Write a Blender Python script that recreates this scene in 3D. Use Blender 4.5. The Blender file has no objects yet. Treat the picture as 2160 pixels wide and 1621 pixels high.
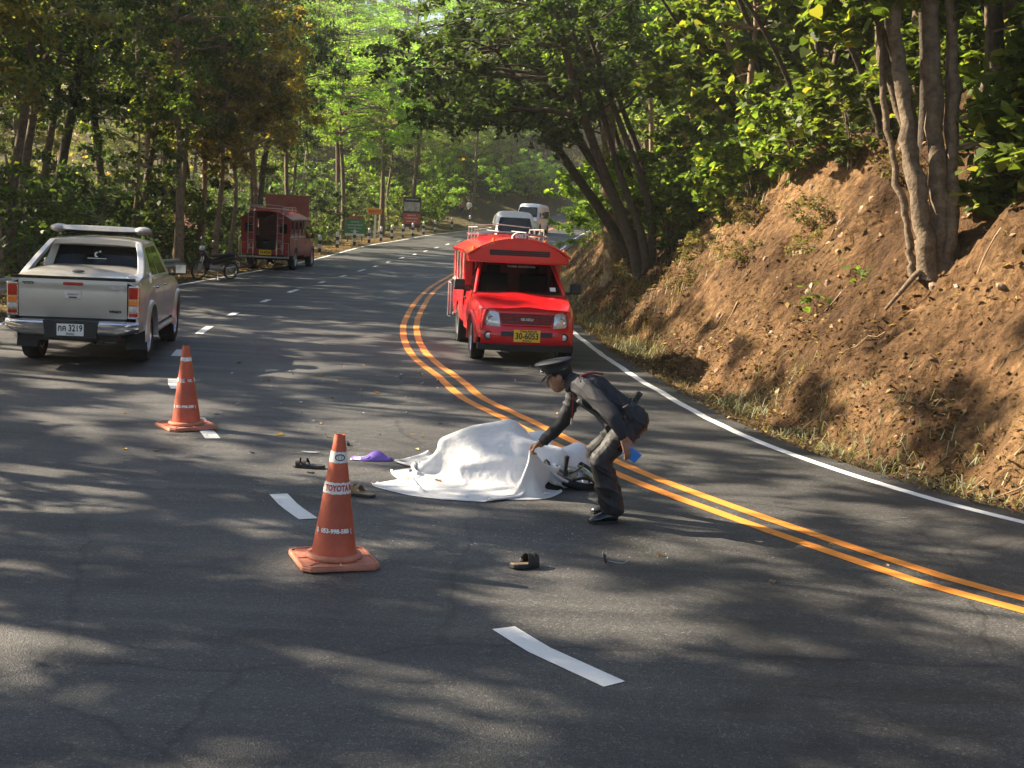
import bpy, bmesh, math, random
import numpy as np
from mathutils import Vector, Matrix

# ------------------------------------------------------------------ camera, sky, sun, exposure
scene = bpy.context.scene
col = scene.collection
SUN_DIR = Vector((-0.80, 0.24, 0.55)).normalized()          # towards the sun
cam_data = bpy.data.cameras.new('camera')
cam = bpy.data.objects.new('camera', cam_data)
col.objects.link(cam)
cam_data.sensor_width = 36.0
cam_data.lens = 36.0 * 2700.0 / 2160.0
cam_data.clip_start = 0.1
cam_data.clip_end = 2000.0
# the road surface is the plane z = 0; it is banked, so the level camera is rolled a little against it
right = Vector((0.99877, 0.00618, 0.04921))
down = Vector((0.04960, -0.12437, -0.99100))
fwd = Vector((0.0, 0.99222, -0.12452))
m = Matrix((right, -down, -fwd)).transposed().to_4x4()
m.translation = Vector((0.0, 0.0, 2.237))
cam.matrix_world = m
scene.camera = cam

world = bpy.data.worlds.new('World')
scene.world = world
world.use_nodes = True
wn = world.node_tree.nodes
wl = world.node_tree.links
sky = wn.new('ShaderNodeTexSky')
sky.sky_type = 'NISHITA'
sky.sun_disc = False
sky.sun_elevation = math.asin(SUN_DIR.z)
sky.sun_rotation = math.atan2(SUN_DIR.x, SUN_DIR.y)
sky.air_density = 1.0
sky.dust_density = 2.0
wl.new(sky.outputs[0], wn['Background'].inputs[0])
wn['Background'].inputs[1].default_value = 0.052

sun_data = bpy.data.lights.new('sun', 'SUN')
sun_data.energy = 5.0
sun_data.angle = math.radians(0.55)
sun_data.color = (1.0, 0.85, 0.64)
sun = bpy.data.objects.new('sun', sun_data)
col.objects.link(sun)
sun.rotation_euler = SUN_DIR.to_track_quat('Z', 'Y').to_euler()
sun.location = SUN_DIR * 80

scene.view_settings.view_transform = 'Standard'
scene.view_settings.look = 'None'
scene.view_settings.gamma = 1.0
scene.view_settings.exposure = 2.15
scene.view_settings.use_curve_mapping = False
scene.cycles.max_bounces = 7
scene.cycles.diffuse_bounces = 3
scene.cycles.glossy_bounces = 3
scene.cycles.transmission_bounces = 3
scene.cycles.transparent_max_bounces = 8
scene.cycles.sample_clamp_indirect = 4.0

# ------------------------------------------------------------------ noise and curves
def vnoise(x, y, seed=0):
    x = np.asarray(x, float); y = np.asarray(y, float)
    xi = np.floor(x); yi = np.floor(y); fx = x - xi; fy = y - yi
    fx = fx * fx * (3 - 2 * fx); fy = fy * fy * (3 - 2 * fy)
    def h(a, b):
        v = np.sin(a * 127.1 + b * 311.7 + seed * 74.7) * 43758.5453
        return v - np.floor(v)
    return ((h(xi, yi) * (1 - fx) + h(xi + 1, yi) * fx) * (1 - fy) + (h(xi, yi + 1) * (1 - fx) + h(xi + 1, yi + 1) * fx) * fy) * 2 - 1
def fbm(x, y, o=4, seed=0):
    a = 1.0; s = 0; n = 0
    for i in range(o):
        s = s + a * vnoise(x, y, seed + i * 13); n += a
        a *= 0.5; x = np.asarray(x) * 2.03 + 5.1; y = np.asarray(y) * 2.03 - 3.7
    return s / n
def catmull(pts, step=0.5):
    P = [np.array(p, float) for p in pts]
    P = [2 * P[0] - P[1]] + P + [2 * P[-1] - P[-2]]
    out = []
    for i in range(1, len(P) - 2):
        n = max(2, int(np.linalg.norm(P[i + 1] - P[i]) / step))
        for k in range(n):
            t = k / n
            out.append(0.5 * ((2 * P[i]) + (-P[i - 1] + P[i + 1]) * t + (2 * P[i - 1] - 5 * P[i] + 4 * P[i + 1] - P[i + 2]) * t * t
                              + (-P[i - 1] + 3 * P[i] - 3 * P[i + 1] + P[i + 2]) * t ** 3))
    out.append(P[-2])
    return np.array(out)
def resample(c, n):
    d = np.r_[0, np.cumsum(np.linalg.norm(np.diff(c, axis=0), axis=1))]
    t = np.linspace(0, d[-1], n)
    return np.c_[np.interp(t, d, c[:, 0]), np.interp(t, d, c[:, 1])]
def elev(y):
    y = np.maximum(0, np.asarray(y, float) - 45.0)
    return np.where(y < 75, 0.0005 * y * y, 0.0005 * 75 * 75 + 0.075 * (y - 75))
RIGHT = catmull([(24, -2.5), (17, 1.6), (12.2, 4.2), (8.6, 6.4), (6.0, 8.55), (4.27, 10.34), (3.29, 12.14), (2.61, 14.3), (2.15, 17.2),
                 (1.72, 21), (1.32, 26), (0.75, 36), (0.5, 47), (0.75, 58), (1.5, 71), (2.92, 84.7), (4.82, 101.4), (7.6, 115), (12, 128), (19, 141), (30, 154)])
CENTRE = catmull([(24, -7), (15.5, -1.2), (10.5, 1.9), (7.2, 4.2), (4.9, 6.2), (3.31, 7.9), (2.58, 8.87), (1.14, 11.6), (0.05, 14.66), (-0.5, 16.2),
                  (-0.88, 18.05), (-1.6, 21.4), (-2.22, 27.1), (-2.6, 35.5), (-2.72, 43), (-2.6, 50), (-2.3, 60), (-1.4, 73), (-0.2, 84.5), (1.6, 101), (4.2, 116), (9, 130.5), (16.5, 144.5), (28, 158)])
DASH = catmull([(18, -11), (12, -5.6), (7.6, -1.5), (3.6, 2.6), (0.58, 6.1), (0.02, 6.9), (-1.45, 9.23), (-1.82, 10.02), (-2.9, 12.36), (-3.35, 13.57), (-4.14, 15.68), (-4.42, 16.58), (-5.08, 19.16),
                (-5.7, 23.3), (-6.08, 27.5), (-6.28, 32.1), (-6.4, 37), (-6.42, 42.2), (-6.4, 47), (-6.36, 52), (-6.1, 61.5), (-5.66, 69), (-4.9, 79), (-3.9, 88)])
LEFT = catmull([(20, -16), (9.5, -8.5), (3, -3.2), (-1.2, 1.2), (-3.9, 5.3), (-6.0, 9.8), (-7.7, 14), (-8.75, 18.5), (-9.2, 22.9), (-9.55, 30), (-9.7, 38), (-9.7, 47), (-9.5, 59.7),
                (-9.08, 75), (-7.61, 85.1), (-6.31, 92.3), (-3.6, 101), (-0.6, 111), (2.2, 121.5), (6.5, 134), (14, 148), (26, 162)])
def signed(curve, X, Y):
    """distance to a curve (positive on its right side) and arc length of the nearest point"""
    c = resample(curve, 420)
    L = np.r_[0, np.cumsum(np.linalg.norm(np.diff(c, axis=0), axis=1))]
    X = np.atleast_1d(np.asarray(X, float)).ravel(); Y = np.atleast_1d(np.asarray(Y, float)).ravel()
    D = np.empty(len(X)); U = np.empty(len(X))
    T = np.gradient(c, axis=0)
    for a in range(0, len(X), 20000):
        dx = X[a:a + 20000, None] - c[None, :, 0]; dy = Y[a:a + 20000, None] - c[None, :, 1]
        d2 = dx * dx + dy * dy
        i = d2.argmin(1); r = np.arange(len(i))
        s = np.sign(dx[r, i] * T[i, 1] - dy[r, i] * T[i, 0])
        D[a:a + 20000] = np.sqrt(d2[r, i]) * s; U[a:a + 20000] = L[i]
    return D, U
def bank_profile(d, u):
    """height of the cut slope at distance d from the right edge line"""
    d = np.asarray(d, float); u = np.asarray(u, float)
    dd = d + 0.35 * fbm(u * 0.35, d * 0.2, 3, 3)
    crest = 4.0 + 0.9 * vnoise(u * 0.09, u * 0 + 2.0, 5)
    crest = crest * np.clip(1.25 - 0.004 * np.maximum(0, u - 70), 0.5, 1.0)
    z = np.interp(d, [-1, 0.0, 0.35, 0.75, 1.15, 1.55, 60], [0, -0.01, -0.04, -0.22, -0.24, 0.0, 0.0])
    run = np.maximum(0, dd - 1.45)
    slope = np.minimum(run * 1.16 + 0.10 * run * run * np.clip(run, 0, 1) * 0.35, crest + 0.34 * np.maximum(0, run - crest))
    rough = np.clip((d - 1.0) / 1.2, 0, 1)
    gully = -np.abs(vnoise(u * 0.8 + 0.5 * vnoise(u * 0.5, d * 0.5, 4), d * 0.22, 8)) ** 0.8 * 0.75 + 0.30 * fbm(u * 1.4, d * 0.55, 3, 21)
    lump = fbm(u * 2.4, d * 1.9, 4, 11)
    lump = np.where(lump > 0, lump * 1.5, lump)
    z = z + slope + rough * (gully + 0.26 * lump + 0.17 * np.abs(fbm(u * 4.2, d * 3.6, 4, 31)))
    z = z + 0.02 * np.clip(d / 0.4, 0, 1) * vnoise(u * 5, d * 5, 2)
    return z
def terrain(X, Y):
    dr, u = signed(RIGHT, X, Y); dl, v = signed(LEFT, X, Y)
    Yf = np.atleast_1d(np.asarray(Y, float)).ravel(); Xf = np.atleast_1d(np.asarray(X, float)).ravel()
    base = elev(Yf)
    left = -dl
    zl = np.interp(left, [0, 0.25, 0.6, 4, 12, 60], [-0.02, -0.02, 0.03, -0.05, -0.5, 1.5]) + 0.06 * np.clip(left / 1.5, 0, 1) * fbm(Xf * 0.7, Yf * 0.7, 3, 41)
    zl = zl + np.clip((Yf - 95) / 45, 0, 3) * np.clip(left / 10, 0, 1.5) * 5.0
    z = np.where(dr > 0, bank_profile(dr, u), np.where(left > 0, zl, -0.05))
    return base + z
def ground_z(x, y):
    return float(terrain(np.array([x]), np.array([y]))[0])

# ------------------------------------------------------------------ helpers
def tag(o, label=None, cat=None, group=None, kind=None):
    if label: o['label'] = label
    if cat: o['category'] = cat
    if group: o['group'] = group
    if kind: o['kind'] = kind
    return o
def link(name, me, mats=None, parent=None):
    o = bpy.data.objects.new(name, me)
    col.objects.link(o)
    if parent is not None: o.parent = parent
    if mats is not None:
        for q in (mats if isinstance(mats, (list, tuple)) else [mats]): me.materials.append(q)
    return o
def empty(name, loc=(0, 0, 0), rz=0.0, scale=1.0):
    o = bpy.data.objects.new(name, None)
    o.empty_display_size = 0.3
    col.objects.link(o)
    o.location = loc; o.rotation_euler = (0, 0, rz); o.scale = (scale,) * 3
    return o
def copy_tree(o, parent=None):
    c = o.copy(); col.objects.link(c); c.parent = parent
    for ch in list(o.children): copy_tree(ch, c)
    return c
def np_mesh(name, V, F):
    me = bpy.data.meshes.new(name)
    V = np.asarray(V, np.float32); F = np.asarray(F, np.int32)
    k = F.shape[1]
    me.vertices.add(len(V)); me.vertices.foreach_set('co', V.ravel())
    me.loops.add(F.size); me.loops.foreach_set('vertex_index', F.ravel())
    me.polygons.add(len(F)); me.polygons.foreach_set('loop_start', np.arange(0, F.size, k, dtype=np.int32))
    me.update(calc_edges=True); me.validate()
    return me
def grid_mesh(name, P, smooth=True):
    P = np.asarray(P, float); a, b = P.shape[:2]
    idx = np.arange(a * b).reshape(a, b)
    F = np.stack([idx[:-1, :-1], idx[1:, :-1], idx[1:, 1:], idx[:-1, 1:]], -1).reshape(-1, 4)
    me = np_mesh(name, P.reshape(-1, 3), F)
    if smooth: me.shade_smooth()
    return me

class MB:
    """collects shapes; build() links them as one mesh object"""
    def __init__(s): s.v = []; s.f = []; s.m = []
    def add(s, V, F, mi=0):
        b = len(s.v); s.v += [tuple(map(float, p)) for p in V]
        for q in F: s.f.append([i + b for i in q]); s.m.append(mi)
        return s
    def box(s, c, size, rot=None, mi=0, taper=(1, 1)):
        hx, hy, hz = size[0] / 2, size[1] / 2, size[2] / 2
        V = [Vector((x * hx * (taper[0] if z > 0 else 1), y * hy * (taper[1] if z > 0 else 1), z * hz)) for z in (-1, 1) for y in (-1, 1) for x in (-1, 1)]
        if rot is not None: V = [rot @ p for p in V]
        V = [p + Vector(c) for p in V]
        return s.add(V, [(0, 2, 3, 1), (4, 5, 7, 6), (0, 1, 5, 4), (2, 6, 7, 3), (0, 4, 6, 2), (1, 3, 7, 5)], mi)
    def loft(s, rings, cap=True, mi=0, closed=False):
        n = len(rings[0]); V = [p for r in rings for p in r]; F = []
        k = len(rings)
        for i in range(k if closed else k - 1):
            for j in range(n):
                F.append((i * n + j, i * n + (j + 1) % n, ((i + 1) % k) * n + (j + 1) % n, ((i + 1) % k) * n + j))
        if cap and not closed: F += [tuple(reversed(range(n))), tuple(range((k - 1) * n, k * n))]
        return s.add(V, F, mi)
    def tube(s, path, r, seg=8, mi=0, cap=True, flat=1.0):
        P = [Vector(p) for p in path]; rr = r if isinstance(r, (list, tuple)) else [r] * len(P)
        rings = []; up = None
        for i, p in enumerate(P):
            t = (P[min(i + 1, len(P) - 1)] - P[max(i - 1, 0)])
            t = t.normalized() if t.length > 1e-9 else Vector((0, 0, 1))
            if up is None:
                up = Vector((0, 0, 1)) if abs(t.z) < 0.9 else Vector((1, 0, 0))
            a = t.cross(up); a = a.normalized() if a.length > 1e-6 else t.orthogonal().normalized()
            b = a.cross(t); up = b
            rings.append([p + (a * math.cos(2 * math.pi * k / seg) + b * math.sin(2 * math.pi * k / seg) * flat) * rr[i] for k in range(seg)])
        return s.loft(rings, cap, mi)
    def lathe(s, prof, seg=24, M=None, mi=0, closed=False):
        """profile of (radius, height) about z"""
        rings = [[Vector((r * math.cos(2 * math.pi * k / seg), r * math.sin(2 * math.pi * k / seg), z)) for k in range(seg)] for r, z in prof]
        if M is not None: rings = [[M @ p for p in q] for q in rings]
        return s.loft(rings, not closed, mi, closed)
    def prism(s, outline, axis, a, b, mi=0):
        """closed outline of 2-D points; axis 'x': (y,z) swept from x=a to x=b, likewise 'y' (x,z) and 'z' (x,y)"""
        def P(p, w): return {'x': (w, p[0], p[1]), 'y': (p[0], w, p[1]), 'z': (p[0], p[1], w)}[axis]
        n = len(outline)
        V = [P(p, a) for p in outline] + [P(p, b) for p in outline]
        F = [tuple(reversed(range(n))), tuple(range(n, 2 * n))] + [(i, (i + 1) % n, n + (i + 1) % n, n + i) for i in range(n)]
        return s.add(V, F, mi)
    def grid(s, P, mi=0, flip=False):
        a = len(P); b = len(P[0]); V = [p for r in P for p in r]
        F = [(i * b + j, (i + 1) * b + j, (i + 1) * b + j + 1, i * b + j + 1) for i in range(a - 1) for j in range(b - 1)]
        if flip: F = [tuple(reversed(q)) for q in F]
        return s.add(V, F, mi)
    def ellipsoid(s, c, r, rot=None, nu=14, nv=9, mi=0):
        rings = []
        for i in range(1, nv):
            th = math.pi * i / nv
            rings.append([Vector((r[0] * math.sin(th) * math.cos(2 * math.pi * k / nu), r[1] * math.sin(th) * math.sin(2 * math.pi * k / nu), -r[2] * math.cos(th))) for k in range(nu)])
        if rot is not None: rings = [[rot @ p for p in q] for q in rings]
        rings = [[p + Vector(c) for p in q] for q in rings]
        return s.loft(rings, True, mi)
    def mesh(s, name, smooth=True, angle=38, fix=True):
        me = bpy.data.meshes.new(name)
        me.from_pydata(s.v, [], s.f)
        me.polygons.foreach_set('material_index', s.m)
        if fix:
            bm = bmesh.new(); bm.from_mesh(me)
            bmesh.ops.recalc_face_normals(bm, faces=bm.faces)
            bm.to_mesh(me); bm.free()
        me.update()
        if smooth:
            me.shade_smooth(); me.set_sharp_from_angle(angle=math.radians(angle))
        return me
    def build(s, name, mats, parent=None, smooth=True, angle=38, bevel=0.0, seg=2, fix=True):
        o = link(name, s.mesh(name, smooth, angle, fix), mats, parent)
        if bevel:
            q = o.modifiers.new('bevel', 'BEVEL'); q.width = bevel; q.segments = seg; q.limit_method = 'ANGLE'; q.angle_limit = math.radians(35)
            q.use_clamp_overlap = True; q.harden_normals = True
        return o
def rotz(a): return Matrix.Rotation(a, 3, 'Z')
def rotx(a): return Matrix.Rotation(a, 3, 'X')
def roty(a): return Matrix.Rotation(a, 3, 'Y')

def text_mesh(body, size, depth=0.0, align='CENTER', bold=0.0, spacing=1.0):
    """lettering as a mesh in the x-y plane, centred on its origin"""
    cu = bpy.data.curves.new('lettering', 'FONT')
    cu.body = body; cu.size = size; cu.align_x = align; cu.align_y = 'CENTER'; cu.extrude = depth; cu.offset = bold
    cu.space_character = spacing; cu.resolution_u = 3
    o = bpy.data.objects.new('lettering', cu); col.objects.link(o)
    dg = bpy.context.evaluated_depsgraph_get()
    me = bpy.data.meshes.new_from_object(o.evaluated_get(dg))
    bpy.data.objects.remove(o); bpy.data.curves.remove(cu)
    return me
def lettering(name, body, size, M, mat_, parent, width=None, bold=0.0, spacing=1.0):
    me = text_mesh(body, size, 0.0, 'CENTER', bold, spacing)
    if width:
        xs = [v.co.x for v in me.vertices]
        if xs:
            k = width / max(1e-6, max(xs) - min(xs))
            for v in me.vertices: v.co.x *= k
    me.transform(M.to_4x4())
    me.materials.clear()
    return link(name, me, mat_, parent)
def face_M(origin, xdir, ydir):
    """matrix that lays lettering out at origin, reading along xdir, upright along ydir"""
    x = Vector(xdir).normalized(); y = Vector(ydir); y = (y - x * y.dot(x)).normalized(); z = x.cross(y)
    M = Matrix((x, y, z)).transposed().to_4x4(); M.translation = Vector(origin)
    return M

# ------------------------------------------------------------------ materials
def mat(name, color, rough=0.6, metal=0.0, var=0.0, scale=8.0, bump=0.0, bscale=60.0, color2=None, spec=0.5, coat=0.0, sss=0.0, trans=0.0, dirt=0.0):
    q = bpy.data.materials.new(name); q.use_nodes = True
    nt = q.node_tree; n = nt.nodes; l = nt.links
    b = n['Principled BSDF']
    b.inputs['Base Color'].default_value = (*color, 1); b.inputs['Roughness'].default_value = rough; b.inputs['Metallic'].default_value = metal
    b.inputs['Specular IOR Level'].default_value = spec
    if coat: b.inputs['Coat Weight'].default_value = coat; b.inputs['Coat Roughness'].default_value = 0.06
    if trans: b.inputs['Transmission Weight'].default_value = trans
    if var or color2:
        tc = n.new('ShaderNodeTexCoord'); no = n.new('ShaderNodeTexNoise'); no.inputs['Scale'].default_value = scale; no.inputs['Detail'].default_value = 6
        no.inputs['Roughness'].default_value = 0.65
        l.new(tc.outputs['Object'], no.inputs['Vector'])
        r = n.new('ShaderNodeValToRGB'); r.color_ramp.elements[0].position = 0.33; r.color_ramp.elements[1].position = 0.67
        c2 = color2 or tuple(c * (1 + var) for c in color)
        c1 = color if color2 else tuple(c * (1 - var) for c in color)
        r.color_ramp.elements[0].color = (*c1, 1); r.color_ramp.elements[1].color = (*c2, 1)
        l.new(no.outputs['Fac'], r.inputs['Fac']); l.new(r.outputs['Color'], b.inputs['Base Color'])
        rr = n.new('ShaderNodeMapRange'); rr.inputs['To Min'].default_value = max(0.02, rough - 0.1); rr.inputs['To Max'].default_value = min(1, rough + 0.12)
        l.new(no.outputs['Fac'], rr.inputs['Value']); l.new(rr.outputs['Result'], b.inputs['Roughness'])
    if bump:
        tc = n.new('ShaderNodeTexCoord'); no = n.new('ShaderNodeTexNoise'); no.inputs['Scale'].default_value = bscale; no.inputs['Detail'].default_value = 5
        l.new(tc.outputs['Object'], no.inputs['Vector'])
        bp = n.new('ShaderNodeBump'); bp.inputs['Strength'].default_value = bump; bp.inputs['Distance'].default_value = 0.02
        l.new(no.outputs['Fac'], bp.inputs['Height']); l.new(bp.outputs['Normal'], b.inputs['Normal'])
    return q
def leaf_mat(name, c1, c2, trans=0.45, c3=None, p3=0.9):
    q = bpy.data.materials.new(name); q.use_nodes = True
    nt = q.node_tree; n = nt.nodes; l = nt.links
    out = n['Material Output']; b = n['Principled BSDF']
    g = n.new('ShaderNodeNewGeometry'); r = n.new('ShaderNodeValToRGB')
    r.color_ramp.elements[0].color = (*c1, 1); r.color_ramp.elements[1].color = (*c2, 1)
    r.color_ramp.elements[1].position = 0.85
    if c3: e = r.color_ramp.elements.new(p3); e.color = (*c3, 1)
    l.new(g.outputs['Random Per Island'], r.inputs['Fac'])
    oi = n.new('ShaderNodeObjectInfo'); hs = n.new('ShaderNodeHueSaturation')
    mr = n.new('ShaderNodeMapRange'); mr.inputs['To Min'].default_value = 0.72; mr.inputs['To Max'].default_value = 1.25
    l.new(oi.outputs['Random'], mr.inputs['Value']); l.new(mr.outputs['Result'], hs.inputs['Value'])
    mh = n.new('ShaderNodeMapRange'); mh.inputs['To Min'].default_value = 0.485; mh.inputs['To Max'].default_value = 0.515
    l.new(oi.outputs['Random'], mh.inputs['Value']); l.new(mh.outputs['Result'], hs.inputs['Hue'])
    l.new(r.outputs['Color'], hs.inputs['Color'])
    b.inputs['Roughness'].default_value = 0.52
    b.inputs['Specular IOR Level'].default_value = 0.32
    l.new(hs.outputs['Color'], b.inputs['Base Color'])
    t = n.new('ShaderNodeBsdfTranslucent'); tm = n.new('ShaderNodeMixRGB'); tm.blend_type = 'MULTIPLY'; tm.inputs[0].default_value = 1
    tm.inputs[2].default_value = (2.0, 2.05, 0.75, 1)
    l.new(hs.outputs['Color'], tm.inputs[1]); l.new(tm.outputs[0], t.inputs['Color'])
    mx = n.new('ShaderNodeMixShader'); mx.inputs[0].default_value = trans
    l.new(b.outputs[0], mx.inputs[1]); l.new(t.outputs[0], mx.inputs[2]); l.new(mx.outputs[0], out.inputs['Surface'])
    return q
# ------------------------------------------------------------------ road and ground
def asphalt():
    q = bpy.data.materials.new('asphalt'); q.use_nodes = True
    nt = q.node_tree; n = nt.nodes; l = nt.links; b = n['Principled BSDF']
    tc = n.new('ShaderNodeTexCoord')
    big = n.new('ShaderNodeTexNoise'); big.inputs['Scale'].default_value = 0.45; big.inputs['Detail'].default_value = 5
    vo = n.new('ShaderNodeTexVoronoi'); vo.inputs['Scale'].default_value = 95.0
    fine = n.new('ShaderNodeTexNoise'); fine.inputs['Scale'].default_value = 140.0; fine.inputs['Detail'].default_value = 3
    streak = n.new('ShaderNodeTexNoise'); streak.inputs['Scale'].default_value = 3.0; streak.inputs['Detail'].default_value = 6
    mp = n.new('ShaderNodeMapping'); mp.inputs['Rotation'].default_value = (0, 0, math.radians(35)); mp.inputs['Scale'].default_value = (0.15, 1.3, 1)
    l.new(tc.outputs['Object'], mp.inputs['Vector']); l.new(mp.outputs['Vector'], streak.inputs['Vector'])
    for t in (big, vo, fine): l.new(tc.outputs['Object'], t.inputs['Vector'])
    r = n.new('ShaderNodeValToRGB'); r.color_ramp.elements[0].position = 0.3; r.color_ramp.elements[1].position = 0.72
    r.color_ramp.elements[0].color = (0.042, 0.042, 0.043, 1); r.color_ramp.elements[1].color = (0.078, 0.077, 0.076, 1)
    l.new(big.outputs['Fac'], r.inputs['Fac'])
    # stone chips of different greys
    sp = n.new('ShaderNodeValToRGB'); sp.color_ramp.elements[0].position = 0.25; sp.color_ramp.elements[1].position = 1.0
    sp.color_ramp.elements[0].color = (0.55, 0.55, 0.55, 1); sp.color_ramp.elements[1].color = (2.3, 2.25, 2.2, 1)
    e = sp.color_ramp.elements.new(0.93); e.color = (1.15, 1.15, 1.15, 1)
    sv = n.new('ShaderNodeSeparateColor'); l.new(vo.outputs['Color'], sv.inputs[0]); l.new(sv.outputs[0], sp.inputs['Fac'])
    m1 = n.new('ShaderNodeMixRGB'); m1.blend_type = 'MULTIPLY'; m1.inputs[0].default_value = 1
    l.new(r.outputs['Color'], m1.inputs[1]); l.new(sp.outputs['Color'], m1.inputs[2])
    st = n.new('ShaderNodeValToRGB'); st.color_ramp.elements[0].position = 0.3; st.color_ramp.elements[1].position = 0.75
    st.color_ramp.elements[0].color = (0.74, 0.74, 0.74, 1); st.color_ramp.elements[1].color = (1.25, 1.24, 1.22, 1)
    l.new(streak.outputs['Fac'], st.inputs['Fac'])
    m2 = n.new('ShaderNodeMixRGB'); m2.blend_type = 'MULTIPLY'; m2.inputs[0].default_value = 1
    l.new(m1.outputs[0], m2.inputs[1]); l.new(st.outputs['Color'], m2.inputs[2]); l.new(m2.outputs[0], b.inputs['Base Color'])
    b.inputs['Specular IOR Level'].default_value = 0.5
    st2 = n.new('ShaderNodeTexNoise'); st2.inputs['Scale'].default_value = 1.3; st2.inputs['Detail'].default_value = 7; st2.inputs['Roughness'].default_value = 0.7
    l.new(mp.outputs['Vector'], st2.inputs['Vector'])
    rg_ = n.new('ShaderNodeMapRange'); rg_.inputs['From Min'].default_value = 0.3; rg_.inputs['From Max'].default_value = 0.7; rg_.inputs['To Min'].default_value = 0.46; rg_.inputs['To Max'].default_value = 0.78
    l.new(st2.outputs['Fac'], rg_.inputs['Value']); l.new(rg_.outputs['Result'], b.inputs['Roughness'])
    # hairline cracks and dark oil stains
    wn_ = n.new('ShaderNodeTexNoise'); wn_.inputs['Scale'].default_value = 2.0; wn_.inputs['Detail'].default_value = 4; l.new(tc.outputs['Object'], wn_.inputs['Vector'])
    wv = n.new('ShaderNodeMixRGB'); wv.inputs[0].default_value = 0.22; l.new(tc.outputs['Object'], wv.inputs[1]); l.new(wn_.outputs['Color'], wv.inputs[2])
    ck = n.new('ShaderNodeTexVoronoi'); ck.feature = 'DISTANCE_TO_EDGE'; ck.inputs['Scale'].default_value = 0.33; l.new(wv.outputs[0], ck.inputs['Vector'])
    cr = n.new('ShaderNodeValToRGB'); cr.color_ramp.elements[0].position = 0.0; cr.color_ramp.elements[1].position = 0.006
    cr.color_ramp.elements[0].color = (0.35, 0.35, 0.35, 1); cr.color_ramp.elements[1].color = (1, 1, 1, 1); l.new(ck.outputs['Distance'], cr.inputs['Fac'])
    oil = n.new('ShaderNodeTexNoise'); oil.inputs['Scale'].default_value = 1.1; oil.inputs['Detail'].default_value = 3; l.new(tc.outputs['Object'], oil.inputs['Vector'])
    orp = n.new('ShaderNodeValToRGB'); orp.color_ramp.elements[0].position = 0.30; orp.color_ramp.elements[1].position = 0.38
    orp.color_ramp.elements[0].color = (0.62, 0.62, 0.62, 1); orp.color_ramp.elements[1].color = (1, 1, 1, 1); l.new(oil.outputs['Fac'], orp.inputs['Fac'])
    m3 = n.new('ShaderNodeMixRGB'); m3.blend_type = 'MULTIPLY'; m3.inputs[0].default_value = 0.8; l.new(m2.outputs[0], m3.inputs[1]); l.new(cr.outputs['Color'], m3.inputs[2])
    m4 = n.new('ShaderNodeMixRGB'); m4.blend_type = 'MULTIPLY'; m4.inputs[0].default_value = 1; l.new(m3.outputs[0], m4.inputs[1]); l.new(orp.outputs['Color'], m4.inputs[2]); l.new(m4.outputs[0], b.inputs['Base Color'])
    bp = n.new('ShaderNodeBump'); bp.inputs['Strength'].default_value = 0.55; bp.inputs['Distance'].default_value = 0.006
    ad = n.new('ShaderNodeMath'); ad.operation = 'ADD'
    l.new(vo.outputs['Distance'], ad.inputs[0]); l.new(fine.outputs['Fac'], ad.inputs[1]); l.new(ad.outputs[0], bp.inputs['Height'])
    l.new(bp.outputs['Normal'], b.inputs['Normal'])
    return q
def paint(name, c, wear=0.5):
    q = bpy.data.materials.new(name); q.use_nodes = True
    nt = q.node_tree; n = nt.nodes; l = nt.links; b = n['Principled BSDF']
    tc = n.new('ShaderNodeTexCoord')
    no = n.new('ShaderNodeTexNoise'); no.inputs['Scale'].default_value = 30; no.inputs['Detail'].default_value = 8; no.inputs['Roughness'].default_value = 0.75
    n2 = n.new('ShaderNodeTexNoise'); n2.inputs['Scale'].default_value = 2.2; n2.inputs['Detail'].default_value = 4
    for t in (no, n2): l.new(tc.outputs['Object'], t.inputs['Vector'])
    r = n.new('ShaderNodeValToRGB'); r.color_ramp.elements[0].position = 0.27; r.color_ramp.elements[1].position = 0.40
    r.color_ramp.elements[0].color = (0.07, 0.068, 0.065, 1); r.color_ramp.elements[1].color = (*c, 1)
    e = r.color_ramp.elements.new(0.75); e.color = (*[v * 0.86 for v in c], 1)
    ad = n.new('ShaderNodeMath'); ad.operation = 'MULTIPLY_ADD'; ad.inputs[1].default_value = wear; ad.inputs[2].default_value = -0.09
    l.new(n2.outputs['Fac'], ad.inputs[0]); s = n.new('ShaderNodeMath'); s.operation = 'MULTIPLY_ADD'; s.inputs[1].default_value = 0.7
    l.new(no.outputs['Fac'], s.inputs[0]); l.new(ad.outputs[0], s.inputs[2]); l.new(s.outputs[0], r.inputs['Fac'])
    l.new(r.outputs['Color'], b.inputs['Base Color']); b.inputs['Roughness'].default_value = 0.6
    return q
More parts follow.
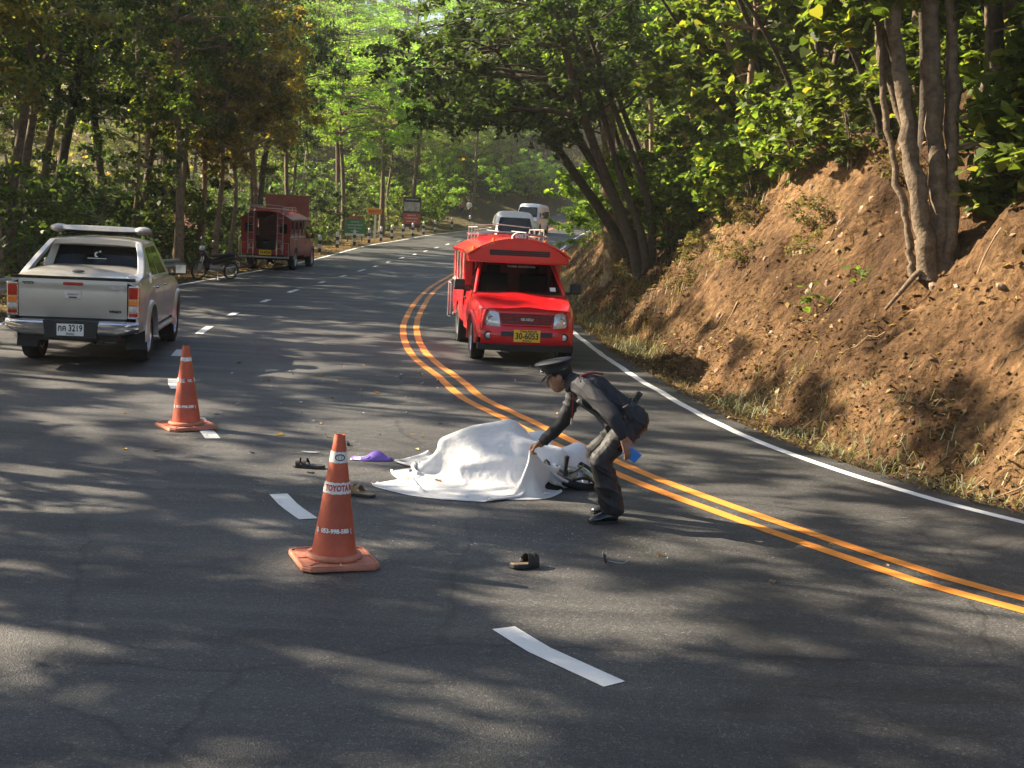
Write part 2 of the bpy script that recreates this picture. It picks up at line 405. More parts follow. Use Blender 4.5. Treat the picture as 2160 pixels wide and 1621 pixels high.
def soil():
    q = bpy.data.materials.new('soil'); q.use_nodes = True
    nt = q.node_tree; n = nt.nodes; l = nt.links; b = n['Principled BSDF']
    tc = n.new('ShaderNodeTexCoord')
    a = n.new('ShaderNodeTexNoise'); a.inputs['Scale'].default_value = 0.6; a.inputs['Detail'].default_value = 8; a.inputs['Roughness'].default_value = 0.68
    c = n.new('ShaderNodeTexNoise'); c.inputs['Scale'].default_value = 7.0; c.inputs['Detail'].default_value = 8; c.inputs['Roughness'].default_value = 0.7
    v = n.new('ShaderNodeTexVoronoi'); v.inputs['Scale'].default_value = 9.0
    for t in (a, c, v): l.new(tc.outputs['Object'], t.inputs['Vector'])
    r = n.new('ShaderNodeValToRGB'); r.color_ramp.elements[0].position = 0.28; r.color_ramp.elements[1].position = 0.74
    r.color_ramp.elements[0].color = (0.062, 0.038, 0.022, 1); r.color_ramp.elements[1].color = (0.38, 0.245, 0.125, 1)  # pale end puts sunlit highlights into the soil colour
    e = r.color_ramp.elements.new(0.5); e.color = (0.195, 0.115, 0.060, 1)
    l.new(a.outputs['Fac'], r.inputs['Fac'])
    r2 = n.new('ShaderNodeValToRGB'); r2.color_ramp.elements[0].position = 0.3; r2.color_ramp.elements[1].position = 0.7
    r2.color_ramp.elements[0].color = (0.42, 0.40, 0.38, 1); r2.color_ramp.elements[1].color = (1.4, 1.36, 1.28, 1)
    l.new(c.outputs['Fac'], r2.inputs['Fac'])
    m1 = n.new('ShaderNodeMixRGB'); m1.blend_type = 'MULTIPLY'; m1.inputs[0].default_value = 1
    l.new(r.outputs['Color'], m1.inputs[1]); l.new(r2.outputs['Color'], m1.inputs[2]); big = n.new('ShaderNodeTexNoise'); big.inputs['Scale'].default_value = 0.28; big.inputs['Detail'].default_value = 6; big.inputs['Roughness'].default_value = 0.7; l.new(tc.outputs['Object'], big.inputs['Vector'])
    r3 = n.new('ShaderNodeValToRGB'); r3.color_ramp.elements[0].position = 0.40; r3.color_ramp.elements[1].position = 0.60; r3.color_ramp.elements[0].color = (0.42, 0.40, 0.38, 1); r3.color_ramp.elements[1].color = (1.12, 1.12, 1.1, 1)  # broad dark patches: deeper shade put into the soil colour
    l.new(big.outputs['Fac'], r3.inputs['Fac']); m5 = n.new('ShaderNodeMixRGB'); m5.blend_type = 'MULTIPLY'; m5.inputs[0].default_value = 1; l.new(m1.outputs[0], m5.inputs[1]); l.new(r3.outputs['Color'], m5.inputs[2]); l.new(m5.outputs[0], b.inputs['Base Color'])
    b.inputs['Roughness'].default_value = 0.95; b.inputs['Specular IOR Level'].default_value = 0.15
    ad = n.new('ShaderNodeMath'); ad.operation = 'MULTIPLY_ADD'; ad.inputs[1].default_value = 0.35
    l.new(v.outputs['Distance'], ad.inputs[0]); l.new(c.outputs['Fac'], ad.inputs[2])
    bp = n.new('ShaderNodeBump'); bp.inputs['Strength'].default_value = 1.0; bp.inputs['Distance'].default_value = 0.22
    l.new(ad.outputs[0], bp.inputs['Height']); l.new(bp.outputs['Normal'], b.inputs['Normal'])
    return q
M_ASPH = asphalt()
M_WHITE_LINE = paint('white_road_paint', (0.74, 0.74, 0.72), 0.55)
M_YELLOW_LINE = paint('orange_road_paint', (0.72, 0.25, 0.035), 0.5)
M_SOIL = soil()
M_FLOOR = mat('forest_floor', (0.040, 0.036, 0.018), 0.95, 0, scale=2.5, color2=(0.10, 0.078, 0.036), bump=0.8, bscale=12, spec=0.1)

def offset(c, d):
    T = np.gradient(c, axis=0); T /= np.linalg.norm(T, axis=1)[:, None]
    return c + np.c_[T[:, 1], -T[:, 0]] * d          # positive = to the right
NR = 360
rr_ = resample(RIGHT, NR); ll_ = resample(LEFT, NR)
rr_ = offset(rr_, 0.32 + 0.05 * vnoise(np.arange(NR) * 0.9, np.zeros(NR))[:, None]); ll_ = offset(ll_, -0.25 + 0.05 * vnoise(np.arange(NR) * 0.8, np.ones(NR))[:, None])
S = np.linspace(0, 1, 15)
P = ll_[:, None, :] * (1 - S[None, :, None]) + rr_[:, None, :] * S[None, :, None]
Z = elev(P[..., 1])
road = link('road', grid_mesh('road', np.concatenate([P, Z[..., None]], -1)), M_ASPH)
tag(road, kind='structure')
def strip(name, c, w, mat_, z=0.004):
    a = offset(c, -w / 2); b = offset(c, w / 2)
    P = np.stack([np.c_[a, elev(a[:, 1]) + z], np.c_[b, elev(b[:, 1]) + z]], 1)
    return link(name, grid_mesh(name, P), mat_, road)
# wobble of hand-guided line painting
def wob(c, a=0.008, s=0): return offset(c, (a * vnoise(np.arange(len(c)) * 0.6, np.full(len(c), s)))[:, None])
strip('edge_line', wob(resample(RIGHT, 500), 0.015, 1), 0.115, M_WHITE_LINE)
strip('edge_line', wob(resample(LEFT, 500), 0.015, 2), 0.115, M_WHITE_LINE)
cc = resample(CENTRE, 500)
strip('centre_line', wob(offset(cc, -0.135), 0.008, 3), 0.125, M_YELLOW_LINE)
strip('centre_line', wob(offset(cc, 0.135), 0.008, 4), 0.125, M_YELLOW_LINE)
# dashes: about 1.1 m painted, 3.3 m open
dl_ = np.r_[0, np.cumsum(np.linalg.norm(np.diff(DASH, axis=0), axis=1))]
def at_len(s): return np.array([np.interp(s, dl_, DASH[:, 0]), np.interp(s, dl_, DASH[:, 1])])
def len_of(x, y): return dl_[np.argmin((DASH[:, 0] - x) ** 2 + (DASH[:, 1] - y) ** 2)]
spots = [((0.58, 6.1), (0.02, 6.9)), ((-1.45, 9.23), (-1.82, 10.02)), ((-2.9, 12.36), (-3.35, 13.57)), ((-4.14, 15.68), (-4.42, 16.58)), ((-5.08, 19.16), (-5.31, 20.22)),
         ((-5.67, 22.94), (-5.88, 24.08)), ((-6.0, 26.93), (-6.16, 28.2)), ((-6.24, 31.57), (-6.33, 32.76)), ((-6.31, 36.13), (-6.42, 37.59)), ((-6.38, 41.54), (-6.42, 42.65)),
         ((-6.34, 46.38), (-6.42, 47.92)), ((-6.28, 51.17), (-6.4, 53.11))]
spans = [(len_of(*a), len_of(*b)) for a, b in spots]
s_ = spans[0][0]
for k in range(1, 5): spans.append((s_ - 3.9 * k, s_ - 3.9 * k + 1.0))
s_ = spans[11][1]
for k in range(8): spans.append((s_ + 2.7 + k * 4.3, s_ + 3.9 + k * 4.3))
for a, b in spans:
    if b - a < 0.5: b = a + 1.0
    strip('lane_dash', np.array([at_len(t) for t in np.linspace(a, b, 6)]), 0.145, M_WHITE_LINE)

# cut slope on the right, built along the edge line
def arange_nu(*segs): return np.unique(np.concatenate([np.arange(a, b, s) for a, b, s in segs]))
EL = np.r_[0, np.cumsum(np.linalg.norm(np.diff(RIGHT, axis=0), axis=1))]
UU = arange_nu((0, 14, 0.6), (14, 60, 0.11), (60, 110, 0.35), (110, EL[-1], 1.2))
DD = arange_nu((0.28, 2.2, 0.08), (2.2, 8, 0.11), (8, 18.2, 0.6))
EC = np.c_[np.interp(UU, EL, RIGHT[:, 0]), np.interp(UU, EL, RIGHT[:, 1])]
ET = np.gradient(EC, UU, axis=0)
k = np.ones(41) / 41
ET = np.c_[np.convolve(np.pad(ET[:, 0], 20, 'edge'), k, 'valid'), np.convolve(np.pad(ET[:, 1], 20, 'edge'), k, 'valid')]
ET /= np.linalg.norm(ET, axis=1)[:, None]
EN = np.c_[ET[:, 1], -ET[:, 0]]
BX = EC[:, None, :] + EN[:, None, :] * DD[None, :, None]
BZ = elev(EC[:, 1])[:, None] + bank_profile(np.broadcast_to(DD[None, :], BX.shape[:2]), np.broadcast_to(UU[:, None], BX.shape[:2]))
embankment = link('embankment', grid_mesh('embankment', np.concatenate([BX, BZ[..., None]], -1)), M_SOIL)
tag(embankment, kind='structure')
def bank_at(u, d):
    c = np.array([np.interp(u, EL, RIGHT[:, 0]), np.interp(u, EL, RIGHT[:, 1])])
    nrm = np.array([np.interp(u, UU, EN[:, 0]), np.interp(u, UU, EN[:, 1])])
    p = c + nrm * d
    return Vector((p[0], p[1], float(elev(c[1])) + float(bank_profile(np.array([d]), np.array([u]))[0])))
# everything else: one sheet out to the horizon
gx = arange_nu((-400, -60, 20), (-60, -26, 3), (-26, -3, 0.6), (-3, 12, 1.0), (12, 70, 2.5), (70, 420, 25))
gy = arange_nu((-300, -30, 20), (-30, 0, 3), (0, 75, 0.8), (75, 170, 2.0), (170, 600, 25))
GX, GY = np.meshgrid(gx, gy, indexing='ij')
GZ = terrain(GX.ravel(), GY.ravel()).reshape(GX.shape)
gdr, gu = signed(RIGHT, GX.ravel(), GY.ravel()); gdr = gdr.reshape(GX.shape)
GZ = np.where((gdr > -6) & (gdr < 17.0), GZ - 0.5 - 0.35 * np.clip(gdr, 0, 4), GZ)
ground = link('ground', grid_mesh('ground', np.stack([GX, GY, GZ], -1)), M_FLOOR)
tag(ground, kind='structure')
# ------------------------------------------------------------------ trees
M_BARK = mat('bark', (0.075, 0.055, 0.038), 0.9, 0, scale=9, color2=(0.19, 0.145, 0.10), bump=0.9, bscale=22, spec=0.2)
M_BARK_PALE = mat('pale_bark', (0.15, 0.105, 0.065), 0.9, 0, scale=7, color2=(0.33, 0.24, 0.155), bump=0.9, bscale=20, spec=0.2)
M_BARK_DARK = mat('dark_bark', (0.035, 0.028, 0.022), 0.9, 0, scale=9, color2=(0.085, 0.066, 0.05), bump=0.9, bscale=22, spec=0.2)
L_DARK = leaf_mat('dark_leaves', (0.024, 0.042, 0.016), (0.062, 0.094, 0.028), 0.42)
L_MID = leaf_mat('green_leaves', (0.034, 0.058, 0.016), (0.100, 0.145, 0.032), 0.48, (0.22, 0.21, 0.045), 0.95)
L_LIGHT = leaf_mat('light_leaves', (0.09, 0.17, 0.030), (0.19, 0.30, 0.060), 0.55)
L_OLIVE = leaf_mat('olive_leaves', (0.075, 0.090, 0.028), (0.20, 0.195, 0.055), 0.42, (0.30, 0.16, 0.03), 0.95)
L_RUST = leaf_mat('rust_leaves', (0.11, 0.10, 0.032), (0.27, 0.195, 0.05), 0.45, (0.44, 0.27, 0.04), 0.92)  # third tone puts sunlit spots into the leaf colour
L_BIG = leaf_mat('broad_leaves', (0.040, 0.068, 0.018), (0.115, 0.165, 0.034), 0.52, (0.26, 0.26, 0.055), 0.95)
L_DRY = leaf_mat('dry_scrub_leaves', (0.07, 0.05, 0.025), (0.20, 0.145, 0.06), 0.3, (0.10, 0.13, 0.035), 0.85)
RHOMB = np.array([(0, 0, 0), (-0.30, 0.42, 0.07), (0, 1, -0.06), (0.30, 0.42, 0.07)])
HEART = np.array([(0, 0.06, 0), (-0.34, 0.0, 0.05), (-0.46, 0.34, 0.10), (-0.26, 0.72, 0.04), (0, 1, -0.10), (0.26, 0.72, 0.04), (0.46, 0.34, 0.10), (0.34, 0.0, 0.05)])
def rand_frames(rng, n, tilt):
    """random leaf frames whose normals lean from the vertical by about tilt radians"""
    az = rng.uniform(0, 2 * np.pi, n); t = np.abs(rng.normal(0, tilt, n))
    nrm = np.c_[np.sin(t) * np.cos(az), np.sin(t) * np.sin(az), np.cos(t)]
    a = rng.normal(0, 1, (n, 3)); x = np.cross(a, nrm); x /= np.linalg.norm(x, axis=1)[:, None] + 1e-9
    y = np.cross(nrm, x)
    y[:, 2] -= 0.25; y /= np.linalg.norm(y, axis=1)[:, None]
    return x, y, np.cross(x, y)
def leaf_cloud(rng, pos, size, tilt, shape=RHOMB, jitter=0.35):
    n = len(pos); k = len(shape)
    x, y, z = rand_frames(rng, n, tilt)
    s = size * (1 + rng.uniform(-jitter, jitter, n))
    V = pos[:, None, :] + s[:, None, None] * (shape[None, :, 0, None] * x[:, None, :] + shape[None, :, 1, None] * y[:, None, :] + shape[None, :, 2, None] * z[:, None, :])
    F = np.arange(n * k).reshape(n, k)
    return V.reshape(-1, 3), F
def limb(mb, a, b, r0, r1, rng, bend=0.12, n=6, seg=7):
    a = np.array(a, float); b = np.array(b, float); L = np.linalg.norm(b - a)
    o1 = rng.normal(0, bend * L, 3); o1[2] = abs(o1[2]) * 0.6
    pts = []; rs = []
    for i in range(n + 1):
        t = i / n
        pts.append(a * (1 - t) + b * t + o1 * math.sin(math.pi * t) * 0.8 + rng.normal(0, 0.012 * L, 3) * (0 < i < n)); rs.append(r0 * (1 - t) + r1 * t)
    mb.tube([tuple(p) for p in pts], rs, seg)
    return pts
def tree_kind(seed, H, r0, crown_c, crown_r, nclump, per, leaf, lmat, bmat, clump_r=0.75, flat=0.5, tilt=0.75, lean=(0, 0), stems=1, shape=RHOMB, hollow=0.45, sway=0.02):
    """trunk and crown meshes of one kind of tree, base at the origin"""
    rng = np.random.default_rng(seed)
    mb = MB(); nodes = []
    for st in range(stems):
        a = rng.uniform(0, 6.28); sp = 0.0 if stems == 1 else 0.16 * H
        top = np.array([lean[0] + sp * math.cos(a), lean[1] + sp * math.sin(a), H * (1 if st == 0 else rng.uniform(0.75, 0.95))])
        n = 12; pts = []; rs = []; rad = r0 * (1 if st == 0 else rng.uniform(0.55, 0.85))
        w = rng.normal(0, sway * H, (4, 2))
        for i in range(n + 1):
            t = i / n
            off = sum(w[k] * math.sin((k + 1) * math.pi * t) / (k + 1) for k in range(4))
            base = np.array([0.12 * math.cos(a), 0.12 * math.sin(a), 0]) * (stems > 1)
            p = base * (1 - t) + top * np.array([t ** 1.25, t ** 1.25, t]) + np.array([off[0], off[1], 0])
            if i == 0: p[2] = -0.35
            pts.append(p); rs.append(rad * ((1 - t) ** 0.8 * 0.9 + 0.08) * (1.45 if i == 0 else 1.12 if i == 1 else 1))
        mb.tube([tuple(p) for p in pts], rs, 10)
        nodes += [(pts[i], rs[i]) for i in range(4, n + 1)]
    cc = np.array(crown_c, float); cr = np.array(crown_r, float)
    C = []
    tries = 0
    while len(C) < nclump and tries < 6000:
        tries += 1
        d = rng.normal(0, 1, 3); d /= np.linalg.norm(d)
        q = cc + cr * d * (hollow + (1 - hollow) * rng.uniform(0, 1) ** 0.6)
        q += rng.normal(0, 0.12, 3) * cr
        if all(np.linalg.norm((q - c) / np.array([1, 1, 0.7])) > clump_r * 0.75 for c in C): C.append(q)
    pos = []
    for c in C:
        dist = [np.linalg.norm(c - p) + 0.6 * max(0, p[2] - c[2]) for p, _ in nodes]
        p, r = nodes[int(np.argmin(dist))]
        bp = limb(mb, p, c, max(0.012, min(r * 0.6, 0.018 + 0.012 * np.linalg.norm(c - p))), 0.006, rng, 0.1, 5, 5)
        k = int(per * rng.uniform(0.6, 1.4)); cs = clump_r * rng.uniform(0.65, 1.25)
        # the clump is several sprays of leaves along twigs
        ns = max(3, k // 22); g = []
        for _ in range(ns):
            e = rng.normal(0, 1, 3) * np.array([1, 1, flat]) ; e *= cs * rng.uniform(0.35, 1.0) / (np.linalg.norm(e) + 1e-6)
            t = rng.uniform(0.15, 1, k // ns + 1)[:, None]
            g.append(c + e * t + rng.normal(0, 0.10 * cs, (len(t), 3)) * np.array([1, 1, 0.6]) - np.array([0, 0, 0.10 * cs]) * t ** 2)
        pos.append(np.concatenate(g)[:k])
    V, F = leaf_cloud(rng, np.concatenate(pos), leaf, tilt, shape)
    return mb.mesh('trunk', True, 70), np_mesh('crown', V, F), bmat, lmat
KINDS = {}
def kind(key, *a, **k):
    t, c, bm_, lm_ = tree_kind(*a, **k)
    t.materials.append(bm_); c.materials.append(lm_); KINDS[key] = (t, c)
def plant(key, x, y, name, label, cat='tree', group=None, scale=1.0, rz=0.0, z=None, tilt=(0.0, 0.0), zs=1.0):
    o = empty(name, (x, y, ground_z(x, y) if z is None else z), rz)
    o.rotation_euler = (tilt[0], tilt[1] - 0.045, rz); o.scale = (scale, scale, scale * zs)
    t, c = KINDS[key]
    link('trunk', t, None, o); link('crown', c, None, o)
    return tag(o, label, cat, group)
kind('dark', 3, 13, 0.17, (0, 0, 9.0), (3.1, 3.1, 4.2), 62, 210, 0.165, L_DARK, M_BARK, 1.0)
kind('dark2', 4, 15, 0.2, (0.4, 0, 9.8), (3.6, 3.4, 5.0), 74, 140, 0.22, L_DARK, M_BARK_DARK, 1.05)
kind('mid', 5, 12, 0.13, (0, 0, 8.0), (2.6, 2.6, 4.2), 54, 200, 0.155, L_MID, M_BARK_PALE, 0.9)
kind('mid2', 6, 14, 0.16, (0, 0.3, 9.2), (3.2, 3.0, 4.6), 64, 200, 0.16, L_MID, M_BARK, 1.0, lean=(0.8, 0.2))
kind('olive', 7, 11, 0.12, (0, 0, 7.2), (2.6, 2.6, 3.8), 52, 180, 0.165, L_OLIVE, M_BARK_PALE, 0.85)
kind('rust', 8, 10, 0.11, (0.2, 0, 6.6), (2.7, 2.5, 3.2), 48, 160, 0.17, L_RUST, M_BARK_PALE, 0.8)
kind('light', 9, 13, 0.18, (0, 0, 8.8), (4.4, 4.4, 3.2), 70, 210, 0.15, L_LIGHT, M_BARK, 1.15, flat=0.22, tilt=0.45)
kind('sapling', 10, 7, 0.055, (0, 0, 4.6), (1.5, 1.5, 2.4), 26, 80, 0.18, L_MID, M_BARK_PALE, 0.65)
kind('shrub', 11, 2.2, 0.03, (0, 0, 1.3), (1.3, 1.3, 1.1), 26, 90, 0.15, L_MID, M_BARK, 0.55, stems=4)
kind('shrub2', 12, 2.8, 0.03, (0, 0, 1.7), (1.5, 1.5, 1.4), 30, 90, 0.16, L_DARK, M_BARK, 0.6, stems=4)
kind('arch', 13, 10, 0.16, (-2.6, 0, 6.2), (3.4, 3.2, 2.6), 76, 130, 0.18, L_DARK, M_BARK_DARK, 0.9, lean=(-4.0, -0.4), stems=3)
kind('canopy', 18, 8, 0.17, (-3.6, 0, 5.6), (3.3, 3.0, 1.8), 74, 150, 0.17, L_DARK, M_BARK_DARK, 0.85, lean=(-4.6, -0.3), stems=3)
kind('lean', 21, 9, 0.085, (-3.0, 0, 7.9), (2.6, 2.8, 1.7), 34, 150, 0.18, L_BIG, M_BARK_DARK, 0.85, lean=(-3.6, 0.2), stems=2)
kind('gap', 19, 13, 0.16, (0, 0, 9.5), (3.5, 3.5, 3.8), 50, 170, 0.165, L_DARK, M_BARK, 0.72, flat=0.5)  # gap kinds: crowns thinned so sun patches reach the road
kind('gap2', 20, 12, 0.15, (0, 0, 8.6), (3.1, 3.3, 3.6), 42, 165, 0.165, L_MID, M_BARK_PALE, 0.72, flat=0.5)
kind('broad', 14, 6.0, 0.13, (-0.5, 0, 4.0), (2.5, 2.5, 2.3), 60, 85, 0.20, L_BIG, M_BARK_PALE, 0.72, lean=(-1.0, 0), stems=3, shape=HEART)
kind('broad2', 15, 8, 0.15, (0.0, 0, 5.2), (2.7, 2.7, 3.0), 70, 85, 0.21, L_BIG, M_BARK, 0.8, stems=2, shape=HEART)
kind('broadshrub', 16, 2.4, 0.025, (-0.2, 0, 1.5), (1.5, 1.4, 1.1), 34, 55, 0.17, L_BIG, M_BARK, 0.55, stems=5, shape=HEART, flat=0.7)
kind('scrub', 22, 1.6, 0.02, (0, 0, 0.9), (1.3, 1.3, 0.7), 30, 55, 0.13, L_DRY, M_BARK, 0.5, stems=6)
kind('lightshrub', 17, 3.0, 0.03, (0, 0, 1.8), (1.7, 1.7, 1.4), 32, 80, 0.15, L_LIGHT, M_BARK, 0.65, stems=5)

rng = np.random.default_rng(77)
def place(key, x, y, name, label, group, s=1.0, **k):
    return plant(key, x, y, name, label, 'shrub' if 'shrub' in key else 'tree', group, s, rng.uniform(0, 6.28), **k)
G_L = 'trees of the forest along the left side of the road'
LAB = {'gap': 'dark leafed tree out of view, its open crown shaped to dapple the road', 'gap2': 'green tree out of view, its open crown shaped to dapple the road', 'dark': 'dark green forest tree with slim brown trunk beside the left verge', 'dark2': 'tall dark leafed forest tree with blackish trunk beyond the left verge',
       'mid': 'green forest tree with pale slim trunk beside the left verge', 'mid2': 'leaning green forest tree with brown trunk beyond the left verge',
       'olive': 'olive yellow thin leafed tree with pale trunk in the roadside forest', 'rust': 'rust brown leafed small tree with pale trunk by the roadside',
       'light': 'bright light green feathery tree with wide flat crown beyond the guide posts', 'sapling': 'young slim sapling with sparse green leaves in the roadside forest',
       'shrub': 'low green shrub under the roadside forest trees', 'shrub2': 'dark green shrub under the roadside forest trees'}
def left_tree(key, x, y, s=1.0, **k): return place(key, x, y, key.rstrip('2').replace('dark', 'dark_tree').replace('mid', 'green_tree').replace('olive', 'olive_tree').replace('rust', 'rust_tree').replace('light', 'light_green_tree').replace('gap', 'unseen_shade_tree') if key not in ('shrub', 'shrub2') else 'shrub', LAB[key], G_L, s, **k)
FRONT = {(-11.6, 43.5): 'pale slim green tree rising beside the parked motorbike', (-11.2, 47.3): 'olive leafed tree with pale trunk at the rear corner of the old red truck', (-10.7, 47.0): 'golden brown leafed tree with pale trunk leaning over the old red truck',
         (-12.2, 46.5): 'thin green tree standing between the hut and the old red truck', (-12.8, 42.5): 'slim sapling between the parked motorbike and the hut', (-12.6, 50.5): 'olive leafed tree growing beside the rusty roofed hut',
         (-14.2, 36.5): 'dark green tree behind the roof of the silver pickup', (-13.4, 33.2): 'olive yellow tree directly behind the silver pickup', (-14.5, 29.5): 'olive yellow tree behind the crash barrier left of the silver pickup',
         (-11.6, 56.5): 'golden brown leafed tree ahead of the old red truck', (-13.0, 60.5): 'dark green tree beside the large red board', (-13.4, 67.0): 'tall dark tree just past the large red board', (-12.6, 73.0): 'dark green tree near the first guide posts',
         (-14.2, 78.5): 'leaning green tree behind the green notice board', (-11.4, 83.5): 'light green feathery tree behind the orange road sign', (-9.6, 89.5): 'light green feathery tree beside the tall information board', (-8.2, 97.5): 'light green feathery tree past the tall information board',
         (-8.2, 103.0): 'green tree beside the two distant people', (-4.4, 112.0): 'leaning green tree beyond the last guide post', (-10.0, 99.0): 'small dark green tree behind the tall information board'}
# front row behind the verge, as their trunks stand in the photograph
for key, x, y, s in [('mid', -11.6, 43.5, 0.95), ('olive', -11.2, 47.3, 0.95), ('rust', -10.7, 47.0, 0.88), ('mid', -12.2, 46.5, 0.8), ('sapling', -12.8, 42.5, 1.1), ('olive', -12.6, 50.5, 1.0),
                     ('dark', -14.2, 36.5, 0.95), ('olive', -13.4, 33.2, 1.05), ('mid2', -15.4, 40.0, 1.0), ('dark2', -16.0, 45.0, 1.0), ('dark', -14.8, 51.0, 1.0), ('olive', -14.5, 29.5, 1.05),
                     ('rust', -11.6, 56.5, 1.05), ('dark', -13.0, 60.5, 1.05), ('dark2', -13.4, 67.0, 1.0), ('dark', -12.6, 73.0, 0.9), ('mid', -16.5, 56.0, 1.2), ('mid2', -14.2, 78.5, 0.75),
                     ('olive', -17.0, 34.5, 1.1), ('mid', -18.0, 38.5, 1.15), ('dark', -18.8, 43.0, 1.15), ('mid2', -18.5, 50.0, 1.15), ('dark2', -19.0, 58.0, 1.1), ('mid', -17.0, 63.0, 1.1),
                     ('dark2', -18.0, 70.0, 1.0), ('light', -11.4, 83.5, 0.92), ('light', -9.6, 89.5, 1.0), ('light', -8.2, 97.5, 1.05), ('light', -13.0, 92.0, 1.1), ('light', -16.5, 98.0, 1.2), ('mid', -8.2, 103.0, 0.8), ('mid2', -4.4, 112.0, 0.9), ('dark', -10.0, 99.0, 0.75)]:
    o_ = left_tree(key, x, y, s, zs=1.12)
    if (x, y) in FRONT: o_['label'] = FRONT[(x, y)]
# depth of the forest
for i in range(46):
    x = -21 - 26 * rng.uniform() ** 0.8; y = rng.uniform(30, 118)
    left_tree(['dark', 'mid', 'olive', 'mid2', 'dark2', 'mid'][i % 6], x, y, rng.uniform(0.9, 1.3) if y < 76 else rng.uniform(0.55, 0.8))
# unseen forest behind and left of the camera, added so its shade dapples the road
for x, y, key, s in [(-13.5, 24.0, 'mid2', 1.0), (-15.5, 19.0, 'dark', 1.05), (-11.8, 13.5, 'mid', 1.0), (-16.5, 11.0, 'dark2', 1.0), (-10.0, 7.0, 'dark', 1.0), (-14.5, 4.5, 'mid2', 1.05), (-8.0, 1.5, 'mid', 0.95),
                     (-11.5, -1.5, 'dark2', 0.95), (-19.0, 22.5, 'dark2', 1.05), (-20.5, 14.5, 'mid', 1.2), (-19.5, 6.5, 'dark', 1.15), (-17.5, -1.0, 'olive', 1.2), (-6.0, -5.5, 'dark', 1.0), (-9.2, 4.6, 'mid', 0.9), (-10.6, 9.3, 'mid', 0.85), (-12.8, 7.6, 'dark', 0.9), (-9.6, 11.6, 'mid2', 0.85), (-16.0, 7.5, 'mid2', 1.0), (-23.0, 27.5, 'dark', 1.1), (-24.5, 19.0, 'mid2', 1.2)]:
    left_tree({'dark': 'gap', 'dark2': 'gap', 'mid': 'gap2', 'mid2': 'gap2', 'olive': 'gap2'}[key], x, y, s, zs=1.1)
for i in range(60):
    y = rng.uniform(28, 92); x = float(np.interp(y, [28, 60, 92], [-12.6, -12.2, -9.4])) - rng.uniform(0.6, 16)
    if 44 < y < 54 and x > -13: continue
    left_tree(['shrub', 'shrub2'][i % 2], x, y, rng.uniform(0.8, 1.5))
# trees of the cut slope on the right
G_F = 'trees of the woods on the hillside'
G_R = 'trees growing on the cut slope right of the road'
def bank_tree(key, u, d, label, s=1.0, rz=None, **k):
    p = bank_at(u, d) if d < 17 else None
    x, y = (p.x, p.y)
    return plant(key, x, y, {'broad': 'broadleaf_tree', 'broad2': 'broadleaf_tree', 'arch': 'arching_tree', 'canopy': 'overhanging_tree', 'scrub': 'dry_scrub', 'lean': 'leaning_tree', 'broadshrub': 'broadleaf_shrub', 'lightshrub': 'light_green_shrub'}.get(key, 'slope_tree'),
                 label, 'shrub' if 'shrub' in key or key == 'scrub' else 'tree', G_R, s, rng.uniform(0, 6.28) if rz is None else rz, z=p.z - 0.15, **k)
U0 = EL[np.argmin((RIGHT[:, 0] - 4.27) ** 2 + (RIGHT[:, 1] - 10.34) ** 2)]       # arc length where the line leaves the frame
def u_at(y): return float(EL[np.argmin(np.abs(RIGHT[:, 1] - y) + 100 * (RIGHT[:, 1] < 0))])
bank_tree('arch', u_at(33), 2.3, 'dark many stemmed tree arching from the cut slope over the road', 1.0, 0.0)
bank_tree('arch', u_at(41), 3.2, 'dark tree with arching stems behind the pale trunk on the slope', 1.05, 0.35)
bank_tree('canopy', u_at(35.5), 2.6, 'dark leafed tree whose low canopy reaches out over the red truck', 1.0, 0.1)
for i, (y, d, s) in enumerate([(20.5, 4.6, 1.0), (23.5, 5.2, 1.0), (26.8, 4.8, 1.0), (18.0, 5.4, 0.95), (15.2, 5.8, 0.95), (30.2, 4.6, 1.0)]):  # crowns above the view, added to dapple the slope with shade
    bank_tree('lean', u_at(y), d, ('thin dark tree leaning from the brow, high crown added to shade the slope', 'slim leaning tree just behind the clump of trunks, high crown added for shade')[y < 19], s, rng.uniform(-0.35, 0.35))
bank_tree('broad2', u_at(24), 5.6, 'broad leafed tree on the crest of the bare earth slope', 0.95)
for i, (y, d, s) in enumerate([(28.5, 4.4, 0.9), (31, 5.8, 1.0), (22, 7.6, 1.0), (36, 5.2, 1.0), (19.5, 8.8, 1.0), (26.5, 8.0, 1.05), (33, 8.6, 1.1), (40, 8.0, 1.1), (46, 6.0, 1.05), (17, 10.5, 1.05), (23, 11.5, 1.15),
                               (29.5, 12.0, 1.2), (37, 12.0, 1.2), (45, 10.5, 1.15), (55, 6.5, 1.0), (62, 5.5, 1.0), (14.5, 9.5, 0.95), (13.5, 12.5, 1.1)]):
    bank_tree(['broad', 'broad2'][i % 2], u_at(y), d, ('leaning broad leafed tree with pale stems' if i % 2 == 0 else 'upright broad leafed tree with brown stems') + (' right on the brow of the earth slope' if d < 6.7 else ' set back behind the brow of the earth slope'), s)
q = MB(); q.add([tuple(v) for v in HEART], [(0, 1, 2, 3, 4), (0, 4, 5, 6, 7)]); LEAF_ME = q.mesh('leaf', False); LEAF_ME.materials.append(L_BIG)
NEAR_SHRUBS = {(25.5, 4.0): 1, (28, 3.9): 1, (15.6, 4.6): 1, (14.2, 4.4): 1, (23.5, 4.6): 1}
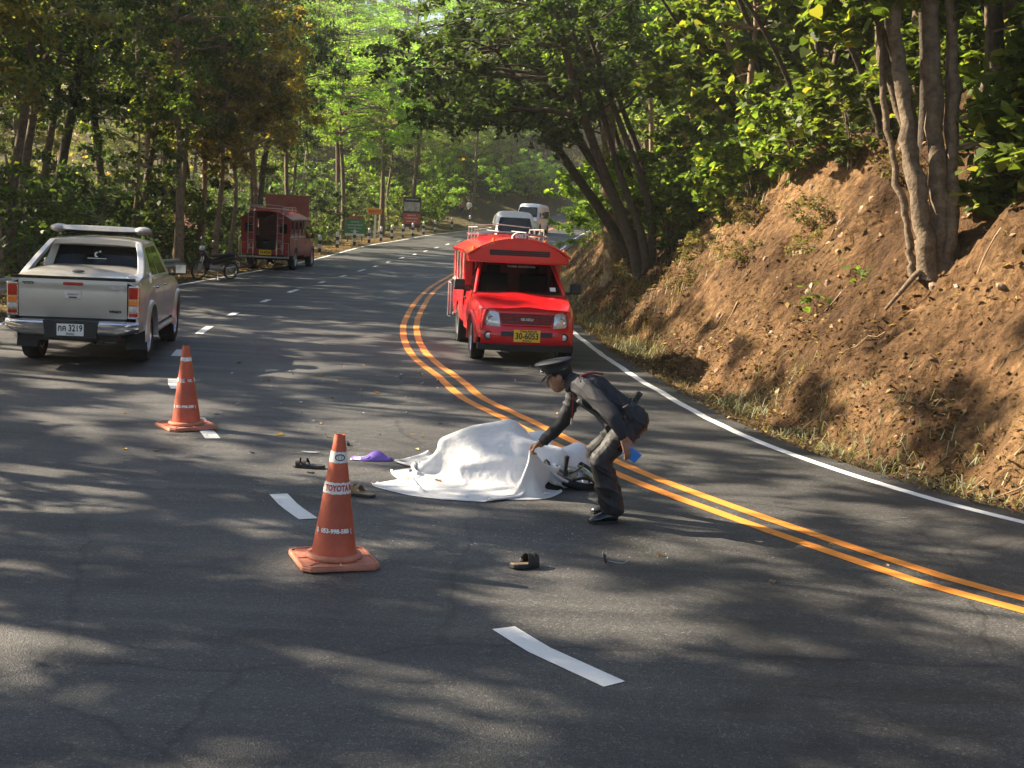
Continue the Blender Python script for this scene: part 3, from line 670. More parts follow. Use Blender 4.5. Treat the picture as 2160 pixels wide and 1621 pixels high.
for y, d, s in [(29.5, 3.6, 0.85), (31.5, 4.2, 0.9), (26.8, 4.8, 0.8), (34.5, 3.8, 0.95), (38, 4.4, 1.0), (24.5, 6.6, 0.9), (20.6, 7.0, 0.9), (44, 3.6, 1.0), (18.2, 7.2, 0.85), (49, 4.0, 1.0), (16.5, 7.6, 0.9), (25.5, 4.0, 0.75), (23.5, 4.6, 0.8), (28, 3.9, 0.85), (22.0, 5.2, 0.85), (20.8, 5.6, 0.85), (15.6, 4.6, 0.8), (14.9, 5.2, 0.95), (14.2, 4.4, 0.7), (16.6, 5.6, 0.9), (15.8, 6.4, 1.0), (33.0, 2.9, 0.8), (36.5, 3.2, 0.85)]:
    sh_ = bank_tree('broadshrub', u_at(y), d, 'broad leafed shrub ' + ('crowding round the clump of pale trunks' if y < 19 else 'at the foot of the dark arching stems' if y > 31 else 'hanging over the brow of the bare earth slope' if d < 5.3 else 'set just behind the brow of the bare earth slope'), s)
    if (y, d) in NEAR_SHRUBS:
        for k in range(60):
            a_ = rng.uniform(0, 6.28); h_ = rng.uniform(-0.9, 1.0); lf = bpy.data.objects.new('leaf', LEAF_ME); col.objects.link(lf); lf.parent = sh_
            r_ = math.sqrt(max(0.05, 1 - h_ * h_)) * rng.uniform(0.8, 1.1); lf.location = (-0.2 + 1.5 * r_ * math.cos(a_), 1.4 * r_ * math.sin(a_), 1.5 + 1.1 * h_)
            lf.rotation_euler = (rng.normal(-0.4, 0.5), rng.normal(0, 0.5), rng.uniform(0, 6.28)); lf.scale = (0.19 * rng.uniform(0.7, 1.25),) * 3

for y, d, s in [(56, 2.6, 1.0), (62, 3.0, 1.1), (69, 2.8, 1.0), (77, 3.0, 1.1), (86, 3.2, 1.0), (96, 3.5, 1.1), (106, 4, 1.1)]:
    bank_tree('lightshrub', u_at(y), d, 'sunlit yellow green shrub on the slope where the road bends away', s)
for i in range(16):
    bank_tree(['mid', 'mid2', 'dark', 'olive'][i % 4], u_at(54 + i * 3.6), rng.uniform(4.5, 12), 'green tree on the far stretch of the cut slope', rng.uniform(0.7, 1.0))
for y, d, s in [(27.5, 2.6, 0.42), (30.5, 2.3, 0.5), (24.6, 2.9, 0.38), (21.8, 3.4, 0.36), (33.5, 2.2, 0.5), (19.8, 4.2, 0.42), (26.0, 3.4, 0.4), (29.0, 3.1, 0.5), (17.2, 4.4, 0.45), (23.2, 3.9, 0.45)]:
    bank_tree('scrub', u_at(y), d, 'low dry brown scrub clinging to the bare earth slope', s)
for x_, y_, s_ in [(-17.0, 128.0, 1.25), (-12.5, 137.0, 1.3), (-20.0, 142.0, 1.45), (-8.0, 150.0, 1.3), (-25.0, 133.0, 1.4)]:
    plant('light', x_, y_, 'hillside_tree', 'tall light green tree closing the gap above the far bend', 'tree', G_F, s_, rng.uniform(0, 6.28))
# woods behind the crest and on the hill where the road bends
for i in range(60):
    for _ in range(30):
        x = rng.uniform(12, 62); y = rng.uniform(14, 130)
        if signed(RIGHT, x, y)[0][0] > 13: break
    k_ = ['mid2', 'dark', 'broad2', 'mid', 'dark2', 'olive'][i % 6]
    plant(k_, x, y, 'hillside_tree', 'green tree in the woods above the cut slope', 'tree', G_F, rng.uniform(0.9, 1.3), rng.uniform(0, 6.28))
for i in range(80):
    for _ in range(40):
        x = rng.uniform(-45, 55); y = rng.uniform(112, 185)
        if signed(LEFT, x, y)[0][0] < -5: break
    k_ = ['mid', 'light', 'olive', 'light', 'mid2', 'dark'][i % 6]
    plant(k_, x, y, 'hillside_tree', 'hazy yellow green tree on the hillside beyond the bend', 'tree', G_F, rng.uniform(1.1, 1.7) if x > 14 or y > 172 or x < -30 else rng.uniform(0.85, 1.15) if y > 150 else rng.uniform(0.45, 0.7), rng.uniform(0, 6.28))
for i in range(40):
    for _ in range(40):
        x = rng.uniform(-20, 30); y = rng.uniform(98, 150); q = signed(LEFT, x, y)[0][0]
        if -14 < q < -2.5: break
    plant(['lightshrub', 'shrub'][i % 2], x, y, 'hillside_shrub', ('low sunlit yellow green shrub beyond the bend of the road', 'low mid green shrub beyond the bend of the road')[i % 2], 'shrub', 'shrubs beyond the bend', rng.uniform(0.9, 1.6), rng.uniform(0, 6.28))

def trunk_tree(name, label, stems, lmat, seed, clumps, leaf=0.2, per=70, clump_r=0.7, bmat=None, group=G_R, roots=()):
    """tree with stems traced as 3-D paths; clumps = positions of foliage in world space"""
    base = Vector(stems[0][0][0]); r_ = np.random.default_rng(seed)
    o = empty(name, base); tag(o, label, 'tree', group)
    mb = MB(); nodes = []
    for path, r0, r1 in stems:
        c = [np.array(p, float) - np.array(base) for p in path]
        pts = []
        P_ = [2 * c[0] - c[1]] + c + [2 * c[-1] - c[-2]]
        for i in range(1, len(P_) - 2):
            for t in np.linspace(0, 1, 9)[:-1]:
                pts.append(0.5 * ((2 * P_[i]) + (-P_[i - 1] + P_[i + 1]) * t + (2 * P_[i - 1] - 5 * P_[i] + 4 * P_[i + 1] - P_[i + 2]) * t * t + (-P_[i - 1] + 3 * P_[i] - 3 * P_[i + 1] + P_[i + 2]) * t ** 3))
        pts.append(c[-1]); pts = [p + r_.normal(0, 0.02, 3) for p in pts]
        n = len(pts); rs = [r0 * (1 - i / (n - 1)) + r1 * i / (n - 1) for i in range(n)]; rs[0] *= 1.35; rs[1] *= 1.12
        rs = [q * (1 + r_.uniform(-0.11, 0.11)) for q in rs]
        mb.tube([tuple(p) for p in pts], rs, 11); nodes += list(zip(pts[n // 3:], rs[n // 3:]))
    for path, r0, r1 in roots:
        q = MB(); q.tube([tuple(Vector(p) - base) for p in path], [r0 + (r1 - r0) * i / (len(path) - 1) for i in range(len(path))], 7); q.build('root', bmat or M_BARK_PALE, o, angle=70)
    pos = []
    for c in clumps:
        c = np.array(c, float) - np.array(base)
        p, r = nodes[int(np.argmin([np.linalg.norm(c - p) for p, _ in nodes]))]
        limb(mb, p, c, min(r * 0.5, 0.03), 0.006, r_, 0.1, 5, 5)
        k = int(per * r_.uniform(0.6, 1.4)); ns = max(3, k // 16); g = []
        for _ in range(ns):
            e = r_.normal(0, 1, 3) * np.array([1, 1, 0.6]); e *= clump_r * r_.uniform(0.4, 1) / np.linalg.norm(e)
            t = r_.uniform(0.15, 1, k // ns + 1)[:, None]
            g.append(c + e * t + r_.normal(0, 0.09 * clump_r, (len(t), 3)))
        pos.append(np.concatenate(g)[:k])
    mb.v = [(v[0] + 0.016 * float(vnoise(v[0] * 16 + v[1] * 9, v[2] * 2.2)), v[1], v[2]) for v in mb.v]
    mb.build('trunk', bmat or M_BARK_PALE, o, angle=70)
    if pos:
        V, F = leaf_cloud(r_, np.concatenate(pos), leaf, 0.75, HEART)
        link('crown', np_mesh('crown', V, F), lmat, o)
    return o
def scatter(c, r, n, seed):
    q = np.random.default_rng(seed); out = []
    for _ in range(n):
        d = q.normal(0, 1, 3); d /= np.linalg.norm(d); out.append(tuple(np.array(c) + np.array(r) * d * q.uniform(0.3, 1) ** 0.5))
    return out
# many-stemmed tree half way up the slope: its stems cross the right side of the view
b0 = bank_at(u_at(16.6), 3.4)
bx, by, bz = b0.x, b0.y, b0.z - 0.30
def stem(x0, y0, z0, dx, dz, r0, r1, bow=0.15, dy=0.2):
    return ([(bx + x0, by + y0, bz + z0), (bx + x0 + dx * 0.12 + bow * 0.4, by + y0, bz + z0 + dz * 0.14), (bx + x0 + dx * 0.38 + bow, by + y0 + dy * 0.4, bz + z0 + dz * 0.36), (bx + x0 + dx * 0.70 + bow * 0.5, by + y0 + dy * 0.8, bz + z0 + dz * 0.68), (bx + x0 + dx, by + y0 + dy, bz + z0 + dz)], r0, r1)
trunk_tree('many_stemmed_tree', 'clump of thick pale brown trunks rooted half way up the bare earth slope',
           [stem(0, 0, 0, -0.85, 7.0, 0.155, 0.07, 0.05), stem(-0.22, -0.12, 0.05, -1.25, 6.2, 0.145, 0.06, 0.02), stem(0.16, 0.05, 0, -0.25, 6.8, 0.09, 0.05, -0.10), stem(-0.08, 0.16, 0.1, -1.7, 5.6, 0.065, 0.035, 0.1),
            stem(0.05, -0.1, 0, -0.55, 6.5, 0.10, 0.05, 0.12), stem(-0.32, 0.1, 0.1, -1.0, 5.8, 0.055, 0.03, -0.15), stem(0.28, 0.2, 0.0, 0.15, 6.0, 0.05, 0.03, 0.1),
            ([(bx + 0.30, by - 0.20, bz - 0.65), (bx + 0.34, by - 0.16, bz + 0.0), (bx + 0.16, by - 0.05, bz + 0.45), (bx - 0.1, by, bz + 0.95)], 0.075, 0.06)],
           L_BIG, 5, scatter((bx - 0.4, by + 0.3, bz + 5.6), (2.6, 2.2, 1.8), 52, 8) + scatter((bx + 0.8, by - 0.2, bz + 2.4), (0.9, 0.9, 1.3), 16, 9) + scatter((bx - 1.3, by + 0.5, bz + 3.9), (0.8, 0.8, 0.6), 8, 10), 0.17, 95, bmat=M_BARK,
           roots=[([(bx - 0.1, by - 0.1, bz + 0.35), (bx - 0.4, by - 0.2, bz + 0.12), (bx - 0.75, by - 0.2, bz - 0.35)], 0.06, 0.02), ([(bx + 0.1, by - 0.15, bz + 0.3), (bx + 0.0, by - 0.35, bz + 0.0), (bx - 0.1, by - 0.7, bz - 0.3)], 0.05, 0.015)])
b1 = bank_at(u_at(17.6), 4.6); cx_, cy_, cz_ = b1
trunk_tree('dark_leaning_tree', 'dark trunk leaning left behind the clump of pale trunks on the slope',
           [([(cx_, cy_, cz_ - 0.3), (cx_ - 0.15, cy_, cz_ + 0.9), (cx_ - 0.3, cy_, cz_ + 2.2), (cx_ - 0.5, cy_ + 0.1, cz_ + 6)], 0.12, 0.06)],
           L_BIG, 6, scatter((cx_, cy_, cz_ + 4.0), (1.8, 1.6, 1.7), 34, 18), 0.2, 75, bmat=M_BARK_DARK)
b2 = bank_at(u_at(38.5), 2.25); dx_, dy_, dz_ = b2
trunk_tree('roadside_tree', 'tree with stout pale trunk and flaring base at the foot of the far slope',
           [([(dx_, dy_, dz_ - 0.4), (dx_ - 0.12, dy_, dz_ + 0.9), (dx_ - 0.28, dy_, dz_ + 2.4), (dx_ - 0.5, dy_, dz_ + 5), (dx_ - 0.6, dy_, dz_ + 8)], 0.32, 0.14)],
           L_LIGHT, 7, scatter((dx_ - 0.6, dy_ - 0.2, dz_ + 2.4), (1.6, 1.4, 1.2), 16, 28) + scatter((dx_ - 0.6, dy_, dz_ + 6.5), (2.6, 2.4, 1.6), 34, 29), 0.18, 80)
# ------------------------------------------------------------------ vehicles
M_RUBBER = mat('tyre_rubber', (0.018, 0.018, 0.018), 0.85, 0, var=0.3, scale=14)
M_BLACK = mat('black_plastic', (0.02, 0.02, 0.021), 0.55, 0, var=0.25, scale=20)
M_GLOSSBLACK = mat('gloss_black', (0.012, 0.012, 0.013), 0.18)
M_ALLOY = mat('alloy_wheel', (0.55, 0.55, 0.55), 0.32, 0.85, var=0.15, scale=10)
M_CHROME = mat('chrome', (0.75, 0.75, 0.76), 0.12, 1.0)
M_STEEL = mat('dull_steel', (0.42, 0.41, 0.39), 0.42, 0.7, var=0.2, scale=12)
M_SILVER = mat('silver_paint', (0.50, 0.485, 0.455), 0.34, 0.55, var=0.06, scale=3, coat=0.8)
M_RED = mat('red_paint', (0.62, 0.012, 0.016), 0.30, 0.0, var=0.08, scale=3, coat=0.7)
M_RED_OLD = mat('old_red_paint', (0.30, 0.018, 0.018), 0.42, 0.0, var=0.2, scale=5, coat=0.2)
M_MAROON = mat('maroon_paint', (0.13, 0.02, 0.022), 0.5, 0, var=0.2, scale=6)
M_VANWHITE = mat('cream_white_paint', (0.78, 0.76, 0.70), 0.35, 0.0, var=0.04, scale=3, coat=0.5)
M_VANBLUE = mat('van_white_paint', (0.66, 0.72, 0.80), 0.35, 0.0, var=0.04, scale=3, coat=0.5)
M_SEAT = mat('dark_upholstery', (0.03, 0.022, 0.022), 0.8, 0, var=0.3, scale=9)
M_LAMPRED = mat('red_lamp_lens', (0.45, 0.012, 0.012), 0.15, 0, coat=0.6)
M_LAMPORANGE = mat('orange_lamp_lens', (0.85, 0.22, 0.02), 0.18, 0, coat=0.6)
M_LAMPCLEAR = mat('clear_lamp_lens', (0.62, 0.64, 0.66), 0.10, 0.35, coat=0.8, var=0.25, scale=25)
M_PLATE_W = mat('white_plate', (0.78, 0.78, 0.76), 0.4)
M_PLATE_Y = mat('yellow_plate', (0.80, 0.50, 0.03), 0.4)
M_INK = mat('black_ink', (0.012, 0.012, 0.014), 0.5)
M_WHITEINK = mat('white_print', (0.82, 0.82, 0.80), 0.5)
M_REDINK = mat('red_print', (0.45, 0.03, 0.035), 0.5)
M_WOODRACK = mat('rack_paint', (0.30, 0.13, 0.09), 0.6, 0, var=0.3, scale=8)
M_BADGE = mat('badge_metal', (0.62, 0.62, 0.62), 0.38, 0.25)
def glass_mat(name, tint, alpha=0.55):
    q = bpy.data.materials.new(name); q.use_nodes = True
    n = q.node_tree.nodes; l = q.node_tree.links; b = n['Principled BSDF']
    b.inputs['Base Color'].default_value = (0.006, 0.007, 0.007, 1); b.inputs['Roughness'].default_value = 0.04; b.inputs['Specular IOR Level'].default_value = 0.6
    t = n.new('ShaderNodeBsdfTransparent'); t.inputs[0].default_value = (*tint, 1)
    mx = n.new('ShaderNodeMixShader'); mx.inputs[0].default_value = alpha
    l.new(t.outputs[0], mx.inputs[1]); l.new(b.outputs[0], mx.inputs[2]); l.new(mx.outputs[0], n['Material Output'].inputs['Surface'])
    return q
M_GLASS = glass_mat('dark_glass', (0.5, 0.52, 0.5), 0.72)
M_SCREEN = glass_mat('windscreen_glass', (0.86, 0.9, 0.88), 0.30)

def wheel(parent, x, y, r=0.37, w=0.25, side=1, spokes=6, hub=M_ALLOY):
    """tyre with its rim as a sub-part; axle along x"""
    M = Matrix.Translation((x, y, r)) @ Matrix.Rotation(math.radians(90) * side, 4, 'Y')
    t = MB(); h = w / 2; ri = r * 0.66
    t.lathe([(ri, -h * 0.82), (r * 0.86, -h), (r * 0.96, -h * 0.92), (r, -h * 0.7), (r, h * 0.7), (r * 0.96, h * 0.92), (r * 0.86, h), (ri, h * 0.82)], 36, M, closed=True)
    ty = t.build('tyre', M_RUBBER, parent, angle=40)
    q = MB()
    q.lathe([(ri * 1.02, -h * 0.8), (ri * 1.02, h * 0.80), (ri * 0.93, h * 0.86), (ri * 0.88, h * 0.55), (ri * 0.86, -h * 0.8)], 30, M, closed=True)
    q.lathe([(ri * 0.9, -h * 0.1), (ri * 0.2, -h * 0.1), (0.001, -h * 0.1)], 30, M, mi=1)
    for k in range(spokes):
        a = 2 * math.pi * k / spokes
        R = M @ Matrix.Rotation(a, 4, 'Z')
        pts = [(0.03, -0.045, h * 0.62), (ri * 0.9, -0.06, h * 0.5), (ri * 0.9, 0.06, h * 0.5), (0.03, 0.045, h * 0.62)]
        V = [R @ Vector(p) for p in pts] + [R @ Vector((p[0], p[1], p[2] - 0.05)) for p in pts]
        q.add(V, [(0, 1, 2, 3), (7, 6, 5, 4), (0, 4, 5, 1), (1, 5, 6, 2), (2, 6, 7, 3), (3, 7, 4, 0)])
    q.lathe([(0.075, h * 0.2), (0.075, h * 0.66), (0.05, h * 0.72), (0.001, h * 0.72)], 16, M)
    q.build('rim', [hub, M_BLACK], ty, angle=40)
    return ty
def pane(name, quad, mat_, parent, off=0.004, r=0.06, thick=0.005):
    """a window with rounded corners laid on the planar quad (corners in order)"""
    Q = [Vector(p) for p in quad]
    nrm = (Q[1] - Q[0]).cross(Q[3] - Q[0]).normalized()
    pts = []
    n = len(Q)
    for i in range(n):
        a, b, c = Q[i - 1], Q[i], Q[(i + 1) % n]
        d1 = (a - b); d2 = (c - b); k1 = min(r, d1.length * 0.4); k2 = min(r, d2.length * 0.4)
        p0 = b + d1.normalized() * k1; p2 = b + d2.normalized() * k2
        for t in (0, 0.33, 0.67, 1): pts.append(p0 * (1 - t) ** 2 + b * 2 * t * (1 - t) + p2 * t * t)
    mb = MB(); m_ = len(pts)
    mb.add([p + nrm * off for p in pts] + [p + nrm * (off - thick) for p in pts], [tuple(range(m_)), tuple(reversed(range(m_, 2 * m_)))] + [(i, m_ + i, m_ + (i + 1) % m_, (i + 1) % m_) for i in range(m_)])
    return mb.build(name, mat_, parent, smooth=False)
def side_grid(mb, y0, y1, zl, zu, xw, side, ny=24, nz=9, thick=0.03):
    """curved body side between y0 and y1; zl, zu lower and upper edges; xw half width at (y, t)"""
    ys = np.linspace(y0, y1, ny)
    P = [[(side * xw(y, t), y, zl(y) + (zu(y) - zl(y)) * t) for t in np.linspace(0, 1, nz)] for y in ys]
    I = [[(p[0] - side * thick, p[1], p[2]) for p in row] for row in P]
    mb.grid(P, flip=side > 0)
    # edge returns
    mb.grid([[P[i][0], I[i][0]] for i in range(ny)], flip=side < 0); mb.grid([[P[i][-1], I[i][-1]] for i in range(ny)], flip=side > 0)
    mb.grid([P[0], I[0]]); mb.grid([P[-1], I[-1]])
def arch(y, y0, r, zc, low):
    d = abs(y - y0)
    return max(low, zc + math.sqrt(max(0, r * r - d * d))) if d < r else low

def flare(parent, y0, r, zc, xw, side, mat_, a0=-8, a1=188, w=0.055, lip=0.035):
    mb = MB(); P = []
    for a in np.linspace(math.radians(a0), math.radians(a1), 22):
        c, s = math.cos(a), math.sin(a); y = y0 + r * c; z = zc + r * s
        x = xw(y, 0.4)
        P.append([(side * (x - 0.02), y0 + (r + w) * c, zc + (r + w) * s), (side * (x + lip * 0.7), y0 + (r + w * 0.7) * c, zc + (r + w * 0.7) * s), (side * (x + lip), y0 + (r + 0.01) * c, zc + (r + 0.01) * s),
                  (side * (x + lip), y0 + (r - 0.012) * c, zc + (r - 0.012) * s), (side * (x - 0.05), y0 + (r - 0.012) * c, zc + (r - 0.012) * s)])
    mb.grid(P, flip=side < 0)
    return mb.build('wheel_arch', mat_, parent, angle=50)

def mirror(parent, x, y, z, side, mat_, glassmat=M_CHROME, fwd_sign=1):
    mb = MB()
    mb.box((side * (x + 0.05), y, z - 0.03), (0.12, 0.05, 0.05))
    q = mb.build('mirror', mat_, parent, bevel=0.012)
    h = MB(); h.box((side * (x + 0.19), y + 0.02, z + 0.06), (0.21, 0.10, 0.19), taper=(0.9, 0.8))
    h.build('housing', mat_, q, bevel=0.035, seg=4)
    g = MB(); g.box((side * (x + 0.19), y - 0.034, z + 0.06), (0.165, 0.006, 0.14))
    g.build('glass', glassmat, q, bevel=0.002)
    return q

# ---- silver pickup seen from behind
def silver_pickup():
    o = empty('pickup_truck', (-6.13, 18.35, 0.0), math.radians(8.0), 0.97)
    tag(o, 'silver double cab pickup truck with a hard bed lid stopped in the left lane', 'pickup truck')
    W = 0.895
    def xw(y, t):
        fr = 1 - 0.16 * max(0, (y - 3.0) / 0.9) ** 2.2 - 0.03 * max(0, (-0.6 - y) / 0.5) ** 2
        return W * fr * (0.955 + 0.075 * math.sin(math.pi * min(1, 0.16 + t * 0.80)) - 0.028 * t)
    def zl(y): return max(arch(y, 0, 0.46, 0.40, 0.50), arch(y, 3.085, 0.46, 0.40, 0.50))
    def zu(y): return float(np.interp(y, [-1.2, 0.44, 0.5, 2.5, 2.75, 3.5, 3.92], [1.235, 1.235, 1.20, 1.19, 1.16, 1.06, 0.93]))
    # dark core
    c = MB()
    c.box((0, 1.35, 0.62), (1.40, 4.9, 0.22)); c.box((0, -0.35, 0.95), (1.62, 1.3, 0.45)); c.box((0, 1.6, 0.9), (1.6, 2.1, 0.45)); c.box((0, 3.3, 0.85), (1.28, 1.0, 0.3))
    c.build('chassis', M_BLACK, o)
    for side in (-1, 1):
        for nm, a, b, n_ in (('bed_side', -1.12, 0.445, 40), ('rear_door', 0.475, 1.335, 12), ('front_door', 1.355, 2.46, 14), ('front_wing', 2.48, 3.92, 40)):
            mb = MB(); side_grid(mb, a, b, zl, zu, xw, side, n_, 10)
            p = mb.build(nm, M_SILVER, o, angle=50)
            if 'door' in nm:
                h = MB(); h.tube([(side * (xw(a + 0.2, 0.75) + 0.005), a + 0.08, 1.06), (side * (xw(a + 0.2, 0.75) + 0.035), a + 0.11, 1.065), (side * (xw(a + 0.2, 0.75) + 0.035), a + 0.25, 1.065), (side * (xw(a + 0.2, 0.75) + 0.005), a + 0.28, 1.06)], 0.014, 8)
                h.build('handle', M_CHROME, p)
        flare(o, 0, 0.46, 0.40, xw, side, M_SILVER); flare(o, 3.085, 0.46, 0.40, xw, side, M_SILVER)
        wheel(o, side * 0.76, 0, 0.385, 0.265, side); wheel(o, side * 0.76, 3.085, 0.385, 0.265, side)
        s = MB(); s.box((side * 0.86, 1.5, 0.44), (0.16, 1.9, 0.05)); s.tube([(side * 0.92, 0.6, 0.42), (side * 0.93, 0.8, 0.43), (side * 0.93, 2.3, 0.43), (side * 0.9, 2.45, 0.42)], 0.03, 8); s.build('side_step', M_STEEL, o, bevel=0.012)
        f = MB(); f.box((side * 0.76, -0.48, 0.36), (0.28, 0.015, 0.30), rotx(math.radians(-8))); f.build('mud_flap', M_BLACK, o)
        mirror(o, 0.86, 2.32, 1.22, side, M_BLACK)
        # tail lamp stack
        L = empty('tail_lamp'); L.parent = o
        zz = [(0.98, 1.15, M_LAMPRED), (0.89, 0.972, M_LAMPORANGE), (0.80, 0.882, M_LAMPCLEAR), (0.735, 0.792, M_LAMPRED)]
        bk = MB(); bk.box((side * 0.812, -1.085, 0.94), (0.155, 0.10, 0.47)); bk.build('lamp_housing', M_CHROME, L, bevel=0.02)
        for a, b, mm in zz:
            q = MB(); q.box((side * 0.812, -1.118, (a + b) / 2), (0.128, 0.06, b - a - 0.006)); q.build('lens', mm, L, bevel=0.016, seg=3)
    # hood and front
    hd = MB(); ys = np.linspace(2.62, 3.92, 12); xs = np.linspace(-1, 1, 13)
    hd.grid([[(x * xw(y, 1.0) * 0.995, y, zu(y) + 0.05 * (1 - x * x)) for x in xs] for y in ys], flip=True); hd.build('hood', M_SILVER, o)
    fb = MB(); fb.grid([[(x * xw(3.9, 0.5), 3.90 + 0.07 * (1 - x ** 4), z) for x in xs] for z in np.linspace(0.45, 0.95, 6)]); fb.build('front_bumper', M_SILVER, o)
    # tailgate
    tg = MB(); P = []
    for z in np.linspace(0.70, 1.232, 14):
        t = (z - 0.70) / 0.532
        yy = -1.12 - 0.018 * math.sin(math.pi * t) - (0.014 if t > 0.78 else 0.0) - 0.004
        P.append([(x * 0.728, yy, z) for x in np.linspace(-1, 1, 9)])
    tg.grid(P); tg.grid([[p, (p[0], p[1] + 0.05, p[2])] for p in P[-1]]); tg.grid([[p, (p[0], p[1] + 0.05, p[2])] for p in P[0]])
    gate = tg.build('tailgate', M_SILVER, o, angle=30, fix=True)
    h = MB(); h.box((0, -1.150, 1.02), (0.22, 0.02, 0.115)); hh = h.build('latch_bezel', M_BADGE, gate, bevel=0.02, seg=3)
    h = MB(); h.box((0, -1.163, 1.035), (0.15, 0.02, 0.035)); h.build('handle', M_CHROME, hh, bevel=0.008)
    h = MB(); h.box((0, -1.155, 0.985), (0.11, 0.02, 0.02)); h.build('latch_recess', M_BLACK, hh, bevel=0.005)
    h = MB(); h.box((0, -1.156, 1.172), (0.27, 0.025, 0.042)); h.build('brake_light', M_LAMPRED, gate, bevel=0.012)
    Mx = lambda x, z, y=-1.1605: face_M((x, y, z), (1, 0, 0), (0, 0, 1))
    lettering('badge', 'TOYOTA', 0.05, Mx(-0.60, 1.165), M_GLOSSBLACK, gate, 0.155, 0.002)
    lettering('badge', 'HILUX', 0.055, Mx(0.59, 1.135, -1.1605), M_BADGE, gate, 0.20, 0.003)
    lettering('badge', 'G', 0.045, Mx(0.65, 1.085, -1.1565), M_BADGE, gate, 0.06, 0.004)
    lettering('badge', 'VIGO', 0.045, Mx(0.57, 0.80, -1.1465), M_GLOSSBLACK, gate, 0.17, 0.003)
    gap = MB(); gap.box((0, -1.105, 1.250), (1.66, 0.10, 0.038)); gap.build('lid_seal', M_GLOSSBLACK, o)
    # bumper with the number plate in its recess
    bp = MB(); P = []
    for x in np.linspace(-1, 1, 25):
        ax = abs(x); yy = -1.30 + 0.11 * max(0, (ax - 0.62) / 0.38) ** 2
        top = 0.665; bot = 0.455 + 0.07 * max(0, (ax - 0.7) / 0.3)
        P.append([(x * 0.895, yy + 0.20, top + 0.005), (x * 0.895, yy + 0.03, top), (x * 0.895, yy, top - 0.035), (x * 0.895, yy + 0.012, (top + bot) / 2), (x * 0.895, yy + 0.005, bot + 0.05), (x * 0.895, yy + 0.05, bot), (x * 0.895, yy + 0.2, bot)])
    bp.grid(P); bump = bp.build('rear_bumper', M_CHROME, o, angle=50)
    rc = MB(); rc.prism([(-0.37, 0.672), (0.37, 0.672), (0.345, 0.425), (-0.345, 0.425)], 'y', -1.318, -1.12); rc.build('plate_recess', M_BLACK, bump, bevel=0.012)
    pl = MB(); pl.box((0, -1.327, 0.545), (0.36, 0.01, 0.165)); plate = pl.build('number_plate', M_PLATE_W, bump, bevel=0.004)
    lettering('plate_number', 'กค 3219', 0.125, face_M((0, -1.3335, 0.565), (1, 0, 0), (0, 0, 1)), M_INK, plate, 0.325, 0.0035)
    lettering('plate_province', 'เชียงใหม่', 0.05, face_M((0, -1.3335, 0.488), (1, 0, 0), (0, 0, 1)), M_INK, plate, 0.11, 0.001)
    ub = MB(); ub.box((0, -0.95, 0.45), (1.2, 0.25, 0.16)); ub.tube([(0.35, -1.1, 0.36), (0.35, 0.6, 0.36)], 0.04, 8); ub.box((0, 0, 0.385), (1.3, 0.16, 0.14)); ub.lathe([(0.001, -0.16), (0.12, -0.1), (0.16, 0), (0.12, 0.1), (0.001, 0.16)], 16, Matrix.Translation((0.1, 0, 0.38)) @ Matrix.Rotation(math.pi / 2, 4, 'Y')); ub.build('axle', M_BLACK, o)
    # cab: roof shell on pillars, windows let into it
    B = [(-0.80, 0.52, 1.20), (0.80, 0.52, 1.20), (0.80, 2.80, 1.17), (-0.80, 2.80, 1.17)]
    T = [(-0.655, 0.74, 1.70), (0.655, 0.74, 1.70), (0.645, 2.02, 1.71), (-0.645, 2.02, 1.71)]
    def lerp3(a, b, t): return tuple(a[i] * (1 - t) + b[i] * t for i in range(3))
    def quad_on(i, j, u0, u1, v0, v1):
        return [lerp3(lerp3(B[i], B[j], u0), lerp3(T[i], T[j], u0), v0), lerp3(lerp3(B[i], B[j], u1), lerp3(T[i], T[j], u1), v0),
                lerp3(lerp3(B[i], B[j], u1), lerp3(T[i], T[j], u1), v1), lerp3(lerp3(B[i], B[j], u0), lerp3(T[i], T[j], u0), v1)]
    cab = MB()
    def frame(i, j, holes):
        """wall between corners i and j with window openings (u0,u1) from v .10 to .90"""
        v0, v1 = 0.08, 0.90
        us = [0.0]
        for a, b in holes: us += [a, b]
        us += [1.0]
        cab.add(quad_on(i, j, 0, 1, 0, v0), [(0, 1, 2, 3)]); cab.add(quad_on(i, j, 0, 1, v1, 1), [(0, 1, 2, 3)])
        for k in range(0, len(us), 2): cab.add(quad_on(i, j, us[k], us[k + 1], v0, v1), [(0, 1, 2, 3)])
    frame(0, 1, [(0.08, 0.92)]); frame(1, 2, [(0.10, 0.42), (0.46, 0.86)]); frame(3, 0, [(0.14, 0.54), (0.58, 0.90)]); frame(2, 3, [(0.06, 0.94)])
    R_ = []
    for v in np.linspace(0, 1, 9):
        a = lerp3(T[0], T[3], v); b = lerp3(T[1], T[2], v)
        R_.append([(a[0] + (b[0] - a[0]) * u, a[1], a[2] + 0.085 * (1 - (2 * u - 1) ** 4) * (0.75 + 0.25 * math.sin(math.pi * v))) for u in np.linspace(0, 1, 13)])
    cab.grid(R_, flip=True)
    cabo = cab.build('cab', M_SILVER, o, angle=28)
    pane('rear_window', quad_on(0, 1, 0.07, 0.93, 0.07, 0.91), M_GLASS, o, -0.004)
    for (i, j, h) in ((1, 2, [(0.09, 0.43), (0.45, 0.87)]), (3, 0, [(0.13, 0.55), (0.57, 0.91)])):
        for a, b in h: pane('side_window', quad_on(i, j, a, b, 0.07, 0.91), M_GLASS, o, -0.004)
    pane('windscreen', quad_on(2, 3, 0.05, 0.95, 0.07, 0.91), M_SCREEN, o, -0.004)
    st = MB()
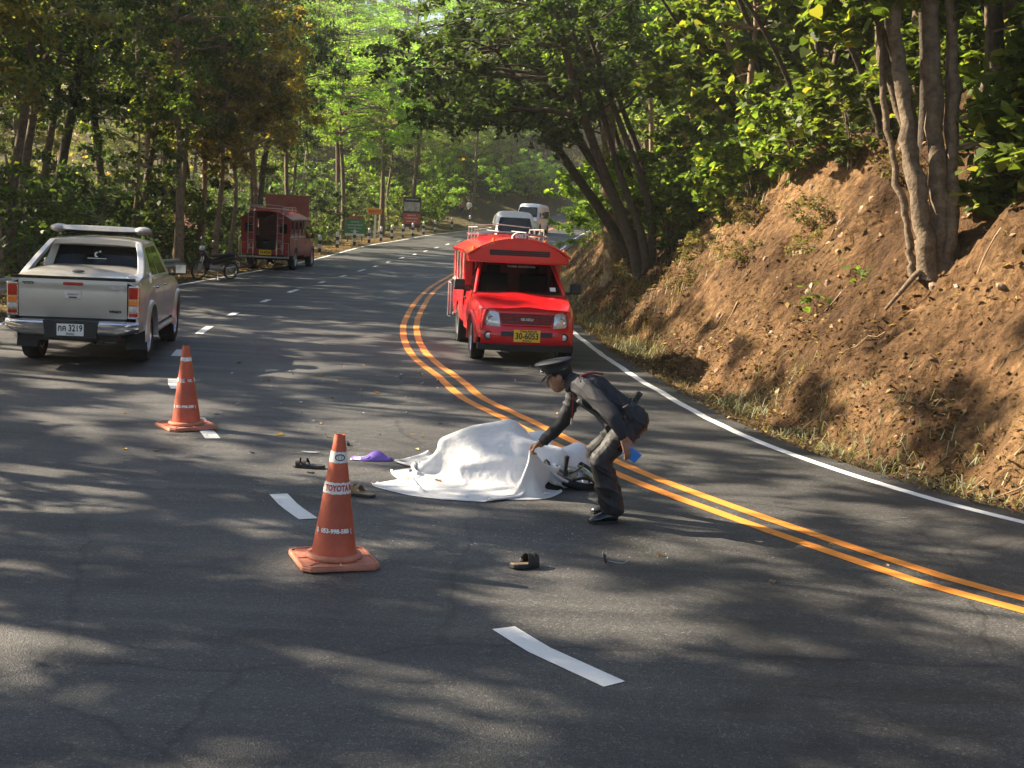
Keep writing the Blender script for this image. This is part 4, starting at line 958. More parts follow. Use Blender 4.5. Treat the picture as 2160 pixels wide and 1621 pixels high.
    for x in (-0.38, 0.38): st.box((x, 1.75, 1.2), (0.48, 0.14, 0.62), rotx(math.radians(-8))); st.box((x, 1.73, 1.56), (0.26, 0.10, 0.16))
    st.box((0, 0.95, 1.15), (1.3, 0.14, 0.5), rotx(math.radians(-8))); st.build('seats', M_SEAT, o, bevel=0.04)
    # white sticker on the rear window
    qv = quad_on(0, 1, 0.5, 0.51, 0.66, 0.67)[0]; up = Vector(T[0]) - Vector(B[0]); up = Vector((0, up.y, up.z)).normalized()
    n_ = Vector((0, -up.z, up.y))
    lettering('sticker', '๙', 0.17, face_M(Vector(qv) + n_ * 0.006, (1, 0, 0), up), M_WHITEINK, o, 0.095, 0.004)
    ln = MB(); c0 = Vector(qv) + n_ * 0.006 - up * 0.075; ln.add([c0 + Vector((sx * 0.14, 0, 0)) + up * su * 0.006 for sx, su in ((-1, -1), (1, -1), (1, 1), (-1, 1))], [(0, 1, 2, 3)]); ln.build('sticker_line', M_WHITEINK, o, smooth=False)
    # hard lid of the bed
    ld = MB(); P = []
    for y in np.linspace(-1.12, 0.42, 16):
        t = (y + 1.12) / 1.54
        h_ = 1.262 + 0.105 * math.sin(min(1, t * 1.25) * math.pi / 2) + 0.012 * t
        P.append([(x * (0.845 - 0.02 * (y < -1.0)), y - 0.012 * (1 - x * x), h_ * (1 - 0.0) - 0.075 * abs(x) ** 5 - (0.018 if t < 0.03 else 0)) for x in np.linspace(-1, 1, 19)])
    ld.grid(P, flip=True); ld.grid([[p, (p[0], p[1] + 0.01, 1.255)] for p in P[0]]); lid = ld.build('bed_lid', M_SILVER, o, angle=40)
    kn = MB(); kn.lathe([(0.085, 0), (0.085, 0.012), (0.06, 0.022), (0.001, 0.02)], 20, Matrix.Translation((0.0, -0.78, 1.325)) @ Matrix.Rotation(0.12, 4, 'X') @ Matrix.Scale(0.6, 4, (0, 1, 0))); kn.build('lid_lock', M_BLACK, lid)
    # hoop that joins lid and roof
    for side in (-1, 1):
        b_ = MB(); ring = []
        for t in np.linspace(0, 1, 9):
            x = 0.86 - 0.19 * t ** 1.2; y = -0.42 + 1.02 * t ** 0.8; z = 1.25 + 0.49 * t ** 0.9; wd = 0.30 - 0.15 * t
            ring.append([(side * x, y - wd * 0.5, z), (side * x, y + wd * 0.5, z), (side * (x - 0.10), y + wd * 0.5, z + 0.01), (side * (x - 0.10), y - wd * 0.5, z + 0.01)])
        b_.loft(ring); b_.build('hoop_pillar', M_SILVER, o, bevel=0.018, angle=50)
    hp = MB(); hp.loft([[(x, 0.48, 1.69 + 0.075 * (1 - (x / 0.75) ** 4)), (x, 0.78, 1.715 + 0.08 * (1 - (x / 0.75) ** 4)), (x, 0.76, 1.655 + 0.04 * (1 - (x / 0.75) ** 4)), (x, 0.50, 1.62 + 0.055 * (1 - (x / 0.75) ** 4))] for x in np.linspace(-0.69, 0.69, 13)])
    hp.build('hoop', M_SILVER, o, bevel=0.012, angle=50)
    # roof spoiler carried by black bars
    for y in (0.95, 1.65):
        b_ = MB(); b_.tube([(-0.68, y, 1.80), (-0.66, y, 1.845), (0.66, y, 1.845), (0.68, y, 1.80)], 0.022, 8); b_.build('roof_bar', M_BLACK, o)
    sp = MB(); sp.loft([[(x * 0.62, 0.74 + 0.04 * abs(x) ** 3, 1.875 + 0.02 * abs(x) ** 4), (x * 0.62, 0.82 + 0.04 * abs(x) ** 3, 1.955 - 0.015 * abs(x) ** 4), (x * 0.62, 1.25, 1.93 - 0.02 * abs(x) ** 4), (x * 0.62, 1.25, 1.87)] for x in np.linspace(-1, 1, 17)])
    spo = sp.build('roof_spoiler', M_SILVER, o, bevel=0.012, angle=50)
    for side in (-1, 1):
        e = MB(); e.ellipsoid((side * 0.62, 0.98, 1.90), (0.13, 0.26, 0.065)); e.build('spoiler_end', M_STEEL, spo)
    lettering('spoiler_lettering', 'DRAGON', 0.07, face_M((0.0, 0.775, 1.918), (1, 0, 0), (0, 0.70, 0.72)), M_STEEL, spo, 0.56, 0.003).location = (0, -0.010, 0.008)
    return o
silver_pickup()
# ---- red passenger trucks: a pickup front with a roofed bench body behind
def bench_truck(name, label, loc, rz, paint_, sc, number, front_plate, rear_plate, sign=True, under=M_MAROON):
    o = empty(name, loc, rz, sc); tag(o, label, 'passenger truck')
    W = 0.87
    def xw(y, t):
        fr = 1 - 0.20 * max(0, (y - 2.95) / 0.9) ** 2.0
        return W * fr * (0.945 + 0.075 * math.sin(math.pi * min(1, 0.15 + t * 0.78)) - 0.035 * t)
    def zl(y): return arch(y, 3.05, 0.42, 0.37, 0.42)
    def zu(y): return float(np.interp(y, [1.2, 2.3, 2.72, 3.3, 3.80], [1.12, 1.10, 1.075, 0.995, 0.87]))
    c = MB(); c.box((0, 1.2, 0.55), (1.3, 4.5, 0.2)); c.box((0, 1.9, 0.8), (1.5, 1.2, 0.45)); c.box((0, 3.2, 0.72), (1.2, 0.9, 0.3)); c.box((0, 0, 0.37), (1.3, 0.14, 0.12)); c.build('chassis', M_BLACK, o)
    for side in (-1, 1):
        for nm, a, b, n_ in (('cab_door', 1.48, 2.44, 14), ('front_wing', 2.46, 3.74, 36)):
            mb = MB(); side_grid(mb, a, b, zl, zu, xw, side, n_, 10); p = mb.build(nm, paint_, o, angle=50)
            if 'door' in nm:
                h = MB(); h.box((side * (xw(1.7, 0.7) + 0.015), 1.66, 0.95), (0.03, 0.16, 0.03)); h.build('handle', M_BLACK, p, bevel=0.008)
        flare(o, 3.05, 0.42, 0.37, xw, side, paint_, w=0.045, lip=0.02)
        wheel(o, side * 0.745, 0, 0.365, 0.24, side, 5); wheel(o, side * 0.745, 3.05, 0.365, 0.24, side, 5)
        mirror(o, 0.84, 2.36, 1.16, side, M_BLACK)
    hd = MB(); xs = np.linspace(-1, 1, 17)
    hd.grid([[(x * xw(y, 1.0) * 0.995, y + 0.10 * (1 - x * x) * max(0, (y - 3.3) / 0.45), zu(y) + 0.055 * (1 - abs(x) ** 3) + 0.012 * math.cos(x * 6.3)) for x in xs] for y in np.linspace(2.55, 3.72, 16)], flip=True)
    hd.build('hood', paint_, o)
    # nose: one curved skin with the bumper below
    ns = MB(); P = []
    for z in np.linspace(0.30, 0.905, 16):
        t = (z - 0.30) / 0.605
        P.append([(x * (xw(3.72, 0.5) + 0.02 * math.sin(math.pi * t)), 3.70 + 0.13 * (1 - abs(x) ** 3.2) + 0.075 * math.sin(math.pi * min(1, max(0, (0.62 - t) / 0.62))) * (1 - abs(x) ** 6 * 0.4) - 0.05 * t, z) for x in np.linspace(-1, 1, 25)])
    P.append([(x * xw(3.72, 1.0) * 0.995, 3.725 + 0.10 * (1 - x * x) * 0.933, zu(3.72) + 0.055 * (1 - abs(x) ** 3) + 0.012 * math.cos(x * 6.3)) for x in np.linspace(-1, 1, 25)])
    ns.grid(P); nose = ns.build('front_bumper', paint_, o, angle=60)
    ch = MB(); ch.loft([[(x * 0.80, 3.80 + 0.09 * (1 - abs(x) ** 3), 0.335), (x * 0.80, 3.78 + 0.09 * (1 - abs(x) ** 3), 0.23), (x * 0.80, 3.6, 0.23), (x * 0.80, 3.6, 0.335)] for x in np.linspace(-1, 1, 13)]); ch.build('lower_valance', M_BLACK, nose)
    def ny(x, z):      # surface of the nose
        t = (z - 0.30) / 0.605; q = min(1, abs(x) / xw(3.72, 0.5))
        return 3.70 + 0.13 * (1 - q ** 3.2) + 0.075 * math.sin(math.pi * min(1, max(0, (0.62 - t) / 0.62))) * (1 - q ** 6 * 0.4) - 0.05 * t
    gr = MB(); rows = [(-0.47, 0.845), (0.47, 0.845), (0.40, 0.655), (-0.40, 0.655)]
    G = [[(x * (0.40 + 0.07 * v), ny(x * 0.42, 0.655 + 0.19 * v) + 0.012, 0.655 + 0.19 * v) for x in np.linspace(-1, 1, 15)] for v in np.linspace(0, 1, 5)]
    gr.grid(G); grille = gr.build('grille', under, nose)
    for k in range(5):
        v = k / 4; b_ = MB(); b_.tube([(x * (0.40 + 0.07 * v), ny(x * 0.42, 0.655 + 0.19 * v) + 0.018, 0.655 + 0.19 * v) for x in np.linspace(-1, 1, 13)], 0.008 if 0 < k < 4 else 0.014, 6); b_.build('slat', M_RED_OLD if 0 < k < 4 else paint_, grille)
    for x in np.linspace(-0.34, 0.34, 8):
        b_ = MB(); b_.tube([(x * 1.0, ny(x, 0.66) + 0.016, 0.66), (x * 1.15, ny(x, 0.84) + 0.016, 0.84)], 0.005, 5); b_.build('upright', M_RED_OLD, grille)
    lettering('badge', 'ISUZU', 0.055, face_M((0, 3.90 - 0.005, 0.75), (-1, 0, 0), (0, 0, 1)), M_CHROME, grille, 0.21, 0.004).location = (0, ny(0, 0.75) + 0.035 - 3.895, 0)
    lo = MB(); lo.grid([[(x * 0.43, ny(x * 0.43, z) + 0.006, z) for x in np.linspace(-1, 1, 13)] for z in (0.47, 0.51, 0.55)]); lo.build('air_intake', M_BLACK, nose)
    for side in (-1, 1):
        # head lamp wraps round the corner
        hl = MB(); P = []
        plan = [(0.47, 3.835), (0.54, 3.825), (0.61, 3.80), (0.67, 3.765), (0.72, 3.70), (0.755, 3.62), (0.775, 3.53)]
        for v in np.linspace(0, 1, 7):
            P.append([(side * (x - 0.03 * (1 - v) * (1 - u)), y - 0.02 - 0.085 * v ** 1.6 + 0.012 * math.sin(math.pi * v), 0.615 + 0.03 * u + (0.275 + 0.01 * u) * v) for u, (x, y) in zip(np.linspace(0, 1, 7), plan)])
        hl.grid(P); lamp = hl.build('head_lamp', M_LAMPCLEAR, nose)
        for (x, z, r_, mm) in ((0.59, 0.735, 0.060, M_CHROME), (0.70, 0.75, 0.052, M_CHROME), (0.62, 0.83, 0.03, M_LAMPORANGE)):
            q = MB(); q.lathe([(r_, 0.0), (r_ * 0.92, 0.018), (r_ * 0.5, 0.008), (0.001, 0.004)], 18, Matrix.Translation((side * x, float(np.interp(x, [0.47, 0.61, 0.72], [3.83, 3.79, 3.70])) - 0.02 - 0.085 * ((z - 0.62) / 0.28) ** 1.6, z)) @ Matrix.Rotation(-math.pi / 2, 4, 'X')); q.build('reflector', mm, lamp)
        fg = MB(); My = Matrix.Translation((side * 0.63, ny(0.63, 0.47) + 0.0, 0.47)) @ Matrix.Rotation(-math.pi / 2, 4, 'X')
        fg.lathe([(0.075, -0.02), (0.075, 0.012), (0.055, 0.012), (0.050, 0.002)], 22, My, mi=0, closed=True); fl = fg.build('fog_lamp', M_BLACK, nose)
        fg = MB(); fg.lathe([(0.05, 0.002), (0.042, 0.012), (0.001, 0.016)], 18, My); fg.build('lens', M_LAMPCLEAR, fl)
    if front_plate:
        pl = MB(); pl.box((0, ny(0, 0.47) + 0.02, 0.485), (0.44, 0.012, 0.20)); plate = pl.build('number_plate', M_PLATE_Y, nose, bevel=0.005)
        yy = ny(0, 0.47) + 0.0275
        lettering('plate_number', front_plate, 0.145, face_M((0, yy, 0.48), (-1, 0, 0), (0, 0, 1)), M_INK, plate, 0.38, 0.004)
        lettering('plate_country', 'THAILAND 50', 0.045, face_M((-0.02, yy, 0.562), (-1, 0, 0), (0, 0, 1)), M_INK, plate, 0.28, 0.002)
        lettering('plate_province', 'เชียงใหม่', 0.04, face_M((0, yy, 0.408), (-1, 0, 0), (0, 0, 1)), M_INK, plate, 0.15, 0.001)
    # cab frame and windscreen
    B = [(0.76, 2.72, 1.10), (-0.76, 2.72, 1.10), (-0.62, 1.98, 1.62), (0.62, 1.98, 1.62)]
    def onq(u, v): 
        a = Vector(B[0]).lerp(Vector(B[1]), u); b = Vector(B[3]).lerp(Vector(B[2]), u); return a.lerp(b, v)
    cf = MB()
    for side in (-1, 1):
        cf.tube([(side * 0.78, 2.72, 1.09), (side * 0.71, 2.36, 1.36), (side * 0.635, 1.98, 1.64), (side * 0.62, 1.5, 1.66)], 0.038, 8)
        cf.box((side * 0.66, 1.47, 1.38), (0.06, 0.10, 0.56))
    cf.box((0, 2.70, 1.085), (1.52, 0.10, 0.05)); cf.box((0, 1.98, 1.645), (1.28, 0.08, 0.05)); cf.box((0, 1.72, 1.68), (1.28, 0.55, 0.03)); cf.box((0, 1.44, 1.3), (1.4, 0.03, 0.75)); cf.build('cab_frame', paint_, o, bevel=0.01)
    ws = pane('windscreen', [onq(0, 0.02), onq(1, 0.02), onq(1, 1), onq(0, 1)], M_SCREEN, o, 0.004, 0.05)
    for side in (-1, 1):
        Q = [(side * 0.775, 2.66, 1.11), (side * 0.655, 2.0, 1.60), (side * 0.655, 1.52, 1.61), (side * 0.79, 1.52, 1.11)]
        pane('side_window', Q if side > 0 else Q[::-1], M_GLASS, o, -0.004, 0.04)
    n_ = (onq(1, 0) - onq(0, 0)).cross(onq(0, 1) - onq(0, 0)).normalized(); up = (onq(0.5, 1) - onq(0.5, 0)).normalized()
    if sign:
        lettering('windscreen_lettering', 'TIGER KINGDOM', 0.07, face_M(onq(0.56, 0.86) + n_ * 0.012, (-1, 0, 0), up), M_WHITEINK, ws, 0.50, 0.003)
        st = MB(); c0 = onq(0.86, 0.12) + n_ * 0.012; st.add([c0 + Vector((dx, 0, 0)) + up * dz for dx, dz in ((0, 0), (-0.10, 0), (-0.10, 0.11), (0, 0.11))], [(0, 1, 2, 3)]); st.build('sticker', M_WHITEINK, ws, smooth=False)
    for a, b in (((0.55, 0.02), (0.88, 0.07)), ((0.12, 0.02), (0.45, 0.07))):
        w_ = MB(); w_.tube([onq(a[0], a[1]) + n_ * 0.02, onq(b[0], b[1]) + n_ * 0.015], 0.007, 6); w_.build('wiper', M_BLACK, o)
    db = MB(); db.box((0, 2.45, 1.06), (1.4, 0.45, 0.10)); db.build('dashboard', M_SEAT, o, bevel=0.03)
    s_ = MB()
    for x in (-0.36, 0.36): s_.box((x, 1.62, 1.15), (0.5, 0.14, 0.55), rotx(math.radians(-10))); s_.box((x, 1.58, 1.48), (0.25, 0.09, 0.15))
    s_.build('seats', M_SEAT, o, bevel=0.04)
    sw = MB(); sw.tube([(0.36 + 0.18 * math.cos(a), 2.12 - 0.07 * math.sin(a), 1.14 + 0.16 * math.sin(a)) for a in np.linspace(0, 2 * math.pi, 19)], 0.015, 6); sw.build('steering_wheel', M_BLACK, o)
    # bench body: lower panels, posts and windows
    HB = 0.865
    bodyparts = []
    for side in (-1, 1):
        lp = MB(); P = []
        for y in np.linspace(-1.12, 1.44, 30):
            lo_ = arch(y, 0, 0.42, 0.37, 0.50)
            P.append([(side * (HB + 0.02 * math.sin(math.pi * t)), y, lo_ + (1.16 - lo_) * t) for t in np.linspace(0, 1, 7)])
        lp.grid(P, flip=side > 0); lp.grid([[(q[0] - side * 0.03, q[1], q[2]) for q in r] for r in P], flip=side < 0); lp.build('body_side', paint_, o, angle=60)
        rl = MB(); rl.box((side * (HB + 0.012), 0.16, 1.17), (0.05, 2.58, 0.035)); rl.build('waist_rail', M_STEEL, o, bevel=0.008)
        for y in (-1.09, -0.42, 0.30, 0.98, 1.42):
            q = MB(); q.box((side * HB, y, 1.48), (0.045, 0.075, 0.62)); q.build('body_post', paint_, o, bevel=0.01)
        for a, b in ((-1.05, -0.46), (-0.38, 0.26), (0.34, 0.94), (1.02, 1.38)):
            X = side * (HB - 0.004); Q = [(X, a, 1.20), (X, b, 1.20), (X, b, 1.74), (X, a, 1.74)]
            fr_ = MB(); fr_.tube([Q[0], Q[1], Q[2], Q[3], Q[0]], 0.014, 4); f_ = fr_.build('window_frame', M_STEEL, o)
            pane('pane', [Q[0], Q[1], (X, b, 1.45), (X, a, 1.45)] if side > 0 else [(X, a, 1.45), (X, b, 1.45), Q[1], Q[0]], M_GLASS, f_, 0.004, 0.02)
        ev = MB(); ev.box((side * HB, 0.16, 1.785), (0.05, 2.62, 0.07)); ev.build('eave_rail', paint_, o, bevel=0.008)
        bn = MB(); bn.box((side * 0.62, 0.1, 0.98), (0.36, 2.3, 0.09)); bn.build('bench', M_SEAT, o, bevel=0.02)
    fl = MB(); fl.box((0, 0.16, 0.62), (1.70, 2.58, 0.05)); fl.build('floor_panel', M_BLACK, o)
    fw = MB(); fw.box((0, 1.43, 1.15), (1.70, 0.03, 1.05)); fw.build('front_wall', under, o)
    # arched roof that runs forward over the cab
    def rz_(x): return 1.80 + 0.30 * (1 - (abs(x) / 0.92) ** 2.3)
    rf = MB(); xs = np.linspace(-0.92, 0.92, 23); ysr = np.linspace(-1.22, 2.40, 12)
    def yb(x, y): return y + (0.10 * (1 - (x / 0.92) ** 2) if y > 2.3 else 0)
    top = [[(x, yb(x, y), rz_(x) - 0.04 * max(0, y - 1.3) - 0.02 * max(0, -y)) for x in xs] for y in ysr]
    rf.grid(top, flip=True); rf.grid([[(p[0] * 0.985, p[1], p[2] - 0.03) for p in r] for r in top])
    rf.grid([[p, (p[0] * 0.985, p[1], p[2] - 0.03)] for p in top[0]]); rf.grid([[p, (p[0] * 0.985, p[1], p[2] - 0.03)] for p in top[-1]])
    roof = rf.build('roof', paint_, o, angle=50)
    # the board above the windscreen
    bd = MB(); zb = 1.625
    F_ = [[(x * 0.955, yb(x, 2.40) - 0.03, zb + (rz_(x) - 0.075 - zb) * v) for x in xs] for v in np.linspace(0, 1, 5)]
    bd.grid(F_); bd.grid([[(p[0], p[1] - 0.03, p[2]) for p in r] for r in F_], flip=True); bd.grid([[p, (p[0], p[1] - 0.03, p[2])] for p in F_[0]]); board = bd.build('header_board', paint_, roof, angle=40)
    for side in (-1, 1):
        q = MB(); q.add([(side * 0.875, 2.38, zb), (side * 0.875, 2.38, 1.79), (side * 0.875, 1.46, 1.79), (side * 0.875, 1.46, 1.62)], [(0, 1, 2, 3)]); q.add([(side * 0.86, 2.38, zb), (side * 0.86, 2.38, 1.79), (side * 0.86, 1.46, 1.79), (side * 0.86, 1.46, 1.62)], [(3, 2, 1, 0)]); q.build('header_side', paint_, roof, smooth=False)
        q = MB(); q.box((side * 0.80, 1.46, 1.42), (0.15, 0.05, 0.5)); q.build('corner_panel', paint_, o, bevel=0.01)
    uf = MB(); uf.box((0, 1.93, zb + 0.012), (1.70, 0.90, 0.02)); uf.build('header_floor', under, roof)
    vt = MB(); vt.grid([[(x, yb(x, 2.40) - 0.022, z) for x in np.linspace(-0.53, 0.53, 11)] for z in (1.755, 1.85)]); vent = vt.build('vent_slot', M_BLACK, board)
    for z in (1.785, 1.82):
        q = MB(); q.tube([(x, yb(x, 2.40) - 0.018, z) for x in np.linspace(-0.52, 0.52, 9)], 0.006, 5); q.build('louvre', under, vent)
    tr = MB(); tr.tube([(x * 0.965, yb(x, 2.40) - 0.012, zb + 0.012) for x in xs], 0.016, 6); tr.build('board_trim', paint_, board)
    if sign:
        sg = MB(); n2 = 15; out = [(-0.155, 0.0)] + [(0.155 * -math.cos(a), 0.03 + 0.10 * math.sin(a)) for a in np.linspace(0.05, math.pi - 0.05, n2)] + [(0.155, 0.0)]
        zz = rz_(0) - 0.06
        sg.prism([(p[0], p[1] + zz) for p in out], 'y', 2.36, 2.44); sgo = sg.build('roof_sign', M_WHITEINK, roof, bevel=0.012)
        inn = MB(); inn.add([(p[0] * 0.86, 2.4435, p[1] * 0.82 + zz + 0.01) for p in out], [tuple(range(len(out)))]); inn.build('sign_face', M_REDINK, sgo, smooth=False)
        lettering('sign_number', number, 0.095, face_M((0, 2.448, zz + 0.055), (-1, 0, 0), (0, 0, 1)), M_WHITEINK, sgo, 0.20, 0.004)
    for x in (-0.80, -0.46, 0.46, 0.80):
        q = MB(); q.lathe([(0.03, -0.01), (0.03, 0.02), (0.02, 0.05), (0.001, 0.055)], 12, Matrix.Translation((x, 2.28, rz_(x) - 0.045))); q.build('marker_lamp', M_LAMPORANGE, roof)
    # luggage rack
    rk = empty('luggage_rack'); rk.parent = o
    for side in (-1, 1):
        q = MB(); q.tube([(side * 0.62, -1.15, 2.06), (side * 0.62, 1.25, 2.10)], 0.016, 6); q.tube([(side * 0.62, -1.15, 2.20), (side * 0.62, 0.9, 2.22)], 0.012, 6)
        for y in (-1.1, -0.4, 0.3, 0.9): q.tube([(side * 0.62, y, 1.93), (side * 0.62, y, 2.21)], 0.012, 6)
        q.build('rail', M_STEEL, rk)
    for y in np.linspace(-1.1, 1.22, 17):
        q = MB(); q.tube([(-0.66, y, 2.085), (-0.3, y, 2.135), (0.3, y, 2.135), (0.66, y, 2.085)], 0.016, 6); q.build('slat', M_WOODRACK if not sign else M_STEEL, rk)
    for x in (-0.25, 0.25):
        q = MB(); q.tube([(x, -1.12, 2.155), (x, 1.24, 2.155)], 0.012, 6); q.build('slat', M_STEEL, rk)
    q = MB(); q.tube([(-0.6, -1.12, 2.10), (-0.62, -1.14, 2.24), (0, -1.16, 2.28), (0.62, -1.14, 2.24), (0.6, -1.12, 2.10)], 0.012, 6); q.build('rack_hoop', M_STEEL, rk)
    # rear: door posts, ladders, step, lamps, plate
    for side in (-1, 1):
        q = MB(); q.add([(side * 0.36, -1.10, 0.66), (side * 0.86, -1.10, 0.66), (side * 0.86, -1.10, 1.80), (side * 0.60, -1.10, 1.96), (side * 0.36, -1.10, 2.03)], [(0, 1, 2, 3, 4)]); q.add([(side * 0.36, -1.07, 0.66), (side * 0.86, -1.07, 0.66), (side * 0.86, -1.07, 1.80), (side * 0.60, -1.07, 1.96), (side * 0.36, -1.07, 2.03)], [(4, 3, 2, 1, 0)])
        rp = q.build('rear_panel', paint_, o, smooth=False)
        X0, X1 = 0.44, 0.80
        pane('rear_window', [(side * 0.62 - 0.13, -1.105, 1.30), (side * 0.62 + 0.13, -1.105, 1.30), (side * 0.62 + 0.13, -1.105, 1.62), (side * 0.62 - 0.13, -1.105, 1.62)], M_GLASS, rp, 0.004, 0.04)
        la = empty('ladder'); la.parent = o
        for x in (0.42, 0.62):
            q = MB(); q.tube([(side * x, -1.17, 0.55), (side * x, -1.17, 1.98), (side * x, -1.02, 2.10)], 0.017, 7); q.build('upright', M_STEEL, la)
        for z in (0.75, 1.02, 1.29, 1.56, 1.82):
            q = MB(); q.tube([(side * 0.42, -1.17, z), (side * 0.62, -1.17, z)], 0.013, 6); q.build('rung', M_STEEL, la)
        gd = MB(); gd.tube([(side * 0.42, -1.24, 0.44), (side * 0.42, -1.25, 0.95), (side * 0.84, -1.22, 0.95), (side * 0.84, -1.20, 0.44)], 0.016, 6); gd.build('lamp_guard', M_STEEL, o)
        tl = MB(); tl.box((side * 0.72, -1.14, 0.80), (0.11, 0.06, 0.22)); t_ = tl.build('tail_lamp', M_LAMPRED, o, bevel=0.012)
        q = MB(); q.box((side * 0.60, -1.14, 0.80), (0.10, 0.055, 0.20)); q.build('lens', M_LAMPCLEAR, t_, bevel=0.012)
        tb = MB(); tb.tube([(side * 0.93, -1.0, 1.12), (side * 0.98, -1.0, 1.10), (side * 0.98, -0.98, 0.42), (side * 0.93, -0.95, 0.40)], 0.016, 6); tb.tube([(side * 0.93, -1.0, 1.12), (side * 0.98, -1.0, 1.10), (side * 0.98, -0.35, 1.10), (side * 0.98, -0.3, 0.5)], 0.014, 6); tb.build('side_rail', M_STEEL, o)
    bm_ = MB(); bm_.box((0, -1.10, 0.60), (1.70, 0.08, 0.16)); bm_.build('rear_sill', paint_, o, bevel=0.01)
    stp = MB(); stp.box((0, -1.28, 0.44), (1.72, 0.26, 0.05)); stp.build('rear_step', M_STEEL, o, bevel=0.01)
    if rear_plate:
        pl = MB(); pl.box((0.0, -1.165, 0.60), (0.44, 0.012, 0.18)); plate = pl.build('number_plate', M_PLATE_Y, o, bevel=0.005)
        lettering('plate_number', rear_plate, 0.13, face_M((0, -1.1725, 0.60), (1, 0, 0), (0, 0, 1)), M_INK, plate, 0.36, 0.004)
    return o
bench_truck('red_passenger_truck', 'bright red bench truck with roof sign and luggage rack parked facing the white sheet', (-0.26, 24.0, 0), math.radians(180 + 7.0), M_RED, 0.965, '6053', '30-6053', '30-6053')
bench_truck('red_passenger_truck', 'old red bench truck with rear ladders parked half on the leaf strewn verge', (-9.62, 50.3, 0.02), math.radians(-2.0), M_RED_OLD, 1.08, '6034', None, '30-6034', sign=False)

# ---- vans behind the red truck
def van(name, label, loc, rz, paint_, sc=1.0):
    o = empty(name, loc, rz, sc); tag(o, label, 'van')
    st = []
    def sect(y, hw, z0, z1, tum):
        pts = []
        for a in np.linspace(0, 1, 9): pts.append((hw * (1 - 0.02 * a), y, z0 + (1.15 - z0) * a) if z1 > 1.2 else (hw, y, z0 + (z1 - 0.12 - z0) * a))
        base = pts[-1]
        for a in np.linspace(0.12, 1, 10):
            t = a * math.pi / 2
            pts.append((base[0] - tum * a - (base[0] - tum) * 0.42 * (1 - math.cos(t)) * a ** 3, y, base[2] + (z1 - base[2]) * math.sin(t) ** 0.9))
        pts.append((0, y, z1 + 0.02))
        return pts + [(-p[0], p[1], p[2]) for p in reversed(pts[:-1])]
    for y, hw, z1, tum in [(-2.40, 0.86, 2.10, 0.14), (-2.3, 0.93, 2.22, 0.14), (0.5, 0.94, 2.28, 0.14), (1.25, 0.94, 2.25, 0.15), (1.75, 0.93, 1.75, 0.18), (2.2, 0.91, 1.22, 0.12), (2.42, 0.86, 1.0, 0.08), (2.5, 0.80, 0.80, 0.06)]:
        st.append(sect(y, hw, 0.35, z1, tum))
    b = MB(); b.loft(st); b.build('body', paint_, o, angle=40, bevel=0.0)
    W_ = [(0.80, 2.16, 1.22), (-0.80, 2.16, 1.22), (-0.66, 1.50, 1.96), (0.66, 1.50, 1.96)]
    nn = Vector((0, 0.746, 0.666))
    pane('windscreen', [Vector(p) + nn * 0.045 for p in W_], M_GLASS, o, 0.02, 0.08, 0.03)
    for side in (-1, 1):
        for a, b_ in ((1.0, 1.75), (0.0, 0.9), (-1.0, -0.1), (-2.0, -1.1)):
            zt = 1.72 if a < 0.9 else 1.62
            Q = [(side * 0.935, a, 1.18), (side * 0.925, b_, 1.18), (side * (0.86 if a < 0.9 else 0.865), b_ - (0.18 if a > 0.9 else 0), zt), (side * 0.86, a, zt)]
            pane('side_window', Q if side > 0 else Q[::-1], M_GLASS, o, 0.012, 0.06, 0.02)
        q = MB(); q.box((side * 0.72, 2.44, 0.86), (0.26, 0.10, 0.20)); q.build('head_lamp', M_LAMPCLEAR, o, bevel=0.03, seg=3)
        wheel(o, side * 0.80, 1.55, 0.33, 0.22, side, 8, M_STEEL); wheel(o, side * 0.80, -1.45, 0.33, 0.22, side, 8, M_STEEL)
        mirror(o, 0.90, 1.75, 1.25, side, paint_)
        ar = MB()
        for yc in (1.55, -1.45): ar.lathe([(0.38, 0), (0.38, 0.006), (0.001, 0.006)], 24, Matrix.Translation((side * 0.938, yc, 0.40)) @ Matrix.Rotation(side * math.pi / 2, 4, 'Y'))
        ar.build('wheel_well', M_BLACK, o)
    q = MB(); q.box((0, 2.48, 0.50), (1.6, 0.10, 0.26)); q.build('front_bumper', paint_, o, bevel=0.04, seg=3)
    q = MB(); q.box((0, 2.51, 0.72), (0.8, 0.05, 0.12)); q.build('grille', M_BLACK, o, bevel=0.015)
    q = MB(); q.box((0, 2.535, 0.50), (0.40, 0.012, 0.15)); q.build('number_plate', M_PLATE_Y, o)
    return o
van('minivan', 'cream white high roof van behind the bright red truck', (-0.35, 66.0, float(elev(66.0)) + 0.01), math.radians(183), M_VANWHITE, 1.14)
van('minivan', 'pale blue white van following the cream van down the bend', (0.95, 100.0, float(elev(100.0)) + 0.01), math.radians(168), M_VANBLUE, 1.0)
